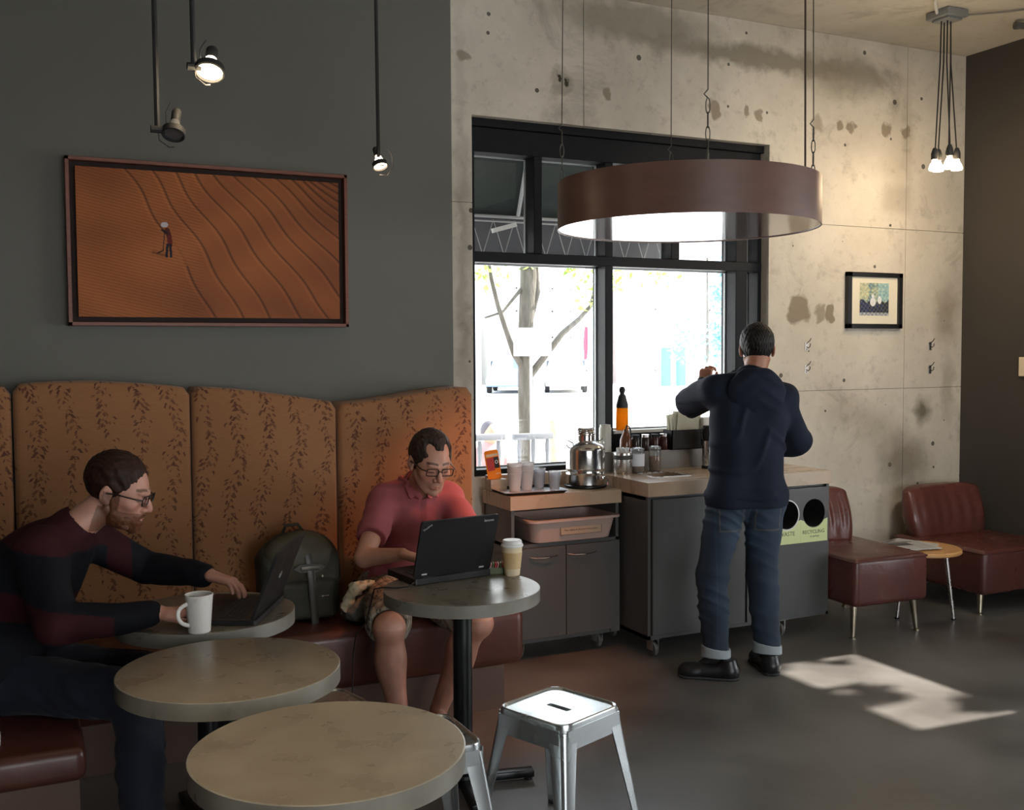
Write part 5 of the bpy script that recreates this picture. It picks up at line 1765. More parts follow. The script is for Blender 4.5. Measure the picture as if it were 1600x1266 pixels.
for (x, y, z, w, d, rz, lab) in ((4.90, 4.66, 0.4205, 0.34, 0.27, 15, 'newspaper lying lowest in the pile on the blond side table'), (4.87, 4.60, 0.4285, 0.30, 0.24, -14, 'newspaper with a dark picture lying on top of the side table pile')):
    nw = empty('newspaper', (x, y, z), R(rz), lab, 'newspaper', 'newspapers on the side table')
    m_ = MB()
    for k in range(4):
        m_.box(-w / 2 + 0.003 * k, w / 2 - 0.002 * k, -d / 2 + 0.002 * (k % 2), d / 2, k * 0.0018, k * 0.0018 + 0.0014)
    m_.build('sheets', mat('newsprint', (0.58, 0.57, 0.55), 0.9), nw, smooth=False)
    color_grid('front_page', w - 0.01, d - 0.01, 60, 120, print_news, PRINT, nw, (0, 0, 0.0075), 0)

# ============================================================ laptops, cups, bag
LAPM = mat('matte_black_plastic', (0.013, 0.013, 0.014), 0.42, rvar=0.05, scale=20)
KEYM = mat('key_black', (0.02, 0.02, 0.022), 0.6)


def laptop(x, y, z, rz, w, d, lid_h, open_deg, label, thick=0.022, marks=True):
    """keyboard towards +y of its own frame, lid hinge at y=0"""
    t = empty('laptop', (x, y, z), rz, label, 'laptop', None)
    MB().prism(rrect(w, d, 0.010, 3, 0, d / 2 - 0.015), 0.003, thick).build('base', LAPM, t, smooth=False)
    ks = MB()
    for r_ in range(5):
        for k in range(13):
            ks.box(-w / 2 + 0.03 + k * (w - 0.06) / 13, -w / 2 + 0.03 + (k + 0.86) * (w - 0.06) / 13, 0.035 + r_ * 0.020, 0.052 + r_ * 0.020, thick, thick + 0.002)
    kb = ks.build('keyboard', KEYM, t, smooth=False)
    kb['kind'] = 'stuff'
    # lid rises from the hinge at y=0, leans away from the keyboard (towards -y)
    m = Matrix.Translation((0, 0.0, thick)) @ Matrix.Rotation(R(90 - open_deg), 4, 'X')
    MB().prism(rrect(w, lid_h, 0.010, 3, 0, lid_h / 2), -0.004, 0.005, m=m @ Matrix(((1, 0, 0, 0), (0, 0, 1, 0), (0, 1, 0, 0), (0, 0, 0, 1)))).build('lid', LAPM, t, smooth=False)
    MB().box(-w / 2 + 0.012, w / 2 - 0.012, 0.0052, 0.0056, 0.015, lid_h - 0.012, m=m).build('screen', mat('laptop_screen', (0.02, 0.02, 0.02), 0.3, emit=(0.55, 0.62, 0.75), estr=0.25), t)
    for sx in (-1, 1):
        MB().tube([(sx * w * 0.32 - 0.02, 0, thick), (sx * w * 0.32 + 0.02, 0, thick)], 0.006, 8).build('hinge', BLACKM, t)
    for sx in (-1, 1):
        for yy in (0.0, d - 0.03):
            MB().lathe([(0, 0), (0.006, 0), (0.006, 0.003), (0, 0.003)], 8, c=(sx * (w / 2 - 0.02), yy, 0)).build('foot', BLACKM, t)
    return t, m


SILV = mat('silver_print', (0.72, 0.72, 0.72), 0.3, 0.3)
# laptop on the pink-shirt man's table: hinge centre (1.49, 3.64)
lp, m = laptop(1.490, 3.645, 0.75, R(7.5), 0.335, 0.235, 0.235, 72 + 0, 'thick black laptop open on the table in front of the man in pink', 0.026)
rot = (m.to_euler().x + R(90), 0, 0)


def on_lid(name, s, size, px, pz, roll=0.0, t=lp, mm=m):
    loc = mm @ Vector((px, -0.0047, pz))
    o = text(name, s, size, SILV, t, loc, (0, 0, 0), 0.0003)
    o.rotation_euler = (mm @ Matrix.Rotation(R(90), 4, 'X') @ Matrix.Rotation(R(roll), 4, 'Z')).to_euler()
    return o


on_lid('maker_lettering', 'lenovo', 0.016, 0.125, 0.215)
on_lid('model_lettering', 'ThinkPad', 0.011, -0.140, 0.210, 35)
for sx in (-1, 1):
    MB().box(sx * 0.125 - 0.011, sx * 0.125 + 0.011, -0.0052, -0.0042, 0.012, 0.018, m=m).build('hinge_badge', SILV, lp)
laptop_side, m2 = laptop(0.748, 3.480, 0.75, R(62.8), 0.37, 0.245, 0.235, 68, 'thin dark laptop seen nearly edge-on in front of the bearded man', 0.018)
MB().lathe([(0.010, 0), (0.013, 0), (0.013, 0.0006), (0.010, 0.0006), (0.010, 0)], 20, cap=False, m=m2 @ Matrix.Translation((0, -0.0042, 0.12)) @ Matrix.Rotation(R(90), 4, 'X')).build('lid_emblem', SILV, laptop_side)
# power cord from the laptop over the table edge
tag(MB().tube([(1.325, 3.60, 0.770), (1.29, 3.585, 0.757), (1.25, 3.60, 0.754), (1.21, 3.63, 0.754), (1.185, 3.66, 0.745), (1.18, 3.75, 0.60), (1.20, 3.95, 0.50), (1.24, 4.12, 0.38), (1.235, 4.14, 0.1), (1.22, 4.10, 0.008)], 0.003, 6).build('charging_cable', CORD), 'black charging cable falling over the table edge to the floor', 'cord')

# mug
mg = empty('mug', (0.503, 3.320, 0.75), R(200), 'white speckled ceramic mug standing on the table by the bearded man', 'mug')
MB().lathe([(0.0, 0.0), (0.031, 0.0), (0.034, 0.003), (0.043, 0.115), (0.044, 0.119), (0.0425, 0.121), (0.040, 0.118), (0.031, 0.008), (0.0, 0.006)], 40, cap=False).build('mug_body', WHITE, mg)
MB().tube([(0.040 + 0.034 * math.sin(PI * t) * (1.0 + 0.12 * math.cos(PI * t)) - 0.006 * t, 0, 0.095 - 0.068 * t + 0.006 * math.sin(2 * PI * t)) for t in np.linspace(0, 1, 17)], 0.0050, 10, flat=1.3).build('handle', WHITE, mg)
MB().lathe([(0.0, 0.092), (0.0385, 0.092)], 24, cap=False).build('coffee', mat('black_coffee', (0.02, 0.008, 0.004), 0.1), mg)
# paper cup with sleeve
pc = empty('takeaway_cup', (1.735, 3.625, 0.75), R(-60), 'takeaway coffee cup with white lid and tan sleeve beside the thick laptop', 'cup')
MB().lathe([(0.0, 0.0), (0.028, 0.0), (0.030, 0.004), (0.041, 0.118), (0.0, 0.118)], 36).build('cup_body', mat('cup_paper', (0.74, 0.62, 0.42), 0.6), pc)
MB().lathe([(0.0285, 0.002), (0.0315, 0.026)], 36, cap=False).build('dark_foot_band', mat('cup_dark_band', (0.03, 0.022, 0.012), 0.6), pc)
MB().lathe([(0.0328, 0.028), (0.0395, 0.092), (0.0400, 0.092), (0.0333, 0.028)], 36, cap=False).build('sleeve', mat('cup_sleeve', (0.55, 0.36, 0.16), 0.7, c2=(0.66, 0.50, 0.28), scale=12), pc)
MB().lathe([(0.043, 0.113), (0.0445, 0.117), (0.043, 0.122), (0.040, 0.124), (0.038, 0.136), (0.034, 0.139), (0.0, 0.137)], 36, cap=False).build('cup_lid', WHITEP, pc)
lt = text('sleeve_lettering', 'CUP', 0.022, mat('sleeve_ink', (0.16, 0.10, 0.03), 0.7), pc, (-0.030, -0.026, 0.062), (0, 0, 0))
lt.rotation_euler = (Matrix.Rotation(R(-49), 4, 'Z') @ Matrix.Rotation(R(84), 4, 'X') @ Matrix.Rotation(R(90), 4, 'Z')).to_euler()
# packet holder
ph = empty('packet_box', (1.690, 3.69, 0.75), R(-20), 'small green-edged box with pink and red packets behind the takeaway cup', 'box')
m_ = MB()
for q in ((-0.045, 0.045, -0.030, -0.027, 0, 0.026), (-0.045, 0.045, 0.027, 0.030, 0, 0.026), (-0.045, -0.042, -0.03, 0.03, 0, 0.026), (0.042, 0.045, -0.03, 0.03, 0, 0.026), (-0.045, 0.045, -0.03, 0.03, 0, 0.003)):
    m_.box(*q)
m_.build('box_walls', mat('box_green', (0.10, 0.13, 0.06), 0.5), ph, smooth=False)
pkm = [mat('packet_%d' % i, c, 0.7) for i, c in enumerate(((0.55, 0.05, 0.05), (0.55, 0.30, 0.28), (0.1, 0.2, 0.08)))]
for i in range(7):
    o = MB().box(-0.002, 0.002, -0.022, 0.022, 0, 0.038, m=Matrix.Rotation(R(14), 4, 'Y')).build('sugar_packet', pkm[i % 3], smooth=False, loc=(1.690 + (-0.033 + i * 0.0095) * 0.94, 3.69 - (-0.033 + i * 0.0095) * 0.34, 0.7535))
    o.rotation_euler = (0, 0, R(-20))
    tag(o, ['red', 'pink', 'green'][i % 3] + ' sugar packet, ' + ('first', 'second', 'third', 'fourth', 'fifth', 'sixth', 'last')[i] + ' in the small box behind the takeaway cup', 'packet', 'sugar packets in the small box')

# backpack on the bench
BAGM = mat('dark_olive_canvas', (0.022, 0.022, 0.014), 0.75, c2=(0.030, 0.029, 0.019), scale=20, bump=0.3, bscale=60, bdist=0.004)
BAGL = mat('dark_strap_leather', (0.030, 0.027, 0.018), 0.38, rvar=0.08, scale=16)
bx, by, bz = 1.100, 4.48, 0.455
bag = empty('backpack', (bx, by, bz), 0, 'dark olive canvas backpack with a leather strap standing on the bench', 'backpack')
ops = [('u', rbox((bx, by, bz + 0.155), (0.175, 0.085, 0.155), 0.05), 0), ('u', ell((bx, by, bz + 0.28), (0.165, 0.085, 0.11)), 0.05), ('u', rbox((bx + 0.02, by - 0.08, bz + 0.10), (0.12, 0.035, 0.085), 0.025), 0.015), ('n', lambda P: 0.004 * vnoise(P, 38, 2), 0)]
sdf_mesh('bag_body', ops, (bx - 0.25, by - 0.2, bz - 0.05), (bx + 0.25, by + 0.15, bz + 0.45), 0.010, BAGM, bag)
fo = [('u', ell((bx - 0.005, by - 0.045, bz + 0.27), (0.155, 0.075, 0.125)), 0), ('i', plane((bx, by, bz + 0.185), (0.10, 0, -1)), 0), ('n', lambda P: 0.003 * vnoise(P, 30, 5), 0)]
sdf_mesh('flap', fo, (bx - 0.25, by - 0.2, bz + 0.1), (bx + 0.25, by + 0.15, bz + 0.45), 0.008, mat('olive_flap_canvas', (0.050, 0.042, 0.024), 0.6, c2=(0.060, 0.052, 0.03), scale=12), bag)
MB().tube([(0.00, -0.01, 0.395), (0.005, -0.09, 0.36), (0.02, -0.125, 0.28), (0.03, -0.132, 0.19), (0.038, -0.128, 0.08), (0.045, -0.122, 0.0)], 0.017, 8, flat=0.16, up=(0, -1, 0)).build('strap', BAGL, bag)
MB().box(-0.022, 0.060, -0.004, 0.004, -0.010, 0.010, bev=0.003, m=Matrix.Translation((0.005, -0.132, 0.245))).build('buckle', mat('worn_buckle', (0.12, 0.11, 0.09), 0.45, 0.7), bag)
MB().prism([(-0.05, 0), (-0.02, 0.018), (0.06, 0.018), (0.09, 0), (0.06, -0.018), (-0.02, -0.018)], -0.002, 0.002, m=Matrix.Translation((-0.0, -0.128, 0.245)) @ Matrix.Rotation(R(90), 4, 'X')).build('buckle_patch', BAGL, bag)
MB().tube([(-0.06, 0.02, 0.37), (-0.05, 0.0, 0.415), (0.0, -0.01, 0.42), (0.03, 0.0, 0.38)], 0.008, 8).build('top_handle', BAGL, bag)
MB().tube([(0.12, -0.06, 0.33), (0.17, -0.05, 0.26), (0.175, -0.05, 0.18), (0.13, -0.08, 0.12)], 0.010, 8, flat=0.3).build('side_strap', BAGL, bag)
MB().tube([(0.075, -0.118, 0.115), (0.105, -0.118, 0.115)], 0.004, 8).sphere((0.082, -0.105, 0.20), 0.006).build('stud', STEEL, bag)

# crumpled jacket
jx, jy, jz = 1.335, 4.32, 0.455
jk = empty('crumpled_jacket', (jx, jy, jz), 0, 'crumpled grey jacket with a pale lining on the bench beside the man in pink', 'jacket')
JG = mat('grey_jacket_cloth', (0.10, 0.098, 0.088), 0.9, c2=(0.14, 0.135, 0.12), scale=10)
JL = mat('pale_lining', (0.46, 0.42, 0.29), 0.9, c2=(0.52, 0.48, 0.35), scale=12)
ops = [('u', ell((jx, jy, jz + 0.045), (0.085, 0.09, 0.055)), 0), ('u', cap((jx - 0.05, jy - 0.05, jz + 0.05), (jx + 0.05, jy + 0.02, jz + 0.12), 0.035, 0.03), 0.03), ('n', lambda P: 0.018 * np.abs(vnoise(P, 50, 1)) + 0.006 * vnoise(P, 95, 4), 0)]
sdf_mesh('jacket_folds', ops, (jx - 0.14, jy - 0.15, jz - 0.01), (jx + 0.14, jy + 0.14, jz + 0.20), 0.006, JG, jk)
ops = [('u', cap((jx - 0.085, jy - 0.045, jz + 0.075), (jx - 0.035, jy - 0.03, jz + 0.145), 0.024, 0.030), 0), ('u', cap((jx - 0.03, jy - 0.03, jz + 0.15), (jx + 0.045, jy - 0.02, jz + 0.165), 0.030, 0.022), 0.02), ('n', lambda P: 0.016 * np.abs(vnoise(P, 85, 8)) + 0.004 * vnoise(P, 160, 3), 0)]
sdf_mesh('lining', ops, (jx - 0.14, jy - 0.12, jz + 0.03), (jx + 0.11, jy + 0.06, jz + 0.22), 0.005, JL, jk)
nk = MB().box(-0.05, 0.05, -0.06, 0.06, 0, 0.012, bev=0.004)
tag(nk.build('folded_cloth', WHITEP, loc=(-0.115, 3.45, 0.4555)), 'folded white cloth on the bench at the frame edge', 'cloth')
# ============================================================ people
SKIN = attr_mat('skin', 0.48, bump=0.12, bscale=220, bdist=0.0006, sss=0.12)
CLOTH = attr_mat('knit_cloth', 0.85, bump=0.25, bscale=240, bdist=0.001, sheen=0.03, spec=0.25)
CLOTH2 = attr_mat('jacket_cloth', 0.8, bump=0.2, bscale=200, bdist=0.001, spec=0.2)
DENIM = attr_mat('denim', 0.85, bump=0.3, bscale=320, bdist=0.0008, sheen=0.05)
HAIRM = attr_mat('hair', 0.55, bump=0.5, bscale=150, bdist=0.002, spec=0.25)
SHOE = mat('black_shoe_leather', (0.014, 0.014, 0.016), 0.35, rvar=0.08, scale=30)


def frame(fwd, pitch=0.0, roll=0.0):
    """columns: subject right, forward, up; pitch > 0 looks down"""
    f = Vector((fwd[0], fwd[1], 0)).normalized()
    up = Vector((0, 0, 1))
    r = f.cross(up)
    q = Matrix.Rotation(-R(pitch), 3, r)
    f2, u2 = q @ f, q @ up
    q2 = Matrix.Rotation(R(roll), 3, f2)
    r3, u3 = q2 @ r, q2 @ u2
    return np.array([[r3[i], f2[i], u3[i]] for i in range(3)])


def head_ops():
    o = [('u', ell((0, -0.016, 0.036), (0.074, 0.094, 0.084)), 0),
         ('u', ell((0, 0.030, 0.010), (0.064, 0.060, 0.070)), 0.02),
         ('u', ell((0, 0.034, -0.035), (0.056, 0.054, 0.070)), 0.02),
         ('u', ell((0, 0.026, -0.072), (0.050, 0.054, 0.036)), 0.018),
         ('u', ell((0, 0.072, -0.098), (0.021, 0.016, 0.015)), 0.016)]
    for s in (-1, 1):
        o += [('u', cap((s * 0.052, -0.005, -0.045), (s * 0.028, 0.058, -0.092), 0.014, 0.013), 0.016),
              ('u', ell((s * 0.044, 0.058, -0.022), (0.020, 0.020, 0.016)), 0.016),
              ('s', ell((s * 0.031, 0.097, 0.004), (0.017, 0.014, 0.011)), 0.010)]
    o += [('u', cap((-0.038, 0.077, 0.024), (-0.012, 0.086, 0.020), 0.008, 0.009), 0.010), ('u', cap((0.038, 0.077, 0.024), (0.012, 0.086, 0.020), 0.008, 0.009), 0.010)]
    for s in (-1, 1):
        o += [('u', ell((s * 0.031, 0.0765, 0.003), (0.0150, 0.0125, 0.0115)), 0.003),
              ('u', cap((s * 0.018, 0.088, -0.002), (s * 0.043, 0.082, -0.002), 0.0022, 0.0022), 0.002)]
    o += [('u', cap((0, 0.086, 0.014), (0, 0.108, -0.024), 0.0075, 0.0105), 0.008), ('u', ell((0, 0.107, -0.031), (0.011, 0.012, 0.009)), 0.006)]
    for s in (-1, 1):
        o += [('u', ell((s * 0.0125, 0.096, -0.034), (0.0085, 0.010, 0.0075)), 0.005), ('s', ell((s * 0.0065, 0.101, -0.0415), (0.0032, 0.0045, 0.003)), 0.002)]
    o += [('u', ell((0, 0.082, -0.056), (0.026, 0.014, 0.020)), 0.014),
          ('u', cap((-0.020, 0.086, -0.0635), (0, 0.0955, -0.0600), 0.0028, 0.0040), 0.004), ('u', cap((0.020, 0.086, -0.0635), (0, 0.0950, -0.0600), 0.0028, 0.0040), 0.004),
          ('u', cap((-0.017, 0.086, -0.0700), (0, 0.0925, -0.0710), 0.0030, 0.0048), 0.004), ('u', cap((0.017, 0.086, -0.0700), (0, 0.0925, -0.0710), 0.0030, 0.0048), 0.004),
          ('s', cap((-0.022, 0.094, -0.0662), (0.022, 0.094, -0.0662), 0.0012, 0.0012), 0.002)]
    for s in (-1, 1):
        rot = np.array([[math.cos(s * 0.35), -math.sin(s * 0.35), 0], [math.sin(s * 0.35), math.cos(s * 0.35), 0], [0, 0, 1]])
        o += [('u', ell((s * 0.078, -0.012, -0.002), (0.0075, 0.019, 0.031), rot), 0.006),
              ('s', ell((s * 0.0865, -0.006, 0.002), (0.006, 0.010, 0.017), rot), 0.004),
              ('u', ell((s * 0.076, -0.004, -0.026), (0.006, 0.009, 0.009)), 0.005)]
    return o


def hand_ops(wr, d, n, thumb, curl, sc_=1.0, spread=0.0):
    """wr wrist, d finger direction, n back-of-hand normal, thumb +-1, curl: base bend in degrees per joint"""
    y = Vector(d).normalized()
    z = (Vector(n) - y * Vector(n).dot(y)).normalized()
    x = y.cross(z)
    Rm = np.array([[x[i], y[i], z[i]] for i in range(3)])
    o = [('u', cap((0, -0.03, 0), (0, 0.022, 0), 0.027, 0.026, flat=(0, 0, 1), fs=0.72), 0.0),
         ('u', rbox((0, 0.050, 0), (0.039, 0.046, 0.0135), 0.0125), 0.012),
         ('u', ell((thumb * 0.026, 0.030, -0.008), (0.020, 0.032, 0.015)), 0.010)]
    L = [0.072, 0.080, 0.074, 0.058]
    for k in range(4):
        bx_ = thumb * (0.029 - 0.0193 * k)
        a0 = R(spread * (1.5 - k)) * thumb
        p = Vector((bx_, 0.086 - 0.004 * abs(k - 1), 0.001))
        ang = 0.0
        rad = 0.0086 - (0.001 if k == 3 else 0)
        for j, fr in enumerate((0.44, 0.32, 0.24)):
            ang += R(curl * (0.8, 1.0, 0.7)[j])
            q = p + Vector((math.sin(a0) * math.cos(ang), math.cos(a0) * math.cos(ang), -math.sin(ang))) * L[k] * fr
            o.append(('u', cap(p, q, rad, rad * 0.93), 0.003 if j else 0.006))
            p = q
            rad *= 0.93
    p0 = Vector((thumb * 0.034, 0.018, -0.006))
    p1 = Vector((thumb * 0.054, 0.050, -0.016))
    p2 = Vector((thumb * 0.055, 0.080, -0.024))
    o += [('u', cap(p0, p1, 0.0125, 0.0105), 0.008), ('u', cap(p1, p2, 0.0100, 0.0082), 0.003)]
    return xform(o, Rm, wr, sc_)


def U(lst, k):
    return [('u', f, k) for f in lst]


def lerp3(a, b, t):
    return np.array(a) * (1 - t) + np.array(b) * t


def head_color(P, Rm, c, sc_, skin, beard=None, brow=(0.05, 0.025, 0.015)):
    q = ((P - np.array(c)) @ Rm) / sc_
    C = np.tile(np.array(skin), (len(P), 1)) * (1 + 0.06 * vnoise(P, 90, 3))[:, None]
    x, y, z = q[:, 0], q[:, 1], q[:, 2]
    inhead = (np.abs(x) < 0.1) & (z > -0.13) & (z < 0.14) & (np.abs(y) < 0.14)

    def mixm(m, c2, k):
        m = (m * k * inhead)[:, None]
        return C * (1 - m) + np.array(c2) * m
    lips = np.exp(-((x / 0.022) ** 4)) * np.exp(-(((z + 0.066) / 0.0085) ** 4)) * (y > 0.07)
    C = mixm(lips, (skin[0] * 0.85, skin[1] * 0.6, skin[2] * 0.6), 0.6)
    red = np.exp(-(((np.abs(x) - 0.045) / 0.02) ** 2 + ((z + 0.025) / 0.02) ** 2)) * (y > 0.02) + np.exp(-((x / 0.014) ** 2 + ((z + 0.03) / 0.014) ** 2)) * (y > 0.09)
    C = mixm(np.clip(red, 0, 1), (skin[0] * 1.02, skin[1] * 0.72, skin[2] * 0.66), 0.5)
    bz = 0.029 + 0.004 * np.cos((np.abs(x) - 0.03) * 60)
    br = np.exp(-(((z - bz) / 0.0045) ** 4)) * (np.abs(x) > 0.009) * (np.abs(x) < 0.050) * (y > 0.055)
    C = mixm(br, brow, 0.85)
    if beard is not None:
        col_, k = beard
        jaw = ((z < -0.040 - 0.35 * np.clip(y - 0.045, 0, 1) * 0 + 0.02 * (np.abs(x) > 0.045)) & (y > -0.03)) | ((z < -0.045) & (z > -0.06) & (y > 0.06))
        cheek = (np.abs(x) > 0.046) & (z < 0.01) & (y > -0.02) & (y < 0.03)
        low = (z < -0.046) & (y > -0.035)
        m = np.where(low | cheek, 1.0, 0.0) * np.where(lips > 0.3, 0, 1)
        C = mixm(m, col_, k)
    ey = np.exp(-(((np.abs(x) - 0.031) / 0.014) ** 4)) * np.exp(-(((z + 0.0028) / 0.0022) ** 2)) * (y > 0.07)
    C = mixm(ey, (0.03, 0.015, 0.01), 0.9)
    return C


def hair_ops(recede=0.0, length=0.010, temple=0.0, low=-0.055):
    o = [('u', ell((0, -0.018, 0.040), (0.0775 + length * 0.5, 0.0965 + length * 0.4, 0.0845 + length)), 0),
         ('s', ell((0, 0.102, -0.012), (0.075, 0.076 + recede, 0.105)), 0.004),
         ('s', rbox((0, 0.0, low - 0.1), (0.2, 0.2, 0.1), 0.01), 0.006),
         ('s', ell((0, 0.085, low + 0.01), (0.2, 0.086, 0.066)), 0.006)]
    for s in (-1, 1):
        o += [('s', ell((s * 0.090, -0.008, -0.012), (0.020, 0.022, 0.036)), 0.004)]
        if temple:
            o += [('s', ell((s * 0.042, 0.078, 0.090), (0.026, 0.046, 0.030)), 0.012)]
    o += [('n', lambda P: 0.0016 * np.sin(P[:, 0] * 420 + 3 * np.sin(P[:, 1] * 60)) * np.sin(P[:, 1] * 90 + P[:, 2] * 160) + 0.0018 * vnoise(P, 110, 2), 0)]
    return o


def glasses(parent, Rm, c, sc_, m, sep=0.032):
    """rectangular glasses in the head frame"""
    M4 = Matrix(((Rm[0][0], Rm[0][1], Rm[0][2], 0), (Rm[1][0], Rm[1][1], Rm[1][2], 0), (Rm[2][0], Rm[2][1], Rm[2][2], 0), (0, 0, 0, 1)))
    off = Vector(c) - Vector(parent.location)
    T = Matrix.Translation(off) @ M4 @ Matrix.Scale(sc_, 4)
    g = MB()
    for s in (-1, 1):
        pts = [T @ Vector((s * sep + px, 0.101 - 0.10 * abs(px + s * sep) ** 1.2, 0.002 + pz)) for px, pz in rrect(0.050, 0.029, 0.008, 4)]
        g.tube(pts, 0.0021 * sc_, 6, closed=True)
    g.tube([T @ Vector((x_, 0.1015, 0.006)) for x_ in (-0.008, 0, 0.008)], 0.002 * sc_, 6)
    fr_ = g.build('glasses', m, parent)
    for s in (-1, 1):
        MB().tube([T @ Vector((s * 0.0575, 0.094, 0.007)), T @ Vector((s * 0.071, 0.082, 0.008)), T @ Vector((s * 0.079, 0.02, 0.008)), T @ Vector((s * 0.081, -0.012, 0.004)), T @ Vector((s * 0.080, -0.030, -0.012))], 0.0022 * sc_, 6).build('temple_arm', m, fr_)
        MB().prism(rrect(0.047, 0.026, 0.007, 3), -0.0005, 0.0005, m=T @ Matrix.Translation((s * sep, 0.0985 - 0.0018, 0.002)) @ Matrix.Rotation(R(90), 4, 'X')).build('lens', GLASS, fr_, smooth=False)


def shoe(parent, heel, toe, r_=0.041, name='shoe'):
    h, t = np.array(heel, float), np.array(toe, float)
    d = (t - h) / np.linalg.norm(t - h)
    up = np.array([0, 0, 1.0])
    L_ = np.linalg.norm(t - h)
    o = [('u', cap(h + d * 0.02 + up * 0.045, h + d * 0.03 + up * 0.085, r_ * 0.92, r_ * 0.9), 0),
         ('u', cap(h + d * 0.03 + up * 0.042, t - d * 0.05 + up * 0.034, r_ * 0.95, r_ * 1.05, flat=(0, 0, 1), fs=0.85), 0.03),
         ('u', cap(t - d * 0.07 + up * 0.030, t - d * 0.035 + up * 0.026, r_ * 1.05, r_ * 0.8, flat=(0, 0, 1), fs=0.7), 0.02),
         ('s', plane((0, 0, 0.012), (0, 0, 1)), 0.0),
         ('i', plane((0, 0, 0.105), (0, 0, 1)), 0.0)]
    lo = np.minimum(h, t) - 0.08
    hi = np.maximum(h, t) + 0.08
    lo[2], hi[2] = -0.01, 0.13
    s = sdf_mesh(name, o, lo, hi, 0.005, SHOE, parent)
    sole = [('u', cap(h + d * 0.02 + up * 0.010, t - d * 0.045 + up * 0.010, r_ * 0.95, r_ * 1.12, flat=(0, 0, 1), fs=0.9), 0), ('i', plane((0, 0, 0.014), (0, 0, 1)), 0), ('s', plane((0, 0, 0.001), (0, 0, 1)), 0)]
    sdf_mesh('sole', sole, lo, hi, 0.005, mat('rubber_sole', (0.03, 0.03, 0.03), 0.7), s).location = (0, 0, 0)
    return s


def joints_body(J, leg=1.0, arm=1.0):
    """one smooth body from a joint dictionary"""
    o = []
    P_, C_ = np.array(J['pelvis']), np.array(J['chest'])
    r = J['right']
    mid = (P_ + C_) / 2
    o += [('u', cap(P_ - r * 0.06, P_ + r * 0.06, 0.095, 0.095), 0), ('u', cap(P_, mid, 0.105, 0.105), 0.04), ('u', cap(mid, C_, 0.105, 0.110), 0.04), ('u', cap(C_ - r * 0.06, C_ + r * 0.06, 0.095, 0.095), 0.04)]
    o += [('u', cap(J['shR'], J['shL'], 0.050, 0.050), 0.04)]
    o += [('u', cap(J['neck'], J['head_base'], 0.058, 0.054), 0.03)]
    for s in 'RL':
        o += [('u', cap(J['sh' + s], J['el' + s], 0.050 * arm, 0.040 * arm), 0.02), ('u', cap(J['el' + s], J['wr' + s], 0.040 * arm, 0.026), 0.012)]
        o += [('u', cap(J['hip' + s], J['kn' + s], 0.085 * leg, 0.058 * leg), 0.02)]
        kn, an = np.array(J['kn' + s]), np.array(J['an' + s])
        cf = kn * 0.68 + an * 0.32 + np.array(J.get('calf', (0, 0, 0)))
        o += [('u', cap(kn, cf, 0.056 * leg, 0.055 * leg), 0.015), ('u', cap(cf, an, 0.055 * leg, 0.036), 0.015), ('u', cap(an, np.array(J['toe' + s]), 0.034, 0.022), 0.012)]
    return o


def head_axes(c, r=0.15):
    return [(c[i] - r, c[i] + r) for i in range(3)]


# ------------------------------------------------------------ man in the pink polo shirt
pb = (1.58, 4.20, 0.0)
pm = empty('person', pb, 0, 'man in a pink polo shirt and plaid shorts seated behind the thick black laptop', 'person')
HC, HS = (1.592, 4.13, 1.150), 1.07
HR = frame((0.05, -1.0), 19, -3)
hb = np.array(HC) + HR @ np.array([0, -0.025, -0.05])
J = dict(pelvis=(1.575, 4.46, 0.575), chest=(1.59, 4.385, 0.90), right=np.array([-1.0, 0.04, 0]), shR=(1.445, 4.32, 0.970), shL=(1.735, 4.29, 0.970), neck=(1.598, 4.29, 1.02), head_base=tuple(hb),
         elR=(1.285, 4.10, 0.775), elL=(1.785, 4.04, 0.775), wrR=(1.392, 3.93, 0.808), wrL=(1.665, 3.93, 0.812),
         hipR=(1.485, 4.40, 0.545), hipL=(1.665, 4.40, 0.545), knR=(1.332, 3.93, 0.515), knL=(1.705, 3.90, 0.500), anR=(1.365, 3.90, 0.10), anL=(1.575, 4.02, 0.11), toeR=(1.33, 3.72, 0.05), toeL=(1.52, 3.86, 0.05), calf=(0, 0.03, 0))
ops = joints_body(J)
for s in 'RL':
    ops += [('u', ell(np.array(J['kn' + s]) + (0, -0.005, 0.0), (0.064, 0.066, 0.064)), 0.02), ('u', ell(np.array(J['kn' + s]) * 0.66 + np.array(J['an' + s]) * 0.34 + (0, 0.03, 0), (0.060, 0.064, 0.11)), 0.03)]
ops += xform(head_ops(), HR, HC, HS)
ops += hand_ops(J['wrR'], (0.55, -0.80, -0.12), (0.05, 0, 1), -1, 24, 0.98)
ops += hand_ops(J['wrL'], (-0.60, -0.78, -0.12), (0, 0, 1), 1, 24, 0.98)
SKP = (0.50, 0.255, 0.175)


def col_p(P):
    C = head_color(P, HR, HC, HS, SKP, beard=((0.22, 0.12, 0.09), 0.30), brow=(0.03, 0.018, 0.012))
    leg = P[:, 2] < 0.52
    C[leg] *= np.array([0.78, 0.74, 0.74]) * (1 + 0.10 * vnoise(P[leg], 60, 5))[:, None]
    return C


hx = [(HC[i] - 0.14, HC[i] + 0.14, 0.0032) for i in range(3)]
sdf_mesh('body', ops, (1.18, 3.62, 0.0), (1.98, 4.62, 1.34), 0.0052, SKIN, pm, col_p, fine=hx)
sdf_mesh('hair', xform(hair_ops(0.0, 0.011, 1.0), HR, HC, HS), [HC[i] - 0.15 for i in range(3)], [HC[i] + 0.15 for i in range(3)], 0.0034, HAIRM, pm, lambda P: np.tile((0.035, 0.022, 0.016), (len(P), 1)) * (1 + 0.5 * vnoise(P, 200, 3))[:, None])
glasses(pm, HR, HC, HS, mat('glasses_dark', (0.02, 0.012, 0.010), 0.3))


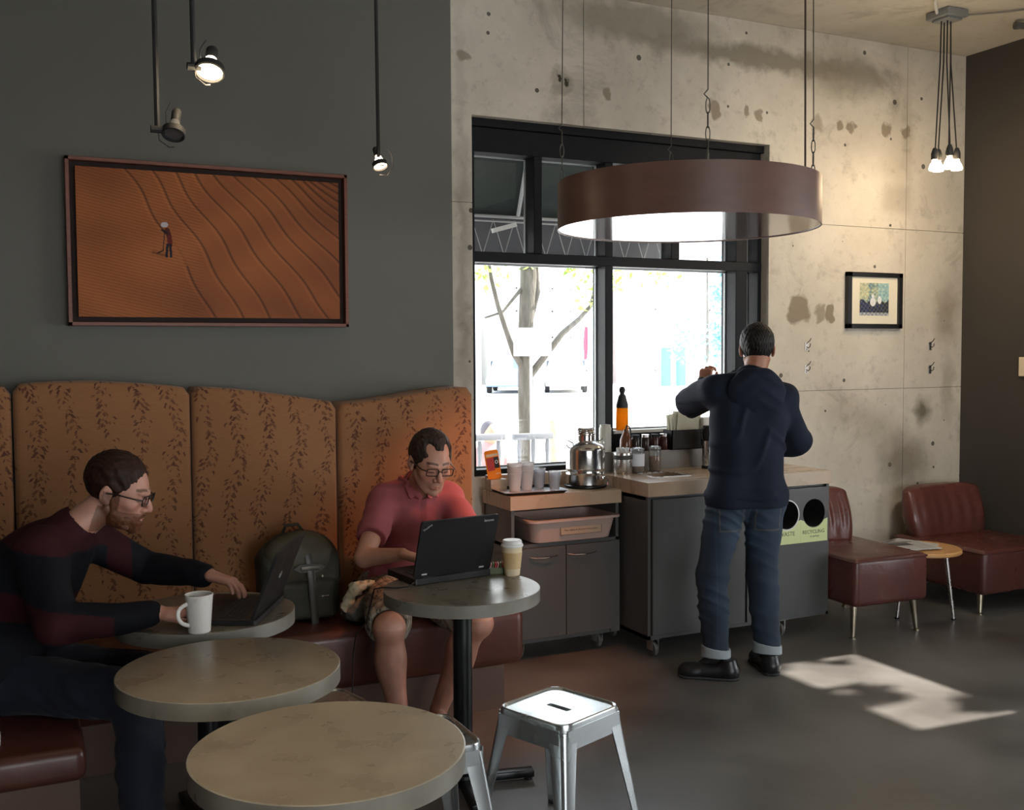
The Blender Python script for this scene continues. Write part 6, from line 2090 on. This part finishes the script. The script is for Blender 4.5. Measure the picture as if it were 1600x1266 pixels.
def folds(P, a=0.0045, f=26, seed=0):
    return -a * np.abs(np.sin(f * (P[:, 2] * 0.9 + P[:, 0] * 0.55 + 0.07 * np.sin(P[:, 1] * 22 + seed) + seed))) ** 2.5 + a * 0.6 * vnoise(P, 24, seed)


sh = [('u', cap((1.50, 4.46, 0.55), (1.65, 4.46, 0.55), 0.125, 0.125), 0), ('u', cap((1.575, 4.46, 0.57), (1.585, 4.42, 0.78), 0.148, 0.150), 0.06), ('u', cap((1.585, 4.42, 0.78), (1.59, 4.375, 0.91), 0.150, 0.140), 0.05), ('u', cap((1.52, 4.36, 0.92), (1.66, 4.35, 0.92), 0.122, 0.122), 0.05),
      ('u', cap(J['shR'], J['shL'], 0.064, 0.064), 0.05), ('u', cap((1.598, 4.31, 1.0), (1.598, 4.28, 1.045), 0.078, 0.066), 0.04),
      ('u', cap(J['shR'], lerp3(J['shR'], J['elR'], 0.78), 0.064, 0.064), 0.03), ('u', cap(J['shL'], lerp3(J['shL'], J['elL'], 0.78), 0.064, 0.064), 0.03),
      ('s', cap((1.598, 4.26, 1.035), (1.594, 4.18, 1.12), 0.063, 0.080), 0.006),
      ('s', cap((1.594, 4.16, 1.03), (1.594, 4.21, 0.95), 0.035, 0.006), 0.006),
      ('n', lambda P: folds(P, 0.005, 22, 1), 0)]
for s in 'RL':
    a_, b_ = np.array(J['sh' + s]), np.array(J['el' + s])
    d_ = (b_ - a_) / np.linalg.norm(b_ - a_)
    cut = a_ + d_ * 0.215
    far = rbox(cut + d_ * 0.12, (0.11, 0.11, 0.11), 0.01, np.linalg.qr(np.stack([d_, np.array([0, 0, 1.0]), np.array([1.0, 0, 0])], 1))[0])
    sh.append(('s', far, 0.004))


def col_polo(P):
    C = np.tile((0.34, 0.092, 0.105), (len(P), 1)) * (1 + 0.07 * vnoise(P, 30, 2))[:, None]
    pl = (np.abs(P[:, 0] - 1.594) < 0.014) & (P[:, 1] < 4.36) & (P[:, 2] > 0.85) & (P[:, 2] < 1.0)
    C[pl] *= 0.8
    return C


sdf_mesh('polo_shirt', sh, (1.20, 3.98, 0.42), (1.98, 4.66, 1.12), 0.006, CLOTH, pm, col_polo)
co = []
for s in (-1, 1):
    co += [('u', cap((1.596 + s * 0.066, 4.335, 1.065), (1.594 + s * 0.060, 4.235, 1.050), 0.011, 0.013, flat=(s, 0, 0.3), fs=0.55), 0.006), ('u', cap((1.594 + s * 0.060, 4.235, 1.045), (1.594 + s * 0.024, 4.205, 0.995), 0.017, 0.013, flat=(s * 0.3, -1, 0.5), fs=0.4), 0.008),
           ('u', cap((1.594 + s * 0.060, 4.235, 1.035), (1.594 + s * 0.060, 4.215, 0.995), 0.016, 0.010, flat=(s * 0.3, -1, 0.5), fs=0.4), 0.008)]
co += [('u', cap((1.53, 4.335, 1.065), (1.66, 4.335, 1.065), 0.011, 0.011, flat=(0, 1, 0.3), fs=0.6), 0.012)]
sdf_mesh('collar', co, (1.48, 4.14, 0.93), (1.72, 4.40, 1.12), 0.0035, CLOTH, pm, lambda P: np.tile((0.37, 0.10, 0.115), (len(P), 1)))
for z_ in (0.935, 0.885):
    MB().sphere((1.594 - pb[0], 4.222 + (0.97 - z_) * 0.05 - pb[1], z_), 0.0045, u=8, v=6).build('button', WHITEP, pm)


def plaid(P):
    u = P[:, 1] * 0.8 - P[:, 2] * 0.6
    v = P[:, 0]
    a = (np.sin(u * 190) > 0.2).astype(float)
    b_ = (np.sin(v * 190) > 0.2).astype(float)
    t = (np.abs(np.sin(u * 95 + 0.6)) > 0.99) | (np.abs(np.sin(v * 95 + 0.6)) > 0.99)
    base = np.array([0.34, 0.29, 0.22])
    dark = np.array([0.025, 0.032, 0.042])
    m = ((a + b_) / 2)[:, None]
    C = base * (1 - m) + dark * m
    C[t] = (0.30, 0.26, 0.2)
    return C


so = [('u', cap((1.49, 4.46, 0.555), (1.66, 4.46, 0.555), 0.118, 0.118), 0), ('u', cap(J['hipR'], lerp3(J['hipR'], J['knR'], 0.86), 0.102, 0.090), 0.04), ('u', cap(J['hipL'], lerp3(J['hipL'], J['knL'], 0.86), 0.102, 0.088), 0.04), ('n', lambda P: folds(P, 0.006, 30, 3), 0)]
for s in 'RL':
    a_, b_ = np.array(J['hip' + s]), np.array(J['kn' + s])
    d_ = (b_ - a_) / np.linalg.norm(b_ - a_)
    so.append(('s', cap(lerp3(a_, b_, 0.82), lerp3(a_, b_, 1.4), 0.062, 0.085), 0.0))
    so.append(('s', rbox(lerp3(a_, b_, 0.96) + d_ * 0.10, (0.105, 0.10, 0.12), 0.01, np.linalg.qr(np.stack([d_ + 0.0, np.array([0.0, 1, 0]), np.array([1.0, 0, 0])], 1))[0][:, [2, 0, 1]]), 0.003))
sdf_mesh('plaid_shorts', so, (1.22, 3.88, 0.40), (1.88, 4.62, 0.72), 0.0042, CLOTH, pm, plaid)
shoe(pm, (1.375, 3.925, 0), (1.32, 3.67, 0))
shoe(pm, (1.595, 4.06, 0), (1.50, 3.82, 0))

# ------------------------------------------------------------ bearded man at the mug table
lb_ = (0.05, 3.75, 0.0)
lm = empty('person', lb_, 0, 'bearded man in a dark striped sweater leaning over the thin laptop', 'person')
LC, LS = (0.312, 3.765, 1.152), 1.07
LR = frame((0.92, -0.40), 17, 2)
hb = np.array(LC) + LR @ np.array([0, -0.03, -0.05])
Jl = dict(pelvis=(-0.12, 3.86, 0.575), chest=(0.035, 3.80, 0.885), right=np.array([-0.40, -0.92, 0]), shR=(0.062, 3.635, 0.975), shL=(0.195, 3.945, 0.985), neck=(0.175, 3.775, 1.035), head_base=tuple(hb),
          elR=(0.10, 3.435, 0.790), elL=(0.415, 3.955, 0.845), wrR=(0.395, 3.415, 0.800), wrL=(0.600, 3.728, 0.842),
          hipR=(-0.09, 3.78, 0.545), hipL=(-0.03, 3.93, 0.545), knR=(0.325, 3.45, 0.535), knL=(0.36, 3.66, 0.535), anR=(0.325, 3.33, 0.10), anL=(0.345, 3.58, 0.10), toeR=(0.46, 3.25, 0.05), toeL=(0.49, 3.50, 0.05))
ops = joints_body(Jl, 0.8, 0.8)
ops += xform(head_ops(), LR, LC, LS)
ops += hand_ops(Jl['wrR'], (0.95, 0.18, -0.08), (0, 0, 1), 1, 16, 1.0)
ops += hand_ops(Jl['wrL'], (0.72, -0.66, -0.20), (0.1, 0.2, 1), -1, 24, 1.04, 3)
SKL = (0.52, 0.27, 0.20)


def col_l(P):
    return np.where((P[:, 2] < 0.3)[:, None], 0.012, head_color(P, LR, LC, LS, SKL, beard=((0.13, 0.050, 0.025), 0.78), brow=(0.10, 0.045, 0.02)))


hx = [(LC[i] - 0.15, LC[i] + 0.15, 0.0030) for i in range(3)]
sdf_mesh('body', ops, (-0.30, 3.15, 0.0), (0.84, 4.12, 1.36), 0.0052, SKIN, lm, col_l, fine=hx)
sdf_mesh('hair', xform(hair_ops(0.0, 0.006, 0.0), LR, LC, LS), [LC[i] - 0.16 for i in range(3)], [LC[i] + 0.16 for i in range(3)], 0.0034, HAIRM, lm, lambda P: np.tile((0.028, 0.011, 0.006), (len(P), 1)) * (1 + 0.5 * vnoise(P, 200, 3))[:, None])
bo = [('u', ell((0, 0.028, -0.072), (0.0575, 0.0625, 0.044)), 0), ('u', ell((0, 0.076, -0.100), (0.027, 0.021, 0.020)), 0.015), ('u', ell((0, 0.072, -0.072), (0.036, 0.029, 0.028)), 0.012)]
for s_ in (-1, 1):
    bo += [('u', cap((s_ * 0.058, 0.006, -0.012), (s_ * 0.050, 0.018, -0.060), 0.009, 0.016), 0.012), ('u', cap((s_ * 0.003, 0.1005, -0.0520), (s_ * 0.024, 0.088, -0.0620), 0.0045, 0.0040), 0.004)]
bo += [('s', cap((-0.014, 0.100, -0.0665), (0.014, 0.100, -0.0665), 0.0075, 0.0075), 0.002), ('s', rbox((0, 0.085, -0.005), (0.047, 0.08, 0.043), 0.02), 0.006), ('n', lambda P: 0.0012 * vnoise(P, 260, 2), 0)]
sdf_mesh('beard', xform(bo, LR, LC, LS), [LC[i] - 0.16 for i in range(3)], [LC[i] + 0.14 for i in range(3)], 0.0034, HAIRM, lm, lambda P: np.tile((0.125, 0.048, 0.022), (len(P), 1)) * (1 + 0.4 * vnoise(P, 230, 3))[:, None])
glasses(lm, LR, LC, LS, mat('glasses_black', (0.008, 0.008, 0.008), 0.3))
sw = [('u', cap((-0.15, 3.92, 0.57), (-0.09, 3.78, 0.57), 0.145, 0.145), 0), ('u', cap((-0.12, 3.86, 0.60), (0.0, 3.82, 0.84), 0.165, 0.160), 0.06), ('u', cap((0.0, 3.82, 0.84), (0.06, 3.80, 0.90), 0.150, 0.135), 0.05),
      ('u', cap((0.03, 3.73, 0.90), (0.09, 3.87, 0.92), 0.125, 0.125), 0.05), ('u', cap(Jl['shR'], Jl['shL'], 0.080, 0.078), 0.06), ('u', cap((0.14, 3.78, 1.0), (0.165, 3.775, 1.035), 0.085, 0.072), 0.04),
      ('u', cap(Jl['shR'], Jl['elR'], 0.078, 0.062), 0.03), ('u', cap(Jl['elR'], lerp3(Jl['elR'], Jl['wrR'], 0.90), 0.062, 0.040), 0.012),
      ('u', cap(Jl['shL'], Jl['elL'], 0.076, 0.058), 0.03), ('u', cap(Jl['elL'], lerp3(Jl['elL'], Jl['wrL'], 0.92), 0.057, 0.040), 0.012),
      ('s', cap((0.185, 3.77, 1.05), (0.26, 3.755, 1.13), 0.060, 0.070), 0.006),       ('n', lambda P: folds(P, 0.005, 20, 2), 0)]


def col_sw(P):
    C = np.tile((0.006, 0.007, 0.011), (len(P), 1))
    mar = np.array([0.036, 0.007, 0.010])
    z = P[:, 2] + 0.18 * (P[:, 0] - 0.1)
    C[(z > 0.985) & (P[:, 0] < 0.34)] = mar
    C[(z > 0.74) & (z < 0.84) & (P[:, 0] < 0.26)] = mar
    C[(P[:, 0] > 0.28) & (P[:, 0] < 0.36) & (P[:, 1] > 3.8)] = mar
    C *= (1 + 0.15 * vnoise(P, 50, 1))[:, None]
    return C


sdf_mesh('sweater', sw, (-0.36, 3.30, 0.40), (0.66, 4.14, 1.12), 0.0065, CLOTH2, lm, col_sw)
jn = [('u', cap((-0.15, 3.92, 0.555), (-0.09, 3.78, 0.555), 0.125, 0.125), 0)]
for s in 'RL':
    jn += [('u', cap(Jl['hip' + s], Jl['kn' + s], 0.100, 0.076), 0.04), ('u', cap(Jl['kn' + s], lerp3(Jl['kn' + s], Jl['an' + s], 0.5), 0.074, 0.068), 0.02), ('u', cap(lerp3(Jl['kn' + s], Jl['an' + s], 0.5), lerp3(Jl['kn' + s], Jl['an' + s], 0.96), 0.068, 0.060), 0.02)]
jn += [('n', lambda P: folds(P, 0.005, 34, 1), 0)]
sdf_mesh('jeans', jn, (-0.34, 3.18, 0.05), (0.52, 4.12, 0.72), 0.007, DENIM, lm, lambda P: np.tile((0.007, 0.011, 0.025), (len(P), 1)) * (1 + 0.3 * vnoise(P, 30, 1))[:, None])
shoe(lm, (0.27, 3.365, 0), (0.52, 3.23, 0))
shoe(lm, (0.29, 3.61, 0), (0.54, 3.48, 0))

# ------------------------------------------------------------ man standing at the condiment cabinet
sb = (3.25, 4.18, 0.0)
sm = empty('person', sb, 0, 'man in a navy hooded jacket and cuffed jeans standing at the condiment cabinet', 'person')
SC, SS = (3.420, 4.24, 1.622), 1.03
SR_ = frame((0.60, 0.80), 8, 0)
hb = np.array(SC) + SR_ @ np.array([0, -0.03, -0.05])
rt = np.array([0.90, -0.44, 0])
Js = dict(pelvis=(3.325, 4.20, 0.93), chest=(3.355, 4.215, 1.27), right=rt, shR=(3.522, 4.150, 1.385), shL=(3.208, 4.303, 1.410), neck=(3.378, 4.225, 1.46), head_base=tuple(hb),
          elR=(3.675, 4.22, 1.150), elL=(3.235, 4.555, 1.350), wrR=(3.655, 4.47, 1.075), wrL=(3.405, 4.665, 1.430),
          hipR=(3.405, 4.155, 0.90), hipL=(3.245, 4.235, 0.90), knR=(3.400, 4.165, 0.49), knL=(3.125, 4.215, 0.50), anR=(3.385, 4.10, 0.10), anL=(3.110, 4.155, 0.10), toeR=(3.43, 4.20, 0.045), toeL=(3.035, 4.205, 0.045), calf=(-0.01, -0.02, 0))
ops = joints_body(Js, 0.8, 0.8)
ops += xform(head_ops(), SR_, SC, SS)
ops += hand_ops(Js['wrR'], (0.1, 1, -0.25), (0.3, 0, 1), -1, 22, 1.0)
ops += hand_ops(Js['wrL'], (0.20, 0.10, 0.95), (-0.85, -0.45, 0.1), 1, 48, 0.98, 2)
SKS = (0.42, 0.19, 0.115)
hx = [(SC[i] - 0.14, SC[i] + 0.14, 0.0036) for i in range(3)]
sdf_mesh('body', ops, (2.92, 3.95, 0.0), (3.80, 4.88, 1.80), 0.0058, SKIN, sm, lambda P: np.where((P[:, 2] < 0.3)[:, None], 0.012, head_color(P, SR_, SC, SS, SKS)), fine=hx)
ho = hair_ops(0.0, 0.013, 0.0, -0.052)
sdf_mesh('hair', xform(ho, SR_, SC, SS), [SC[i] - 0.15 for i in range(3)], [SC[i] + 0.16 for i in range(3)], 0.0034, HAIRM, sm, lambda P: np.tile((0.012, 0.010, 0.009), (len(P), 1)) * (1 + 0.6 * vnoise(P, 240, 3))[:, None])
back = -np.array([0.44, 0.90, 0])          # direction out of his back
nk_ = np.array(Js['neck'])
jk_ = [('u', cap(np.array(Js['pelvis']) - rt * 0.070 + (0, 0, -0.06), np.array(Js['pelvis']) + rt * 0.075 + (0, 0, -0.06), 0.138, 0.138), 0),
       ('u', cap(np.array(Js['pelvis']) - rt * 0.06, (3.335 - 0.06 * 0.9, 4.205 + 0.026, 1.15), 0.122, 0.125), 0.04), ('u', cap(np.array(Js['pelvis']) + rt * 0.06, (3.335 + 0.06 * 0.9, 4.205 - 0.026, 1.15), 0.122, 0.125), 0.04),
       ('u', cap(np.array(Js['chest']) - rt * 0.080, np.array(Js['chest']) + rt * 0.080, 0.122, 0.122), 0.05), ('u', cap(np.array(Js['chest']) + (0, 0, 0.07) - rt * 0.085, np.array(Js['chest']) + (0, 0, 0.07) + rt * 0.085, 0.105, 0.105), 0.04),
       ('u', cap(Js['shR'], Js['shL'], 0.062, 0.064), 0.05), ('u', cap(nk_ + (0, 0, 0.0), np.array(Js['shR']) + (-0.01, 0, 0.0), 0.075, 0.066), 0.03), ('u', cap(nk_, Js['shL'], 0.075, 0.064), 0.03), ('u', cap(nk_ + (0, 0, -0.01), nk_ + (0.006, 0.004, 0.045), 0.080, 0.068), 0.03),
       ('u', cap(np.array(Js['shR']) + (-0.01, 0, -0.025), Js['elR'], 0.064, 0.062), 0.04), ('u', cap(Js['elR'], Js['wrR'], 0.070, 0.050), 0.012),
       ('u', cap(Js['shL'], Js['elL'], 0.076, 0.074), 0.03), ('u', cap(Js['elL'], Js['wrL'], 0.074, 0.046), 0.015),
       ('s', cap(nk_ + (0.01, 0.01, 0.055), nk_ + (0.02, 0.02, 0.14), 0.058, 0.070), 0.006),
       ('s', rbox((3.32, 4.2, 0.72), (0.4, 0.4, 0.12), 0.01), 0.004),
       ('n', lambda P: 0.007 * vnoise(P, 15, 4) - 0.012 * np.clip(np.sin(P[:, 2] * 34 + 22 * np.abs(P[:, 0] - 3.36) + 2.2 * np.sin(P[:, 0] * 13 + P[:, 2] * 9)), 0, 1) ** 4 * np.clip(0.6 + vnoise(P, 11, 9), 0, 1), 0)]
ncol = lambda P: np.tile((0.013, 0.018, 0.034), (len(P), 1)) * (1 + 0.12 * vnoise(P, 24, 1))[:, None]
sdf_mesh('hooded_jacket', jk_, (2.92, 3.90, 0.78), (3.84, 4.78, 1.62), 0.0075, CLOTH2, sm, ncol)
hc = nk_ + back * 0.085 + np.array([0, 0, -0.045])
rm = np.stack([rt, -back, np.array([0, 0, 1.0])], 1)
hd = [('u', ell((0, -0.012, -0.005), (0.145, 0.052, 0.125)), 0), ('u', cap((-0.075, 0.10, 0.070), (0.075, 0.10, 0.070), 0.036, 0.036), 0.05), ('u', cap((-0.085, 0.08, 0.060), (-0.045, 0.0, 0.075), 0.030, 0.034), 0.03), ('u', cap((0.085, 0.08, 0.060), (0.045, 0.0, 0.075), 0.030, 0.034), 0.03),
      ('s', ell((0, 0.095, 0.13), (0.068, 0.070, 0.080)), 0.01), ('n', lambda P: -0.004 * np.abs(np.sin(P[:, 2] * 45 + 30 * np.abs(P[:, 0]))) ** 3, 0)]
sdf_mesh('hood', xform(hd, rm, hc), hc - 0.24, hc + 0.24, 0.006, CLOTH2, sm, ncol)
js = [('u', cap(np.array(Js['pelvis']) - rt * 0.065 + (0, 0, -0.04), np.array(Js['pelvis']) + rt * 0.065 + (0, 0, -0.04), 0.112, 0.112), 0)]
for s in 'RL':
    k_, a_ = Js['kn' + s], Js['an' + s]
    js += [('u', ell(np.array(Js['hip' + s]) + back * 0.025 + (0, 0, -0.04), (0.090, 0.090, 0.115)), 0.03), ('u', cap(Js['hip' + s], k_, 0.100, 0.076), 0.03), ('u', cap(k_, lerp3(k_, a_, 0.4), 0.076, 0.074), 0.02), ('u', cap(lerp3(k_, a_, 0.4), np.array(a_) + (0, 0, 0.03), 0.070, 0.062), 0.02)]
js += [('s', plane((0, 0, 0.130), (0, 0, 1)), 0), ('n', lambda P: 0.005 * vnoise(P, 22, 6) - 0.009 * np.abs(np.sin(P[:, 2] * 38 + P[:, 0] * 20 + 2 * np.sin(P[:, 2] * 11 + P[:, 0] * 9))) ** 5 * np.clip(0.5 + vnoise(P, 13, 2), 0, 1), 0)]


def col_j(P):
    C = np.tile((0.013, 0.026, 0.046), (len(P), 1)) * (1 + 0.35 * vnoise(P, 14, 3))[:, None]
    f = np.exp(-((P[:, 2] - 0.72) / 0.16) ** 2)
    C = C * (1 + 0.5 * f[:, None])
    u = (P - np.array(Js['pelvis'])) @ rt
    bk = ((P - np.array(Js['pelvis'])) @ back) > 0.02
    z = P[:, 2]
    for s_ in (-1, 1):
        du, dz = np.abs(u - s_ * 0.092), z - 0.80
        edge = (np.abs(np.maximum(du / 0.062, np.abs(dz) / 0.075) - 1) < 0.045) & bk & (z > 0.70)
        C[edge] = (0.09, 0.085, 0.075)
        side = (np.abs(np.abs(u) - 0.175) < 0.004) & (z < 0.9)
        C[side] *= 1.15
    C[(np.abs(u) < 0.003) & bk & (z > 0.74)] *= 2.2
    return C


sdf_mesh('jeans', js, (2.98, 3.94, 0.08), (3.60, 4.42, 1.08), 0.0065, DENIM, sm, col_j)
for s in 'RL':
    a_ = np.array(Js['an' + s])
    tp = lerp3(a_ + (0, 0, 0.03), Js['kn' + s], 0.10)
    cu = [('u', cap(a_ + (0, 0, -0.02), tp + (0, 0, 0.02), 0.072, 0.074), 0), ('s', cap(a_ + (0, 0, -0.1), tp + (0, 0, 0.2), 0.058, 0.058), 0), ('i', plane((0, 0, 0.148), (0.12, 0, 1)), 0), ('s', plane((0, 0, 0.098), (0.1, 0, 1)), 0)]
    cu[2] = ('i', plane((a_[0], a_[1], 0.150), (0.15, -0.05, 1)), 0)
    cu[3] = ('s', plane((a_[0], a_[1], 0.098), (0.12, 0.1, 1)), 0)
    sdf_mesh('trouser_cuff', cu, a_ - 0.12, a_ + (0.12, 0.12, 0.12), 0.0045, DENIM, sm, lambda P: np.tile((0.30, 0.34, 0.36), (len(P), 1)))
# pocket stitching on the jeans
shoe(sm, (3.165, 4.075, 0), (2.955, 4.255, 0), 0.045)
shoe(sm, (3.375, 4.045, 0), (3.470, 4.300, 0), 0.045)
